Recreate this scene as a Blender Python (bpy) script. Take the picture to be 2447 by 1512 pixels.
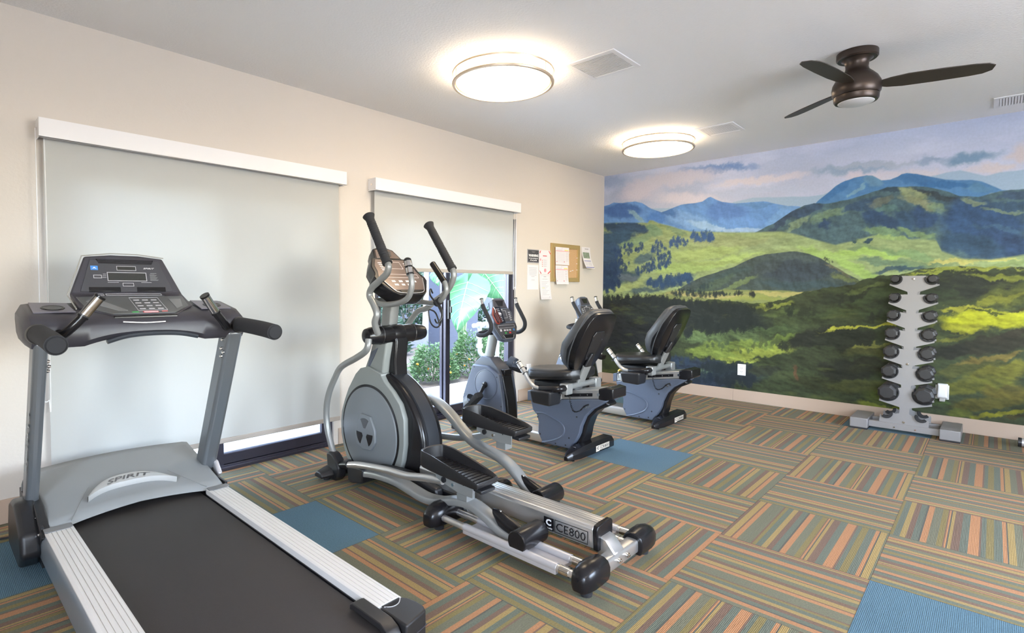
import bpy, bmesh, math, random
import numpy as np
from mathutils import Vector, Matrix

for o in list(bpy.data.objects):
    bpy.data.objects.remove(o, do_unlink=True)
SC = bpy.context.scene
COL = SC.collection
PI = math.pi
LAMP_E = 8.6
H = 2.687            # ceiling height; world: X along the window wall, Y out through it, Z up; the far corner is the origin

# ------------------------------------------------------------------ camera
cam = bpy.data.cameras.new('camera')
cam.sensor_fit = 'HORIZONTAL'; cam.sensor_width = 36.0; cam.lens = 19.0026
cam.shift_x = 0.04659; cam.shift_y = -0.0087
cam.clip_start = 0.05; cam.clip_end = 200
camo = bpy.data.objects.new('camera', cam); COL.objects.link(camo)
Rv = Vector((0.6996344698, -0.7144919411, 0.0035881466))
Uv = Vector((0.0250394153, 0.0295369232, 0.9992500177))
Fv = Vector((0.7140620676, 0.6990199113, -0.0385555101))
camo.matrix_world = Matrix(((Rv.x, Uv.x, -Fv.x, -6.344378), (Rv.y, Uv.y, -Fv.y, -3.664153), (Rv.z, Uv.z, -Fv.z, 1.245948), (0, 0, 0, 1)))
SC.camera = camo

# ------------------------------------------------------------------ view, world, sun
SC.view_settings.view_transform = 'Standard'
SC.view_settings.look = 'None'
SC.view_settings.gamma = 1.0
SC.view_settings.use_curve_mapping = False
SC.view_settings.exposure = EXPOSURE = 0.9
SC.cycles.max_bounces = 10
SC.cycles.diffuse_bounces = 6
SC.cycles.transparent_max_bounces = 16
SC.cycles.sample_clamp_indirect = 6.0
SC.cycles.use_denoising = True

wd = bpy.data.worlds.new('sky'); SC.world = wd; wd.use_nodes = True
wn = wd.node_tree.nodes; wl = wd.node_tree.links; wn.clear()
sky = wn.new('ShaderNodeTexSky'); sky.sky_type = 'NISHITA'; sky.sun_disc = False
sky.sun_elevation = math.radians(58); sky.sun_rotation = math.radians(200)
bg = wn.new('ShaderNodeBackground'); bg.inputs['Strength'].default_value = 2.9
wo = wn.new('ShaderNodeOutputWorld')
hs = wn.new('ShaderNodeHueSaturation'); hs.inputs['Saturation'].default_value = 0.68   # thin bright overcast
wl.new(sky.outputs[0], hs.inputs['Color']); wl.new(hs.outputs[0], bg.inputs['Color']); wl.new(bg.outputs[0], wo.inputs['Surface'])

sl = bpy.data.lights.new('sun', 'SUN'); sl.energy = 5.0; sl.angle = math.radians(1.0); sl.color = (1.0, 0.96, 0.9)
so = bpy.data.objects.new('sun', sl); COL.objects.link(so)
so.rotation_euler = Vector((-0.42, -0.16, 0.89)).to_track_quat('Z', 'Y').to_euler()
so.location = (-5, -2, 8)

# sampling portals in the two door openings (they add no light of their own)
for (px_, pz_, sx_, sz_) in ((-4.93, 0.99, 1.74, 1.95), (-2.76, 0.99, 1.9, 1.95)):
    al = bpy.data.lights.new('sky_portal', 'AREA'); al.shape = 'RECTANGLE'; al.size = sx_; al.size_y = sz_
    al.cycles.is_portal = True
    ao = bpy.data.objects.new('sky_portal', al); COL.objects.link(ao)
    ao.location = (px_, 0.2, pz_); ao.rotation_euler = (math.radians(-90), 0, 0)

for (loc_, rot_, w_, h_) in (((-8.47, -4.9, 1.5), (0, math.radians(-90), 0), 1.6, 2.0),
                             ((-3.4, -6.67, 1.5), (math.radians(90), 0, 0), 2.4, 1.6)):
    al = bpy.data.lights.new('sky_portal', 'AREA'); al.shape = 'RECTANGLE'; al.size = w_; al.size_y = h_
    al.cycles.is_portal = True
    ao = bpy.data.objects.new('sky_portal', al); COL.objects.link(ao); ao.location = loc_; ao.rotation_euler = rot_

# ------------------------------------------------------------------ materials
def srgb(r, g, b):
    f = lambda c: ((c/255)/12.92) if c/255 <= 0.04045 else (((c/255)+0.055)/1.055)**2.4
    return (f(r), f(g), f(b), 1.0)

MATS = {}
def mat(name, color, rough=0.5, metal=0.0, bump=0.0, bscale=200.0, var=0.0, vscale=8.0, spec=0.5, coat=0.0, emit=None, estr=0.0, aniso=0.0):
    if name in MATS: return MATS[name]
    m = bpy.data.materials.new(name); m.use_nodes = True
    nt = m.node_tree; N = nt.nodes; L = nt.links
    p = N['Principled BSDF']
    c = color if len(color) == 4 else (*color, 1.0)
    p.inputs['Base Color'].default_value = c
    p.inputs['Roughness'].default_value = rough
    p.inputs['Metallic'].default_value = metal
    p.inputs['Specular IOR Level'].default_value = spec
    p.inputs['Coat Weight'].default_value = coat
    tc = N.new('ShaderNodeTexCoord')
    if var > 0:
        n = N.new('ShaderNodeTexNoise'); n.inputs['Scale'].default_value = vscale; n.inputs['Detail'].default_value = 4
        L.new(tc.outputs['Object'], n.inputs['Vector'])
        r = N.new('ShaderNodeMapRange'); r.inputs['To Min'].default_value = 1-var; r.inputs['To Max'].default_value = 1+var
        L.new(n.outputs['Fac'], r.inputs['Value'])
        mx = N.new('ShaderNodeMix'); mx.data_type = 'RGBA'; mx.blend_type = 'MULTIPLY'; mx.inputs['Factor'].default_value = 1
        mx.inputs['A'].default_value = c
        L.new(r.outputs[0], mx.inputs['B']); L.new(mx.outputs['Result'], p.inputs['Base Color'])
    if bump > 0:
        n2 = N.new('ShaderNodeTexNoise'); n2.inputs['Scale'].default_value = bscale; n2.inputs['Detail'].default_value = 3
        L.new(tc.outputs['Object'], n2.inputs['Vector'])
        b = N.new('ShaderNodeBump'); b.inputs['Strength'].default_value = bump; b.inputs['Distance'].default_value = 0.002
        L.new(n2.outputs['Fac'], b.inputs['Height']); L.new(b.outputs[0], p.inputs['Normal'])
    if emit:
        p.inputs['Emission Color'].default_value = emit if len(emit) == 4 else (*emit, 1.0)
        p.inputs['Emission Strength'].default_value = estr
    MATS[name] = m
    return m

M_black = mat('black_plastic', (0.014, 0.014, 0.016), 0.36, bump=0.15, bscale=900)
M_blackg = mat('glossy_black_plastic', (0.009, 0.0085, 0.01), 0.26, spec=0.4)
M_satin = mat('satin_black_plastic', (0.016, 0.015, 0.016), 0.4, bump=0.1, bscale=900)
M_rubber = mat('black_rubber', (0.018, 0.018, 0.02), 0.75, bump=0.3, bscale=500)
M_foam = mat('dark_foam_grip', (0.016, 0.0165, 0.02), 0.8, bump=0.35, bscale=900)
M_belt = mat('running_belt_rubber', (0.026, 0.022, 0.021), 0.55, bump=0.5, bscale=700, var=0.25, vscale=2.5)
M_hood = mat('dark_grey_plastic', (0.25, 0.262, 0.265), 0.42, bump=0.15, bscale=800)
M_shell = mat('slate_grey_plastic', (0.08, 0.096, 0.133), 0.38, bump=0.12, bscale=800)
M_disc = mat('charcoal_plastic', (0.18, 0.195, 0.21), 0.34, bump=0.08, bscale=800)
M_shellg = mat('grey_green_plastic', (0.23, 0.245, 0.235), 0.4, bump=0.1, bscale=800)
M_greyp = mat('painted_grey_metal', (0.27, 0.275, 0.27), 0.33, 0.35, bump=0.05, bscale=900)
M_steelp = mat('upright_grey_metal', (0.19, 0.205, 0.225), 0.3, 0.55)
M_alu = mat('brushed_aluminium', (0.66, 0.65, 0.64), 0.3, 0.85)
M_rail = mat('pale_ribbed_aluminium', (0.76, 0.74, 0.72), 0.42, 0.25)
M_railside = mat('blue_grey_beam_paint', (0.24, 0.27, 0.3), 0.33, 0.5)
M_chrome = mat('chrome', (0.75, 0.74, 0.73), 0.12, 1.0)
M_white = mat('white_metal', (0.78, 0.78, 0.8), 0.4)
M_whitep = mat('white_plastic', (0.75, 0.74, 0.74), 0.35)
M_panel = mat('console_panel_plastic', (0.05, 0.05, 0.058), 0.38)
M_panelb = mat('console_body_plastic', (0.04, 0.038, 0.048), 0.4, bump=0.1, bscale=900)
M_panelg = mat('console_keypad_grey', (0.1, 0.105, 0.108), 0.4)
M_line = mat('printed_light_line', (0.5, 0.49, 0.52), 0.5)
M_linew = mat('printed_white', (0.8, 0.8, 0.82), 0.5)
M_key = mat('key_grey', (0.2, 0.205, 0.21), 0.45)
M_red = mat('red_key', srgb(190, 50, 60), 0.4)
M_green = mat('green_key', srgb(60, 150, 80), 0.4)
M_blue = mat('blue_sticker', srgb(70, 130, 200), 0.4)
M_lcd = mat('dark_display', (0.035, 0.036, 0.034), 0.25)
M_vinyl = mat('black_vinyl_upholstery', (0.013, 0.013, 0.014), 0.34, bump=0.2, bscale=500)
M_vinylg = mat('grey_vinyl_upholstery', (0.06, 0.063, 0.07), 0.42, bump=0.2, bscale=500)
M_label = mat('silver_label', srgb(205, 195, 180), 0.4)
M_frame = mat('dark_bronze_frame', (0.07, 0.068, 0.095), 0.28, 0.6)
M_silver = mat('satin_silver', (0.55, 0.54, 0.56), 0.35, 0.5)

# ------------------------------------------------------------------ mesh builder
ORG = [Vector((0, 0, 0))]
class MB:
    def __init__(s): s.bm = bmesh.new()
    def face(s, vs):
        try: return s.bm.faces.new(vs)
        except ValueError: return None
    def box(s, lo, hi, rot=None, piv=None):
        vs = []
        for x in (lo[0], hi[0]):
            for y in (lo[1], hi[1]):
                for z in (lo[2], hi[2]):
                    v = Vector((x, y, z))
                    if rot is not None:
                        pv = Vector(piv) if piv is not None else (Vector(lo)+Vector(hi))/2
                        v = pv + rot @ (v-pv)
                    vs.append(s.bm.verts.new(v))
        for f in ((0, 1, 3, 2), (4, 6, 7, 5), (0, 4, 5, 1), (2, 3, 7, 6), (0, 2, 6, 4), (1, 5, 7, 3)):
            s.face([vs[i] for i in f])
        return s
    def cbox(s, c, d, rot=None):
        return s.box([c[i]-d[i]/2 for i in range(3)], [c[i]+d[i]/2 for i in range(3)], rot)
    def prism(s, prof, axis, a, b):
        f = {'x': lambda t, p: (t, p[0], p[1]), 'y': lambda t, p: (p[0], t, p[1]), 'z': lambda t, p: (p[0], p[1], t)}[axis]
        A = [s.bm.verts.new(f(a, p)) for p in prof]; B = [s.bm.verts.new(f(b, p)) for p in prof]
        n = len(prof)
        s.face(A); s.face(list(reversed(B)))
        for i in range(n): s.face([A[i], B[i], B[(i+1) % n], A[(i+1) % n]])
        return s
    def prism3(s, pts, vec):      # a flat polygon given as 3D points pushed along vec
        A = [s.bm.verts.new(p) for p in pts]; B = [s.bm.verts.new(Vector(p)+Vector(vec)) for p in pts]
        n = len(pts); s.face(A); s.face(list(reversed(B)))
        for i in range(n): s.face([A[i], B[i], B[(i+1) % n], A[(i+1) % n]])
        return s
    def loft(s, rings, cap=True, closed=False):
        R = [[s.bm.verts.new(p) for p in r] for r in rings]
        n = len(R[0]); m = len(R)
        for k in range(m if closed else m-1):
            a = R[k]; b = R[(k+1) % m]
            for i in range(n): s.face([a[i], a[(i+1) % n], b[(i+1) % n], b[i]])
        if cap and not closed: s.face(list(reversed(R[0]))); s.face(R[-1])
        return s
    def sheet(s, rows, thick=None):
        R = [[s.bm.verts.new(p) for p in r] for r in rows]
        for k in range(len(R)-1):
            for i in range(len(R[0])-1): s.face([R[k][i], R[k][i+1], R[k+1][i+1], R[k+1][i]])
        return s
    def tube(s, pts, r, seg=14, smooth=6, closed=False, cap=True, flat=None, up=None):
        P = [Vector(p) for p in pts]
        if smooth and len(P) > 2: P, r = catmull(P, r, smooth, closed)
        n = len(P)
        rr = r if isinstance(r, (list, tuple)) else [r]*n
        T = []
        for i in range(n):
            a = P[i-1] if (i > 0 or closed) else P[i]; b = P[(i+1) % n] if (i < n-1 or closed) else P[i]
            T.append((b-a).normalized())
        u = Vector(up) if up else (Vector((0, 0, 1)) if abs(T[0].z) < 0.9 else Vector((1, 0, 0)))
        rings = []
        N_ = (u - T[0]*u.dot(T[0])).normalized()
        for i in range(n):
            if i: N_ = (N_ - T[i]*N_.dot(T[i])).normalized()
            if up:
                q = u - T[i]*u.dot(T[i])
                if q.length > 1e-4: N_ = q.normalized()
            B_ = T[i].cross(N_)
            ring = []
            for k in range(seg):
                a = 2*PI*k/seg
                ca, sa = math.cos(a), math.sin(a)
                if flat:   # rounded rectangle cross-section flat=(width along B, height along N)
                    e = 0.45
                    ca = math.copysign(abs(ca)**e, ca); sa = math.copysign(abs(sa)**e, sa)
                    ring.append(P[i] + N_*(ca*flat[1]/2) + B_*(sa*flat[0]/2))
                else: ring.append(P[i] + N_*(ca*rr[i]) + B_*(sa*rr[i]))
            rings.append(ring)
        return s.loft(rings, cap, closed)
    def cyl(s, a, b, r, r2=None, seg=20):
        a = Vector(a); b = Vector(b); t = (b-a).normalized()
        u = Vector((0, 0, 1)) if abs(t.z) < 0.9 else Vector((1, 0, 0))
        n = (u-t*u.dot(t)).normalized(); w = t.cross(n); r2 = r if r2 is None else r2
        return s.loft([[p + (n*math.cos(2*PI*k/seg)+w*math.sin(2*PI*k/seg))*q for k in range(seg)] for p, q in ((a, r), (b, r2))])
    def lathe(s, prof, c, ax=(0, 0, 1), seg=32):
        t = Vector(ax).normalized(); c = Vector(c)
        u = Vector((0, 0, 1)) if abs(t.z) < 0.9 else Vector((1, 0, 0))
        n = (u-t*u.dot(t)).normalized(); w = t.cross(n)
        return s.loft([[c + t*h + (n*math.cos(2*PI*k/seg)+w*math.sin(2*PI*k/seg))*max(r, 1e-4) for k in range(seg)] for r, h in prof])
    def build(s, name, m, parent=None, bevel=0.0, smooth=True, seg=2, subsurf=0, ang=35):
        bmesh.ops.remove_doubles(s.bm, verts=s.bm.verts, dist=1e-6)
        bmesh.ops.recalc_face_normals(s.bm, faces=s.bm.faces)
        for v in s.bm.verts: v.co -= ORG[0]
        me = bpy.data.meshes.new(name); s.bm.to_mesh(me); s.bm.free()
        o = bpy.data.objects.new(name, me); COL.objects.link(o)
        if isinstance(m, (list, tuple)):
            for q in m: me.materials.append(q)
        elif m: me.materials.append(m)
        if smooth: shade(me, ang)
        if bevel > 0:
            b = o.modifiers.new('bevel', 'BEVEL'); b.width = bevel; b.segments = seg; b.limit_method = 'ANGLE'; b.angle_limit = math.radians(30); b.harden_normals = False
        if subsurf:
            q = o.modifiers.new('sub', 'SUBSURF'); q.levels = subsurf; q.render_levels = subsurf
        if parent is not None: o.parent = parent
        return o

def shade(me, ang=35):
    for p in me.polygons: p.use_smooth = True
    bm = bmesh.new(); bm.from_mesh(me)
    lim = math.radians(ang)
    for e in bm.edges:
        if len(e.link_faces) == 2:
            e.smooth = e.calc_face_angle(0) < lim
        else: e.smooth = False
    bm.to_mesh(me); bm.free()

def catmull(P, r, n, closed=False):
    out = []; ro = []
    m = len(P); R = r if isinstance(r, (list, tuple)) else [r]*m
    for i in range(m if closed else m-1):
        p0 = P[i-1] if (i > 0 or closed) else P[0]; p1 = P[i]; p2 = P[(i+1) % m]; p3 = P[(i+2) % m] if (i+2 < m or closed) else P[-1]
        for k in range(n):
            t = k/n; t2 = t*t; t3 = t2*t
            out.append(0.5*((2*p1)+(p2-p0)*t+(2*p0-5*p1+4*p2-p3)*t2+(3*p1-p0-3*p2+p3)*t3))
            ro.append(R[i]*(1-t)+R[(i+1) % m]*t)
    if not closed: out.append(P[-1]); ro.append(R[-1])
    return out, ro

def tag(o, label=None, cat=None, group=None, kind=None):
    if label: o['label'] = label
    if cat: o['category'] = cat
    if group: o['group'] = group
    if kind: o['kind'] = kind
    return o
def thing(name, loc, label, cat, group=None):
    o = bpy.data.objects.new(name, None); COL.objects.link(o); o.location = loc
    o.empty_display_size = 0.1
    ORG[0] = Vector(loc)
    return tag(o, label, cat, group)
def world(): ORG[0] = Vector((0, 0, 0))
def struct(o): o['kind'] = 'structure'; return o
def copy_tree(o, parent=None):
    c = o.copy(); COL.objects.link(c); c.parent = parent
    for ch in list(o.children): copy_tree(ch, c)
    return c

def text(s, name, m, parent, org, u, v, size, depth=0.0008, width=None, height=None, shear=0.0, bold=0.0, align='CENTER'):
    """flat lettering at org, reading along u with v up; org and directions in world space"""
    cu = bpy.data.curves.new(name, 'FONT'); cu.body = s; cu.size = size; cu.extrude = depth/2; cu.align_x = align; cu.align_y = 'CENTER'
    cu.shear = shear; cu.offset = bold; cu.resolution_u = 2
    to = bpy.data.objects.new(name+'_tmp', cu); COL.objects.link(to)
    dg = bpy.context.evaluated_depsgraph_get(); dg.update()
    me = bpy.data.meshes.new_from_object(to.evaluated_get(dg))
    bpy.data.objects.remove(to, do_unlink=True)
    xs = [q.co.x for q in me.vertices] or [0, 1]; ys = [q.co.y for q in me.vertices] or [0, 1]
    w0 = max(xs)-min(xs); h0 = max(ys)-min(ys); cx = (max(xs)+min(xs))/2; cy = (max(ys)+min(ys))/2
    fx = (width/w0) if width else 1.0; fy = (height/h0) if height else (fx if width else 1.0)
    u = Vector(u).normalized(); v = Vector(v).normalized(); n = u.cross(v); org = Vector(org)
    for q in me.vertices:
        q.co = org + u*((q.co.x-(cx if align == 'CENTER' else 0))*fx) + v*((q.co.y-cy)*fy) + n*q.co.z - ORG[0]
    me.name = name; me.materials.clear(); me.materials.append(m)
    o = bpy.data.objects.new(name, me); COL.objects.link(o); o.parent = parent
    return o

class Plane:
    """a drawing plane on a panel: origin, u, v, lift along the outward normal"""
    def __init__(s, o, u, v): s.o = Vector(o); s.u = Vector(u).normalized(); s.v = Vector(v).normalized(); s.n = s.u.cross(s.v)
    def p(s, a, b, h=0.0): return s.o + s.u*a + s.v*b + s.n*h
    def quad(s, mb, a0, b0, a1, b1, h=0.001, t=0.002, skew=0.0):
        k = skew
        mb.prism3([s.p(a0, b0, h-t), s.p(a1, b0, h-t), s.p(a1-k, b1, h-t), s.p(a0+k, b1, h-t)], s.n*t); return mb
    def poly(s, mb, pts, h=0.001, t=0.002):
        mb.prism3([s.p(a, b, h-t) for a, b in pts], s.n*t); return mb
    def outline(s, mb, a0, b0, a1, b1, w=0.002, h=0.0012, t=0.002):
        for q in ((a0, b0, a1, b0+w), (a0, b1-w, a1, b1), (a0, b0, a0+w, b1), (a1-w, b0, a1, b1)): s.quad(mb, *q, h, t)
        return mb
# the printed landscape on the end wall, given in metres along the wall and up from the floor
RIDGES = {
  'pale': [(-0.003,2.259),(1.516,2.143),(1.591,2.185),(1.793,2.212),(2.056,2.189),(2.302,2.168),(2.427,2.168),(2.531,2.224),(2.678,2.209),(3.272,2.239),(3.332,2.254),(3.426,2.266),(3.507,2.229),(3.587,2.195),(3.673,2.213),(3.811,2.209)],
  'blue': [(-0.057,2.293),(0.075,2.311),(0.14,2.334),(0.255,2.315),(0.429,2.317),(0.526,2.287),(0.646,2.208),(0.773,2.151),(0.896,2.183),(1.005,2.215),(1.153,2.221),(1.256,2.231),(1.316,2.266),(1.346,2.273),(1.397,2.242),(1.476,2.197),(1.61,2.169),(1.794,2.164),(1.884,2.164),(1.989,2.133),(2.125,2.087),(2.224,2.076),(2.321,2.026),(2.387,1.901),(3.823,1.786)],
  'blue2': [(-0.051,1.858),(2.232,1.729),(2.29,2.01),(2.382,2.11),(2.457,2.174),(2.531,2.245),(2.604,2.28),(2.676,2.305),(2.775,2.314),(2.817,2.303),(2.886,2.254),(2.954,2.25),(3.006,2.268),(3.032,2.289),(3.07,2.295),(3.147,2.273),(3.248,2.226),(3.334,2.194),(3.451,2.178),(3.509,2.17),(3.566,2.152),(3.622,2.114),(3.689,2.065),(3.816,2.038)],
  'big': [(-0.047,1.619),(1.713,1.719),(1.82,1.84),(1.89,1.874),(1.993,1.923),(2.094,1.991),(2.192,2.047),(2.272,2.085),(2.351,2.095),(2.444,2.077),(2.609,2.095),(2.751,2.131),(2.862,2.161),(2.929,2.186),(3.022,2.174),(3.112,2.171),(3.188,2.154),(3.276,2.119),(3.361,2.084),(3.432,2.045),(3.547,2.024),(3.624,2.046),(3.678,2.057),(3.742,2.059),(3.815,2.05)],
  'meadow': [(-0.054,2.083),(0.183,2.074),(0.434,2.054),(0.602,2.04),(0.625,2.07),(0.672,2.061),(0.742,2.023),(0.855,1.99),(0.988,1.939),(1.118,1.898),(1.243,1.889),(1.364,1.881),(1.522,1.86),(1.82,1.84),(2.064,1.833),(2.231,1.784),(2.391,1.719),(2.545,1.666),(2.691,1.702),(2.832,1.737),(2.969,1.687),(3.163,1.692),(3.288,1.668),(3.327,1.57),(3.471,1.501),(3.64,1.488),(3.831,1.519)],
  'mound': [(-0.038,0.994),(0.871,1.151),(1.023,1.239),(1.171,1.325),(1.253,1.366),(1.414,1.416),(1.606,1.473),(1.717,1.53),(1.843,1.585),(1.983,1.609),(2.119,1.618),(2.218,1.62),(2.316,1.595),(2.427,1.536),(2.535,1.461),(2.626,1.397),(2.729,1.334),(2.774,1.282),(2.846,1.178),(3.844,1.102)],
  'strip': [(-0.039,1.066),(0.449,1.145),(0.734,1.171),(0.958,1.213),(1.257,1.198),(1.535,1.225),(1.779,1.219),(2.078,1.221),(2.245,1.204),(2.556,1.232),(3.842,1.162)],
  'fore': [(-0.039,1.078),(0.147,1.075),(0.325,1.109),(0.688,1.122),(0.96,1.109),(1.176,1.081),(1.42,1.113),(1.652,1.091),(1.908,1.078),(2.08,1.12),(2.245,1.189),(2.403,1.231),(2.556,1.26),(2.702,1.282),(2.772,1.325),(2.91,1.367),(3.044,1.365),(3.108,1.394),(3.209,1.42),(3.27,1.435),(3.355,1.441),(3.834,1.422)],
}
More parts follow.
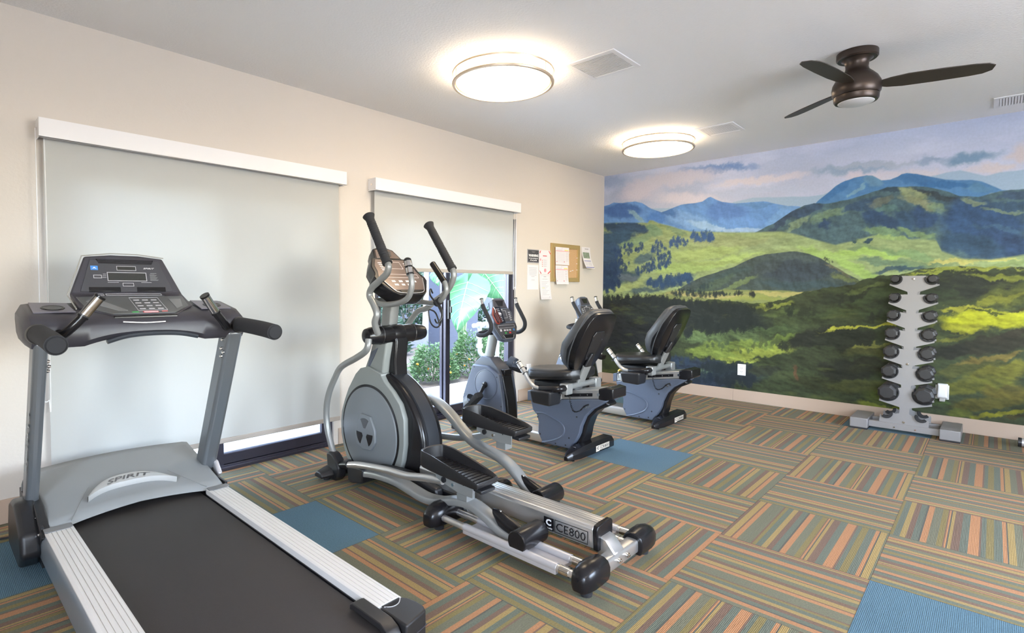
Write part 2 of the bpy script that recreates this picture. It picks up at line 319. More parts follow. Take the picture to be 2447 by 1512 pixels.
PATCHES = {
  'sky': [
    [1.41,2.57,2.445,0.163,-1.685,-22.335,(118,150,200),1.0,0.35],
    [0.148,2.617,4.398,0.095,-1.419,-10.783,(160,175,205),1.0,0.35],
    [0.304,2.413,3.194,0.648,0.347,-7.176,(170,180,205),1.0,0.35],
    [0.547,2.475,2.624,1.263,2.527,-8.043,(208,203,215),1.0,0.35],
    [0.999,2.525,1.984,0.313,0.026,-13.154,(205,202,214),1.0,0.35],
    [1.881,2.27,1.905,0.177,-1.019,-23.351,(185,195,218),1.0,0.35],
    [1.879,2.386,2.029,0.236,-0.472,-23.311,(214,208,216),1.0,0.35],
    [1.068,2.283,2.429,-0.173,-2.313,-11.74,(212,208,218),1.0,0.35],
    [2.674,2.375,2.828,0.267,-0.8,-18.943,(150,170,195),1.0,0.35],
    [3.481,2.364,6.072,0.617,-0.309,-16.981,(122,152,180),1.0,0.35],
    [3.207,2.385,6.961,0.773,-0.58,-27.842,(150,168,195),1.0,0.35],
    [2.814,2.396,3.452,0.345,-1.496,-33.483,(172,182,200),1.0,0.35],
    [3.148,2.264,2.786,0.057,-2.843,-20.466,(205,202,212),1.0,0.35],
    [3.618,2.244,7.744,0.337,-3.367,-21.886,(208,200,204),1.0,0.35],
    [3.776,2.338,10.91,0.245,-1.839,-11.277,(205,196,200),1.0,0.35],
    [2.747,2.286,6.056,0.237,-2.612,-19.71,(212,206,216),1.0,0.35],
  ],
  'blue': [
    [0.232,2.214,3.382,0.036,-1.018,-10.764,(72,108,165),1.0,0.35],
    [0.432,2.127,5.351,-4.067,-18.836,-25.685,(130,165,185),1.0,0.35],
    [0.718,2.08,7.36,0.083,-0.992,-11.247,(84,128,190),1.0,0.35],
    [1.517,2.092,4.453,0.088,-0.926,-9.919,(92,132,192),1.0,0.35],
    [1.115,2.025,3.549,-0.887,-4.037,-11.491,(128,168,215),0.8,0.35],
    [1.671,1.959,4.593,0.066,-1.181,-14.303,(110,155,215),1.0,0.35],
    [1.323,1.946,4.016,-1.004,-8.925,-25.547,(160,195,225),0.8,0.35],
    [2.06,1.984,4.923,2.606,8.592,-15.059,(120,165,215),0.8,0.35],
    [1.635,1.882,3.446,0.144,-2.872,-41.786,(165,195,225),0.8,0.35],
    [0.852,2.155,6.856,-2.554,-7.528,-16.803,(78,118,172),1.0,0.35],
    [1.813,2.132,5.703,0.211,-3.802,-37.178,(96,140,190),1.0,0.35],
    [2.142,2.061,6.824,0.227,-3.185,-33.439,(110,150,195),0.8,0.35],
  ],
  'blue2': [
    [2.818,2.26,11.056,-3.058,-10.586,-18.349,(110,150,175),0.7,0.35],
    [3.149,2.232,6.689,-0.273,-5.051,-20.202,(70,118,165),1.0,0.35],
    [2.532,2.192,5.464,3.082,13.169,-18.212,(70,120,170),1.0,0.35],
    [2.708,2.171,8.666,7.51,41.594,-30.618,(130,170,185),0.7,0.35],
    [3.522,2.112,8.138,-0.239,-7.18,-29.201,(90,135,165),0.7,0.35],
    [3.335,2.159,5.738,0.179,-4.124,-31.379,(62,112,160),1.0,0.35],
    [3.75,2.15,12.107,0.404,-2.421,-16.747,(160,178,192),0.9,0.35],
    [3.679,2.024,15.682,0.523,-3.659,-33.455,(150,170,170),0.6,0.35],
  ],
  'big': [
    [2.062,1.928,4.175,2.257,12.637,-20.196,(58,78,100),1.0,0.35],
    [2.305,2.018,6.868,2.333,5.572,-16.976,(62,85,108),1.0,0.35],
    [2.228,1.896,6.237,3.234,16.632,-28.413,(128,150,120),0.8,0.35],
    [2.538,1.96,4.772,1.443,6.437,-21.31,(112,138,112),0.85,0.35],
    [2.465,1.859,16.047,5.068,8.446,-23.649,(50,75,105),1.0,0.35],
    [2.754,2.045,6.212,2.424,9.697,-20.606,(62,88,112),1.0,0.35],
    [3.023,2.141,5.538,-0.213,-8.733,-38.126,(52,72,84),1.0,0.35],
    [3.277,2.054,5.978,-1.308,-14.758,-28.022,(58,72,80),1.0,0.35],
    [3.127,2.088,10.302,-2.747,-11.218,-19.231,(138,150,112),0.9,0.35],
    [3.193,1.999,6.761,-1.844,-14.956,-26.224,(135,142,110),0.85,0.35],
    [2.905,2.063,8.391,1.234,1.974,-29.121,(110,118,105),0.8,0.35],
    [2.827,1.917,11.193,-3.096,-4.882,-9.288,(52,78,108),1.0,0.35],
    [2.965,1.838,6.605,-1.297,-6.841,-16.513,(50,74,102),1.0,0.35],
    [3.095,1.861,10.298,-2.71,-6.233,-11.518,(58,86,112),1.0,0.35],
    [3.221,1.867,9.724,-4.142,-11.345,-13.686,(52,78,110),1.0,0.35],
    [2.961,1.973,9.174,-1.112,-9.174,-29.191,(92,125,120),0.8,0.35],
    [3.317,1.922,10.856,-5.629,-24.125,-24.528,(120,145,112),0.85,0.35],
    [3.403,1.851,11.811,-5.148,-15.748,-18.776,(110,138,118),0.7,0.35],
    [2.9,1.758,6.232,-0.337,-4.548,-26.781,(120,150,110),0.8,0.35],
    [3.162,1.741,7.064,-1.009,-9.284,-27.245,(125,152,105),0.8,0.35],
    [3.035,1.683,4.875,-0.181,-5.417,-36.836,(150,175,105),0.8,0.35],
    [3.576,1.806,3.535,-0.272,-1.476,-5.381,(52,82,118),1.0,0.35],
    [3.691,1.615,3.71,0.13,-0.456,-8.788,(50,76,110),1.0,0.35],
    [3.525,1.608,5.202,-0.514,-3.03,-10.689,(52,80,105),1.0,0.35],
    [3.681,1.948,5.291,0.0,-6.093,-30.303,(60,88,112),1.0,0.35],
    [3.526,1.98,11.136,-0.445,-8.909,-39.644,(128,145,120),0.8,0.35],
    [3.683,1.895,7.756,-0.554,-14.958,-70.36,(130,150,115),0.6,0.35],
    [3.785,2.012,10.795,0.36,-3.958,-33.465,(62,85,108),1.0,0.35],
    [3.687,1.752,5.863,-0.279,-9.213,-47.18,(72,105,130),0.6,0.35],
    [2.806,1.661,6.626,1.039,3.248,-19.098,(148,172,110),0.8,0.35],
  ],
  'meadow': [
    [0.062,1.473,4.832,0.068,-0.068,-3.51,(46,70,96),1.0,0.35],
    [0.296,1.376,4.449,0.911,1.769,-11.686,(52,76,98),0.9,0.35],
    [0.085,1.662,6.414,0.09,-0.271,-7.046,(56,80,106),1.0,0.35],
    [0.686,1.249,2.613,0.315,1.757,-17.029,(58,80,96),0.85,0.35],
    [0.978,1.347,3.826,0.995,4.515,-18.826,(56,84,108),0.8,0.35],
    [0.562,1.621,6.752,2.653,4.943,-15.915,(60,88,112),0.8,0.35],
    [0.311,1.999,2.733,-0.241,-2.211,-14.511,(56,80,105),1.0,0.35],
    [0.16,1.87,3.265,1.005,1.664,-9.103,(60,88,112),1.0,0.35],
    [0.674,1.939,6.015,-3.759,-11.128,-18.045,(120,150,118),0.9,0.35],
    [0.51,1.827,3.41,1.376,4.487,-15.733,(122,150,118),0.8,0.35],
    [0.084,1.733,5.53,0.116,-0.466,-10.536,(58,84,112),1.0,0.35],
    [0.791,1.811,7.244,-1.179,-5.222,-22.406,(150,165,120),0.8,0.35],
    [1.524,1.769,2.103,-0.059,-1.57,-14.04,(150,162,118),0.8,0.35],
    [1.248,1.638,2.325,0.225,0.788,-16.053,(158,178,112),0.9,0.35],
    [1.623,1.563,2.464,0.63,5.101,-21.951,(170,195,118),0.9,0.35],
    [1.982,1.685,2.976,0.638,3.241,-17.163,(142,160,118),0.8,0.35],
    [2.312,1.724,3.959,1.029,4.751,-18.765,(150,170,120),0.8,0.35],
    [1.125,1.495,2.471,0.232,0.695,-15.56,(160,185,112),0.9,0.35],
    [1.372,1.53,4.292,0.0,-0.888,-34.483,(150,168,105),0.8,0.35],
    [2.472,1.589,3.684,-0.48,-5.205,-21.06,(160,190,110),0.85,0.35],
    [2.836,1.574,3.403,-0.09,-2.777,-26.243,(158,190,100),0.9,0.35],
    [2.698,1.422,4.038,-1.379,-11.721,-20.388,(158,190,105),0.9,0.35],
    [3.103,1.563,5.158,-0.711,-10.139,-33.084,(120,150,105),0.8,0.35],
    [2.92,1.486,4.718,-0.152,-4.414,-32.116,(98,125,105),0.8,0.35],
    [3.169,1.479,4.082,0.0,-5.146,-43.478,(105,130,100),0.7,0.35],
    [3.413,1.48,7.194,0.0,-6.295,-62.5,(200,195,115),0.9,0.35],
    [3.64,1.488,5.203,0.347,1.041,-66.597,(190,190,110),0.9,0.35],
    [3.75,1.447,6.863,0.654,5.882,-47.059,(130,150,95),0.8,0.35],
    [2.677,1.686,26.403,1.65,-3.3,-62.706,(58,85,90),1.0,0.35],
    [2.792,1.671,27.778,0.0,-2.415,-43.478,(52,78,92),1.0,0.35],
    [2.764,1.629,6.495,-0.271,-6.225,-41.407,(115,140,105),0.7,0.35],
    [2.976,1.417,6.307,0.934,5.606,-36.206,(60,85,100),0.9,0.35],
    [3.107,1.439,7.215,0.722,5.772,-49.423,(62,88,98),0.9,0.35],
    [0.568,1.283,3.892,-0.346,-1.903,-22.053,(150,165,112),0.6,0.35],
    [0.248,1.224,3.909,1.086,6.189,-26.059,(158,172,112),0.7,0.35],
    [0.321,1.375,6.758,0.147,-0.147,-21.742,(98,110,122),0.7,0.35],
    [0.754,1.327,4.889,0.856,3.178,-24.444,(70,95,105),0.7,0.35],
    [0.967,1.908,7.064,-2.523,-13.118,-31.029,(115,140,112),0.7,0.35],
  ],
  'mound': [
    [2.206,1.432,2.668,0.071,-0.189,-8.855,(60,72,80),1.0,0.35],
    [2.17,1.564,3.91,0.093,-0.931,-23.832,(74,88,88),1.0,0.35],
    [1.9,1.437,4.878,1.951,8.13,-18.97,(68,80,82),1.0,0.35],
    [1.532,1.384,4.293,1.181,6.225,-23.288,(66,84,84),1.0,0.35],
    [2.551,1.425,8.507,-3.48,-23.202,-35.963,(112,112,85),0.7,0.35],
    [2.243,1.282,2.686,-0.055,-0.822,-20.391,(62,80,84),1.0,0.35],
    [1.377,1.282,3.453,1.316,7.893,-20.802,(80,98,82),0.8,0.35],
    [1.648,1.282,4.563,1.867,16.801,-38.581,(112,130,88),0.8,0.35],
    [2.628,1.335,7.491,-1.248,-12.172,-39.638,(108,120,72),0.7,0.35],
  ],
  'strip': [
    [1.339,1.157,2.174,0.0,-0.805,-37.037,(168,162,108),1.0,0.35],
    [2.079,1.187,3.077,0.0,0.401,-43.478,(170,165,105),1.0,0.35],
    [1.817,1.135,2.88,0.12,0.72,-41.637,(140,150,80),0.8,0.35],
    [2.481,1.191,5.491,0.879,7.028,-38.875,(110,125,70),0.8,0.35],
    [0.57,1.147,3.571,0.466,4.813,-42.85,(150,165,105),0.8,0.35],
  ],
  'fore': [
    [4.019,0.977,6.532,-0.075,-0.676,-11.486,(150,150,50),1.0,0.35],
    [4.202,1.197,3.786,0.134,0.101,-8.846,(70,84,46),1.0,0.35],
    [4.306,0.783,3.896,0.125,0.655,-7.979,(50,52,36),1.0,0.35],
    [0.203,0.789,1.588,0.028,0.122,-2.485,(34,38,42),1.0,0.35],
    [0.919,0.933,1.514,-0.049,-0.089,-6.533,(40,48,46),1.0,0.35],
    [1.542,0.896,2.362,-0.144,-0.303,-6.079,(38,46,44),1.0,0.35],
    [1.996,1.07,5.348,0.594,5.348,-36.443,(130,140,62),0.9,0.35],
    [2.167,1.018,3.816,0.651,5.491,-23.453,(78,92,52),0.9,0.35],
    [2.406,1.099,4.008,0.847,3.613,-13.321,(52,60,40),1.0,0.35],
    [2.632,1.175,3.783,0.89,5.785,-18.247,(46,54,38),1.0,0.35],
    [2.846,1.178,4.355,1.348,8.917,-21.049,(62,76,46),1.0,0.35],
    [2.774,1.247,6.309,1.577,12.093,-38.644,(86,100,56),0.8,0.35],
    [2.332,0.931,2.496,0.408,4.356,-17.469,(62,74,46),0.8,0.35],
    [2.931,1.077,4.608,0.908,4.259,-14.313,(48,58,40),1.0,0.35],
    [2.636,0.998,3.401,0.756,6.122,-20.862,(66,80,48),0.8,0.35],
    [2.002,0.819,4.56,0.109,1.411,-23.776,(74,92,58),0.9,0.35],
    [1.546,0.692,2.697,0.079,0.655,-9.69,(84,102,66),1.0,0.35],
    [1.267,0.672,4.52,0.072,1.148,-15.855,(92,112,72),1.0,0.35],
    [1.663,0.599,2.516,0.165,2.186,-16.25,(112,130,62),1.0,0.35],
    [1.884,0.557,2.597,0.433,5.566,-22.882,(138,150,66),1.0,0.35],
    [1.393,0.494,3.241,-0.282,-0.423,-21.702,(122,140,66),1.0,0.35],
    [1.647,0.456,4.525,0.0,2.801,-47.619,(140,152,70),1.0,0.35],
    [2.055,0.726,5.233,1.131,7.92,-25.315,(104,124,58),0.9,0.35],
    [2.125,0.674,7.433,1.144,10.292,-36.878,(128,142,58),0.9,0.35],
    [1.191,0.326,2.503,-0.164,0.164,-9.357,(46,58,74),1.0,0.35],
    [1.555,0.283,2.706,-0.156,0.208,-9.627,(40,52,60),1.0,0.35],
    [1.276,0.25,8.18,0.149,2.082,-18.144,(98,120,96),0.8,0.35],
    [1.4,0.16,4.265,0.068,2.031,-15.841,(44,54,70),1.0,0.35],
    [1.924,0.365,3.661,-0.359,-0.861,-19.523,(48,54,42),1.0,0.35],
    [2.384,0.749,3.408,0.487,2.472,-10.636,(38,42,34),1.0,0.35],
    [2.643,0.749,3.712,0.082,0.784,-11.094,(40,46,34),1.0,0.35],
    [2.342,0.523,3.228,0.311,2.334,-11.823,(56,64,42),1.0,0.35],
    [2.65,0.463,4.387,-0.205,0.041,-9.348,(40,44,34),1.0,0.35],
    [2.233,0.323,4.49,-0.236,0.295,-13.173,(66,76,48),1.0,0.35],
    [2.101,0.25,5.04,0.087,2.172,-17.204,(62,72,46),1.0,0.35],
    [2.504,0.301,3.401,-0.326,-0.512,-13.649,(54,60,36),1.0,0.35],
    [2.79,0.636,5.177,-0.199,-0.398,-19.215,(80,84,44),0.8,0.35],
    [2.859,0.694,6.127,0.306,7.353,-49.632,(122,124,60),0.8,0.35],
    [2.231,0.38,37.122,16.957,5.958,-9.624,(104,74,52),0.7,0.35],
    [2.864,0.504,4.615,0.134,1.538,-14.448,(44,48,32),1.0,0.35],
    [2.756,0.298,3.627,-0.153,0.358,-14.1,(72,78,40),1.0,0.35],
    [3.008,0.246,4.821,0.071,2.127,-14.675,(84,98,44),1.0,0.35],
    [2.943,0.133,5.398,-0.463,-0.463,-28.532,(112,122,40),1.0,0.35],
    [2.756,0.862,3.168,0.226,11.541,-70.604,(165,168,62),1.0,0.35],
    [2.99,0.909,12.482,1.468,13.216,-57.269,(170,172,60),0.9,0.35],
    [3.535,1.266,3.519,-0.026,-0.529,-7.515,(40,46,38),1.0,0.35],
    [3.721,1.342,4.786,-0.199,-4.586,-41.476,(120,128,50),0.9,0.35],
    [3.296,1.402,4.717,0.295,4.717,-62.205,(130,140,58),0.9,0.35],
    [3.531,1.425,3.086,0.0,-3.307,-71.429,(138,146,60),0.9,0.35],
    [3.757,1.191,5.214,0.986,4.016,-12.754,(90,98,44),0.8,0.35],
    [3.683,1.159,5.887,1.624,14.616,-30.451,(126,130,48),0.8,0.35],
    [3.302,1.184,7.63,0.238,0.238,-15.618,(50,60,42),1.0,0.35],
    [3.655,0.99,2.989,0.155,1.203,-12.925,(168,172,38),1.0,0.35],
    [3.484,1.061,5.546,-0.252,-1.765,-45.374,(150,150,52),0.9,0.35],
    [3.598,1.049,10.101,0.0,-0.842,-83.333,(66,74,30),1.0,0.35],
    [3.803,1.086,16.129,0.0,2.151,-66.667,(60,60,30),1.0,0.35],
    [3.488,0.903,5.546,-0.158,-1.743,-28.522,(158,160,44),1.0,0.35],
    [3.432,0.82,7.609,1.449,14.13,-44.928,(96,100,42),1.0,0.35],
    [3.607,0.747,2.89,0.375,3.49,-12.534,(46,46,34),1.0,0.35],
    [3.767,0.858,5.576,1.549,13.011,-24.164,(50,48,36),1.0,0.35],
    [3.436,0.693,7.227,0.226,1.355,-15.583,(38,40,32),1.0,0.35],
    [3.666,0.636,4.126,0.75,11.253,-28.257,(118,104,48),0.8,0.35],
    [3.499,0.54,4.383,0.534,7.162,-23.517,(74,78,40),1.0,0.35],
    [3.723,0.534,4.2,0.712,5.909,-15.948,(112,110,36),0.8,0.35],
    [3.56,0.405,4.083,0.395,4.017,-15.74,(96,98,34),1.0,0.35],
    [3.781,0.388,6.38,0.213,2.339,-16.589,(92,86,32),1.0,0.35],
    [3.621,0.272,3.829,0.333,5.91,-21.225,(86,84,34),1.0,0.35],
    [3.733,0.197,4.714,0.349,9.777,-36.313,(128,128,30),0.9,0.35],
    [3.841,0.177,12.195,0.0,10.163,-55.556,(60,58,30),1.0,0.35],
    [3.451,0.15,10.681,0.445,3.338,-20.694,(88,96,38),1.0,0.35],
    [3.327,0.276,16.319,0.502,2.26,-15.315,(70,90,40),0.8,0.35],
    [3.197,0.473,8.9,0.242,0.35,-3.012,(60,66,38),0.7,0.35],
    [3.062,0.677,7.021,0.251,1.003,-11.869,(52,56,38),0.8,0.35],
  ],
}
TREES = [
  [0.991,1.778,0.107,0.009,0.007,-0.043,24,0.024,(58,88,130)],
  [1.254,1.836,0.141,-0.021,-0.003,-0.045,30,0.027,(58,92,138)],
  [0.747,1.725,0.079,-0.048,-0.039,-0.065,20,0.022,(50,78,118)],
  [0.315,1.722,0.236,0.048,0.018,-0.056,34,0.025,(46,72,110)],
  [0.75,1.548,0.148,0.048,0.033,-0.084,44,0.024,(46,74,112)],
  [0.564,1.463,0.132,0.043,0.019,-0.047,20,0.022,(48,74,108)],
  [0.192,1.517,0.198,0.027,0.019,-0.092,40,0.028,(42,66,100)],
  [0.09,1.33,0.156,-0.001,0.003,-0.142,50,0.031,(38,60,92)],
  [0.867,1.326,0.281,0.023,0.007,-0.061,60,0.028,(46,74,108)],
  [1.064,1.368,0.146,0.019,0.005,-0.03,20,0.021,(48,78,112)],
  [0.884,1.664,0.035,-0.001,0.0,-0.017,5,0.017,(50,78,110)],
  [0.947,1.834,0.065,-0.004,0.0,-0.017,6,0.019,(60,90,130)],
  [1.089,1.186,0.209,0.002,0.001,-0.034,26,0.021,(44,58,60)],
  [1.339,1.168,0.178,0.002,0.0,-0.021,20,0.019,(46,58,56)],
  [1.497,1.18,0.097,0.001,0.001,-0.016,12,0.02,(46,56,56)],
  [1.66,1.186,0.041,0.0,0.0,-0.012,7,0.018,(44,52,50)],
  [1.802,1.18,0.029,0.0,0.0,-0.016,5,0.022,(44,52,50)],
  [1.256,1.24,0.151,0.057,0.01,-0.027,16,0.019,(52,70,74)],
  [0.45,1.099,0.466,0.009,0.0,-0.036,70,0.034,(36,44,46)],
  [1.027,1.056,0.374,-0.004,-0.001,-0.034,60,0.032,(36,44,44)],
  [1.54,1.018,0.297,-0.019,-0.003,-0.041,50,0.033,(34,42,40)],
  [1.446,0.829,0.414,0.022,0.001,-0.082,60,0.041,(34,42,40)],
  [1.14,0.728,0.064,0.004,0.001,-0.043,8,0.03,(36,44,44)],
  [2.166,1.037,0.037,0.001,0.001,-0.049,7,0.027,(40,50,36)],
  [2.706,1.141,0.028,0.001,0.001,-0.035,6,0.023,(42,52,38)],
  [2.604,1.121,0.023,0.001,0.001,-0.039,5,0.021,(42,50,38)],
  [1.97,1.06,0.035,0.001,0.0,-0.016,5,0.023,(42,50,38)],
  [2.109,0.625,0.041,0.02,0.014,-0.039,8,0.025,(40,46,36)],
  [2.504,1.507,0.051,-0.043,-0.008,-0.015,6,0.009,(60,68,60)],
  [1.276,0.208,0.122,0.015,0.002,-0.085,24,0.034,(36,48,62)],
  [1.553,0.365,0.263,0.027,0.001,-0.046,34,0.033,(38,48,52)],
  [1.04,0.375,0.127,-0.01,-0.007,-0.043,12,0.028,(48,64,84)],
  [1.652,0.233,0.203,0.025,0.002,-0.081,40,0.032,(34,42,48)],
  [1.918,0.658,0.139,0.011,0.001,-0.043,10,0.025,(78,90,54)],
  [1.43,0.621,0.156,0.012,0.001,-0.041,10,0.024,(74,90,60)],
  [1.664,0.558,0.201,0.036,0.003,-0.028,10,0.02,(84,98,54)],
  [2.314,1.004,0.063,0.002,0.001,-0.056,10,0.028,(44,52,36)],
  [2.852,0.971,0.019,0.001,0.001,-0.052,4,0.022,(42,50,36)],
]
# ------------------------------------------------------------------ carpet tiles
TS = 0.61; TX0 = 0.1489; TY0 = -0.2721
def carpet_material():
    m = bpy.data.materials.new('striped_carpet_tiles'); m.use_nodes = True
    nt = m.node_tree; N = nt.nodes; L = nt.links; P = N['Principled BSDF']
    P.inputs['Roughness'].default_value = 0.95; P.inputs['Specular IOR Level'].default_value = 0.12
    P.inputs['Sheen Weight'].default_value = 0.05
    def math_(op, a, b=None, c=None):
        n = N.new('ShaderNodeMath'); n.operation = op
        for i, q in enumerate((a, b, c)):
            if q is None: continue
            if isinstance(q, (int, float)): n.inputs[i].default_value = q
            else: L.new(q, n.inputs[i])
        return n.outputs[0]
    g = N.new('ShaderNodeTexCoord'); sx = N.new('ShaderNodeSeparateXYZ'); L.new(g.outputs['Object'], sx.inputs[0])
    u = math_('DIVIDE', math_('SUBTRACT', TX0, sx.outputs[0]), TS); v = math_('DIVIDE', math_('SUBTRACT', TY0, sx.outputs[1]), TS)
    i = math_('FLOOR', u); j = math_('FLOOR', v); fu = math_('SUBTRACT', u, i); fv = math_('SUBTRACT', v, j)
    par = math_('MODULO', math_('ADD', math_('ADD', i, j), 100), 2)
    par = math_('GREATER_THAN', par, 0.5)
    def mixf(f, a, b): return math_('ADD', math_('MULTIPLY', a, math_('SUBTRACT', 1, f)), math_('MULTIPLY', b, f))
    t = mixf(par, fu, fv); s_ = mixf(par, fv, fu)
    cv = N.new('ShaderNodeCombineXYZ'); L.new(i, cv.inputs[0]); L.new(j, cv.inputs[1])
    wn = N.new('ShaderNodeTexWhiteNoise'); wn.noise_dimensions = '2D'; L.new(cv.outputs[0], wn.inputs['Vector'])
    ws = N.new('ShaderNodeSeparateColor'); L.new(wn.outputs['Color'], ws.inputs[0])
    flip = math_('GREATER_THAN', ws.outputs[0], 0.5)
    t2 = math_('MULTIPLY', mixf(flip, t, math_('SUBTRACT', 1, t)), 0.95)
    off = math_('MULTIPLY', math_('FLOOR', math_('MULTIPLY', ws.outputs[1], 3.999)), 0.23)
    t3 = math_('FRACT', math_('ADD', t2, off))
    G = srgb(122, 122, 102); G2 = srgb(112, 119, 106); O = srgb(187, 137, 98); Y = srgb(170, 147, 96); Mv = srgb(128, 105, 90); OL = srgb(140, 127, 84); D = srgb(98, 99, 90)
    seq = [(G, 5), (O, 3.2), (Mv, .9), (Y, 4), (Mv, 3), (G, 4), (Y, 3.2), (D, .9), (O, 1.8), (G2, 4), (OL, 3.5), (G2, 2.5), (Mv, .8), (O, 5), (G2, 4), (Mv, 4), (Y, 1.6), (D, .7), (O, .8), (Mv, .8), (OL, 3), (G, 4.5),
           (O, 3.4), (D, 1), (G2, 3), (Mv, 3), (Y, 3), (G2, 3.4), (OL, 2), (Mv, 1), (G, 3)]
    tot = sum(w for _, w in seq)
    cr = N.new('ShaderNodeValToRGB'); cr.color_ramp.interpolation = 'CONSTANT'
    e = cr.color_ramp.elements; e[0].position = 0; e[0].color = seq[0][0]; e[1].position = seq[0][1]/tot; e[1].color = seq[1][0]
    acc = seq[0][1]
    for k in range(1, len(seq)):
        if k > 1:
            q = e.new(acc/tot); q.color = seq[k][0]
        acc += seq[k][1]
    L.new(t3, cr.inputs[0])
    # mottled yarn
    no = N.new('ShaderNodeTexNoise'); no.inputs['Scale'].default_value = 160; no.inputs['Detail'].default_value = 2
    L.new(g.outputs['Object'], no.inputs['Vector'])
    no2 = N.new('ShaderNodeTexNoise'); no2.inputs['Scale'].default_value = 1.6; L.new(g.outputs['Object'], no2.inputs['Vector'])
    rib = math_('SINE', math_('MULTIPLY', t, 2*PI*110))
    k1 = math_('ADD', 0.50, math_('MULTIPLY', no.outputs['Fac'], 0.5)); k1 = math_('ADD', k1, math_('MULTIPLY', rib, 0.05))
    k1 = math_('MULTIPLY', k1, math_('ADD', 0.9, math_('MULTIPLY', no2.outputs['Fac'], 0.2)))
    # seams
    ed = math_('MINIMUM', math_('MINIMUM', fu, math_('SUBTRACT', 1, fu)), math_('MINIMUM', fv, math_('SUBTRACT', 1, fv)))
    seam = math_('LESS_THAN', ed, 0.0035)
    k1 = math_('MULTIPLY', k1, math_('SUBTRACT', 1, math_('MULTIPLY', seam, 0.35)))
    # plain blue tiles
    tot_ = None
    for (a, b) in ((8, 1), (4, 2), (6, 5), (0, 4), (10, 0), (1, 0)):
        q = math_('MULTIPLY', math_('COMPARE', i, a, 0.1), math_('COMPARE', j, b, 0.1))
        tot_ = q if tot_ is None else math_('ADD', tot_, q)
    mb_ = N.new('ShaderNodeMix'); mb_.data_type = 'RGBA'; L.new(tot_, mb_.inputs['Factor']); L.new(cr.outputs[0], mb_.inputs['A']); mb_.inputs['B'].default_value = srgb(92, 124, 141)
    mm = N.new('ShaderNodeMix'); mm.data_type = 'RGBA'; mm.blend_type = 'MULTIPLY'; mm.inputs['Factor'].default_value = 1
    L.new(mb_.outputs['Result'], mm.inputs['A']); L.new(k1, mm.inputs['B'])
    L.new(mm.outputs['Result'], P.inputs['Base Color'])
    bm_ = N.new('ShaderNodeBump'); bm_.inputs['Strength'].default_value = 0.5; bm_.inputs['Distance'].default_value = 0.003
    L.new(math_('ADD', math_('MULTIPLY', rib, 0.25), no.outputs['Fac']), bm_.inputs['Height']); L.new(bm_.outputs[0], P.inputs['Normal'])
    return m

world()
XL, YN = -8.4, -6.6          # the unseen ends of the room
struct(MB().box((XL, YN, -0.12), (0.0, 0.0, 0.0)).build('floor', carpet_material(), smooth=False))

def plaster(name, col, strength, scale, warp=0.0):
    m = mat(name, col, 0.85, bump=strength, bscale=scale, spec=0.2)
    for n in m.node_tree.nodes:
        if n.type == 'BUMP': n.inputs['Distance'].default_value = 0.004
        if n.type == 'TEX_NOISE': n.inputs['Detail'].default_value = 5
    return m
M_ceil = plaster('textured_ceiling_paint', (0.84, 0.84, 0.85), 0.6, 70)
M_wall = plaster('textured_beige_wall_paint', (0.615, 0.565, 0.51), 0.35, 60)
M_base = mat('taupe_baseboard_paint', (0.47, 0.36, 0.28), 0.5)
struct(MB().box((XL, YN, H), (0.16, 0.16, H+0.15)).build('ceiling', M_ceil, smooth=False))

# window wall with its two sliding-door openings
D1 = (-5.80, -4.06, 0.0, 1.965); D2 = (-3.66, -1.815, 0.0, 1.965)
T_ = 0.14
wl_ = MB()
wl_.box((XL, 0, 0), (D1[0], T_, H)); wl_.box((D1[1], 0, 0), (D2[0], T_, H)); wl_.box((D2[1], 0, 0), (0.16, T_, H))
wl_.box((D1[0], 0, D1[3]), (D1[1], T_, H)); wl_.box((D2[0], 0, D2[3]), (D2[1], T_, H))
struct(wl_.build('wall_left', M_wall, smooth=False))
struct(MB().box((0.0, YN, 0), (0.14, 0.0, H)).build('wall_right', M_wall, smooth=False))
# unseen walls; their window openings are added to let in more daylight
bk = MB()
for q in ((YN-.14, -5.9, 0, H), (-3.9, .14, 0, H), (-5.9, -3.9, 0, .7), (-5.9, -3.9, 2.3, H)):
    bk.box((XL-0.14, q[0], q[2]), (XL, q[1], q[3]))
struct(bk.build('wall_back', M_wall, smooth=False))
nr = MB()
for q in ((XL, -4.6, 0, H), (-2.2, .14, 0, H), (-4.6, -2.2, 0, .7), (-4.6, -2.2, 2.3, H)):
    nr.box((q[0], YN-0.14, q[2]), (q[1], YN, q[3]))
struct(nr.build('wall_near', M_wall, smooth=False))
bl = MB()
for a, b in ((XL, D1[0]-0.012), (D1[1]+0.04, D2[0]-0.05), (D2[1]+0.05, 0.0)):
    bl.box((a, -0.014, 0.0), (b, 0.0, 0.128))
struct(bl.build('baseboard_left', M_base, bevel=0.004))
br = MB().box((-0.014, -1.63, 0), (0, -0.014, 0.128)).box((-0.014, -3.15, 0), (0, -1.632, 0.128)).box((-0.014, YN, 0), (0, -3.152, 0.128))
struct(br.build('baseboard_right', M_base, bevel=0.003))

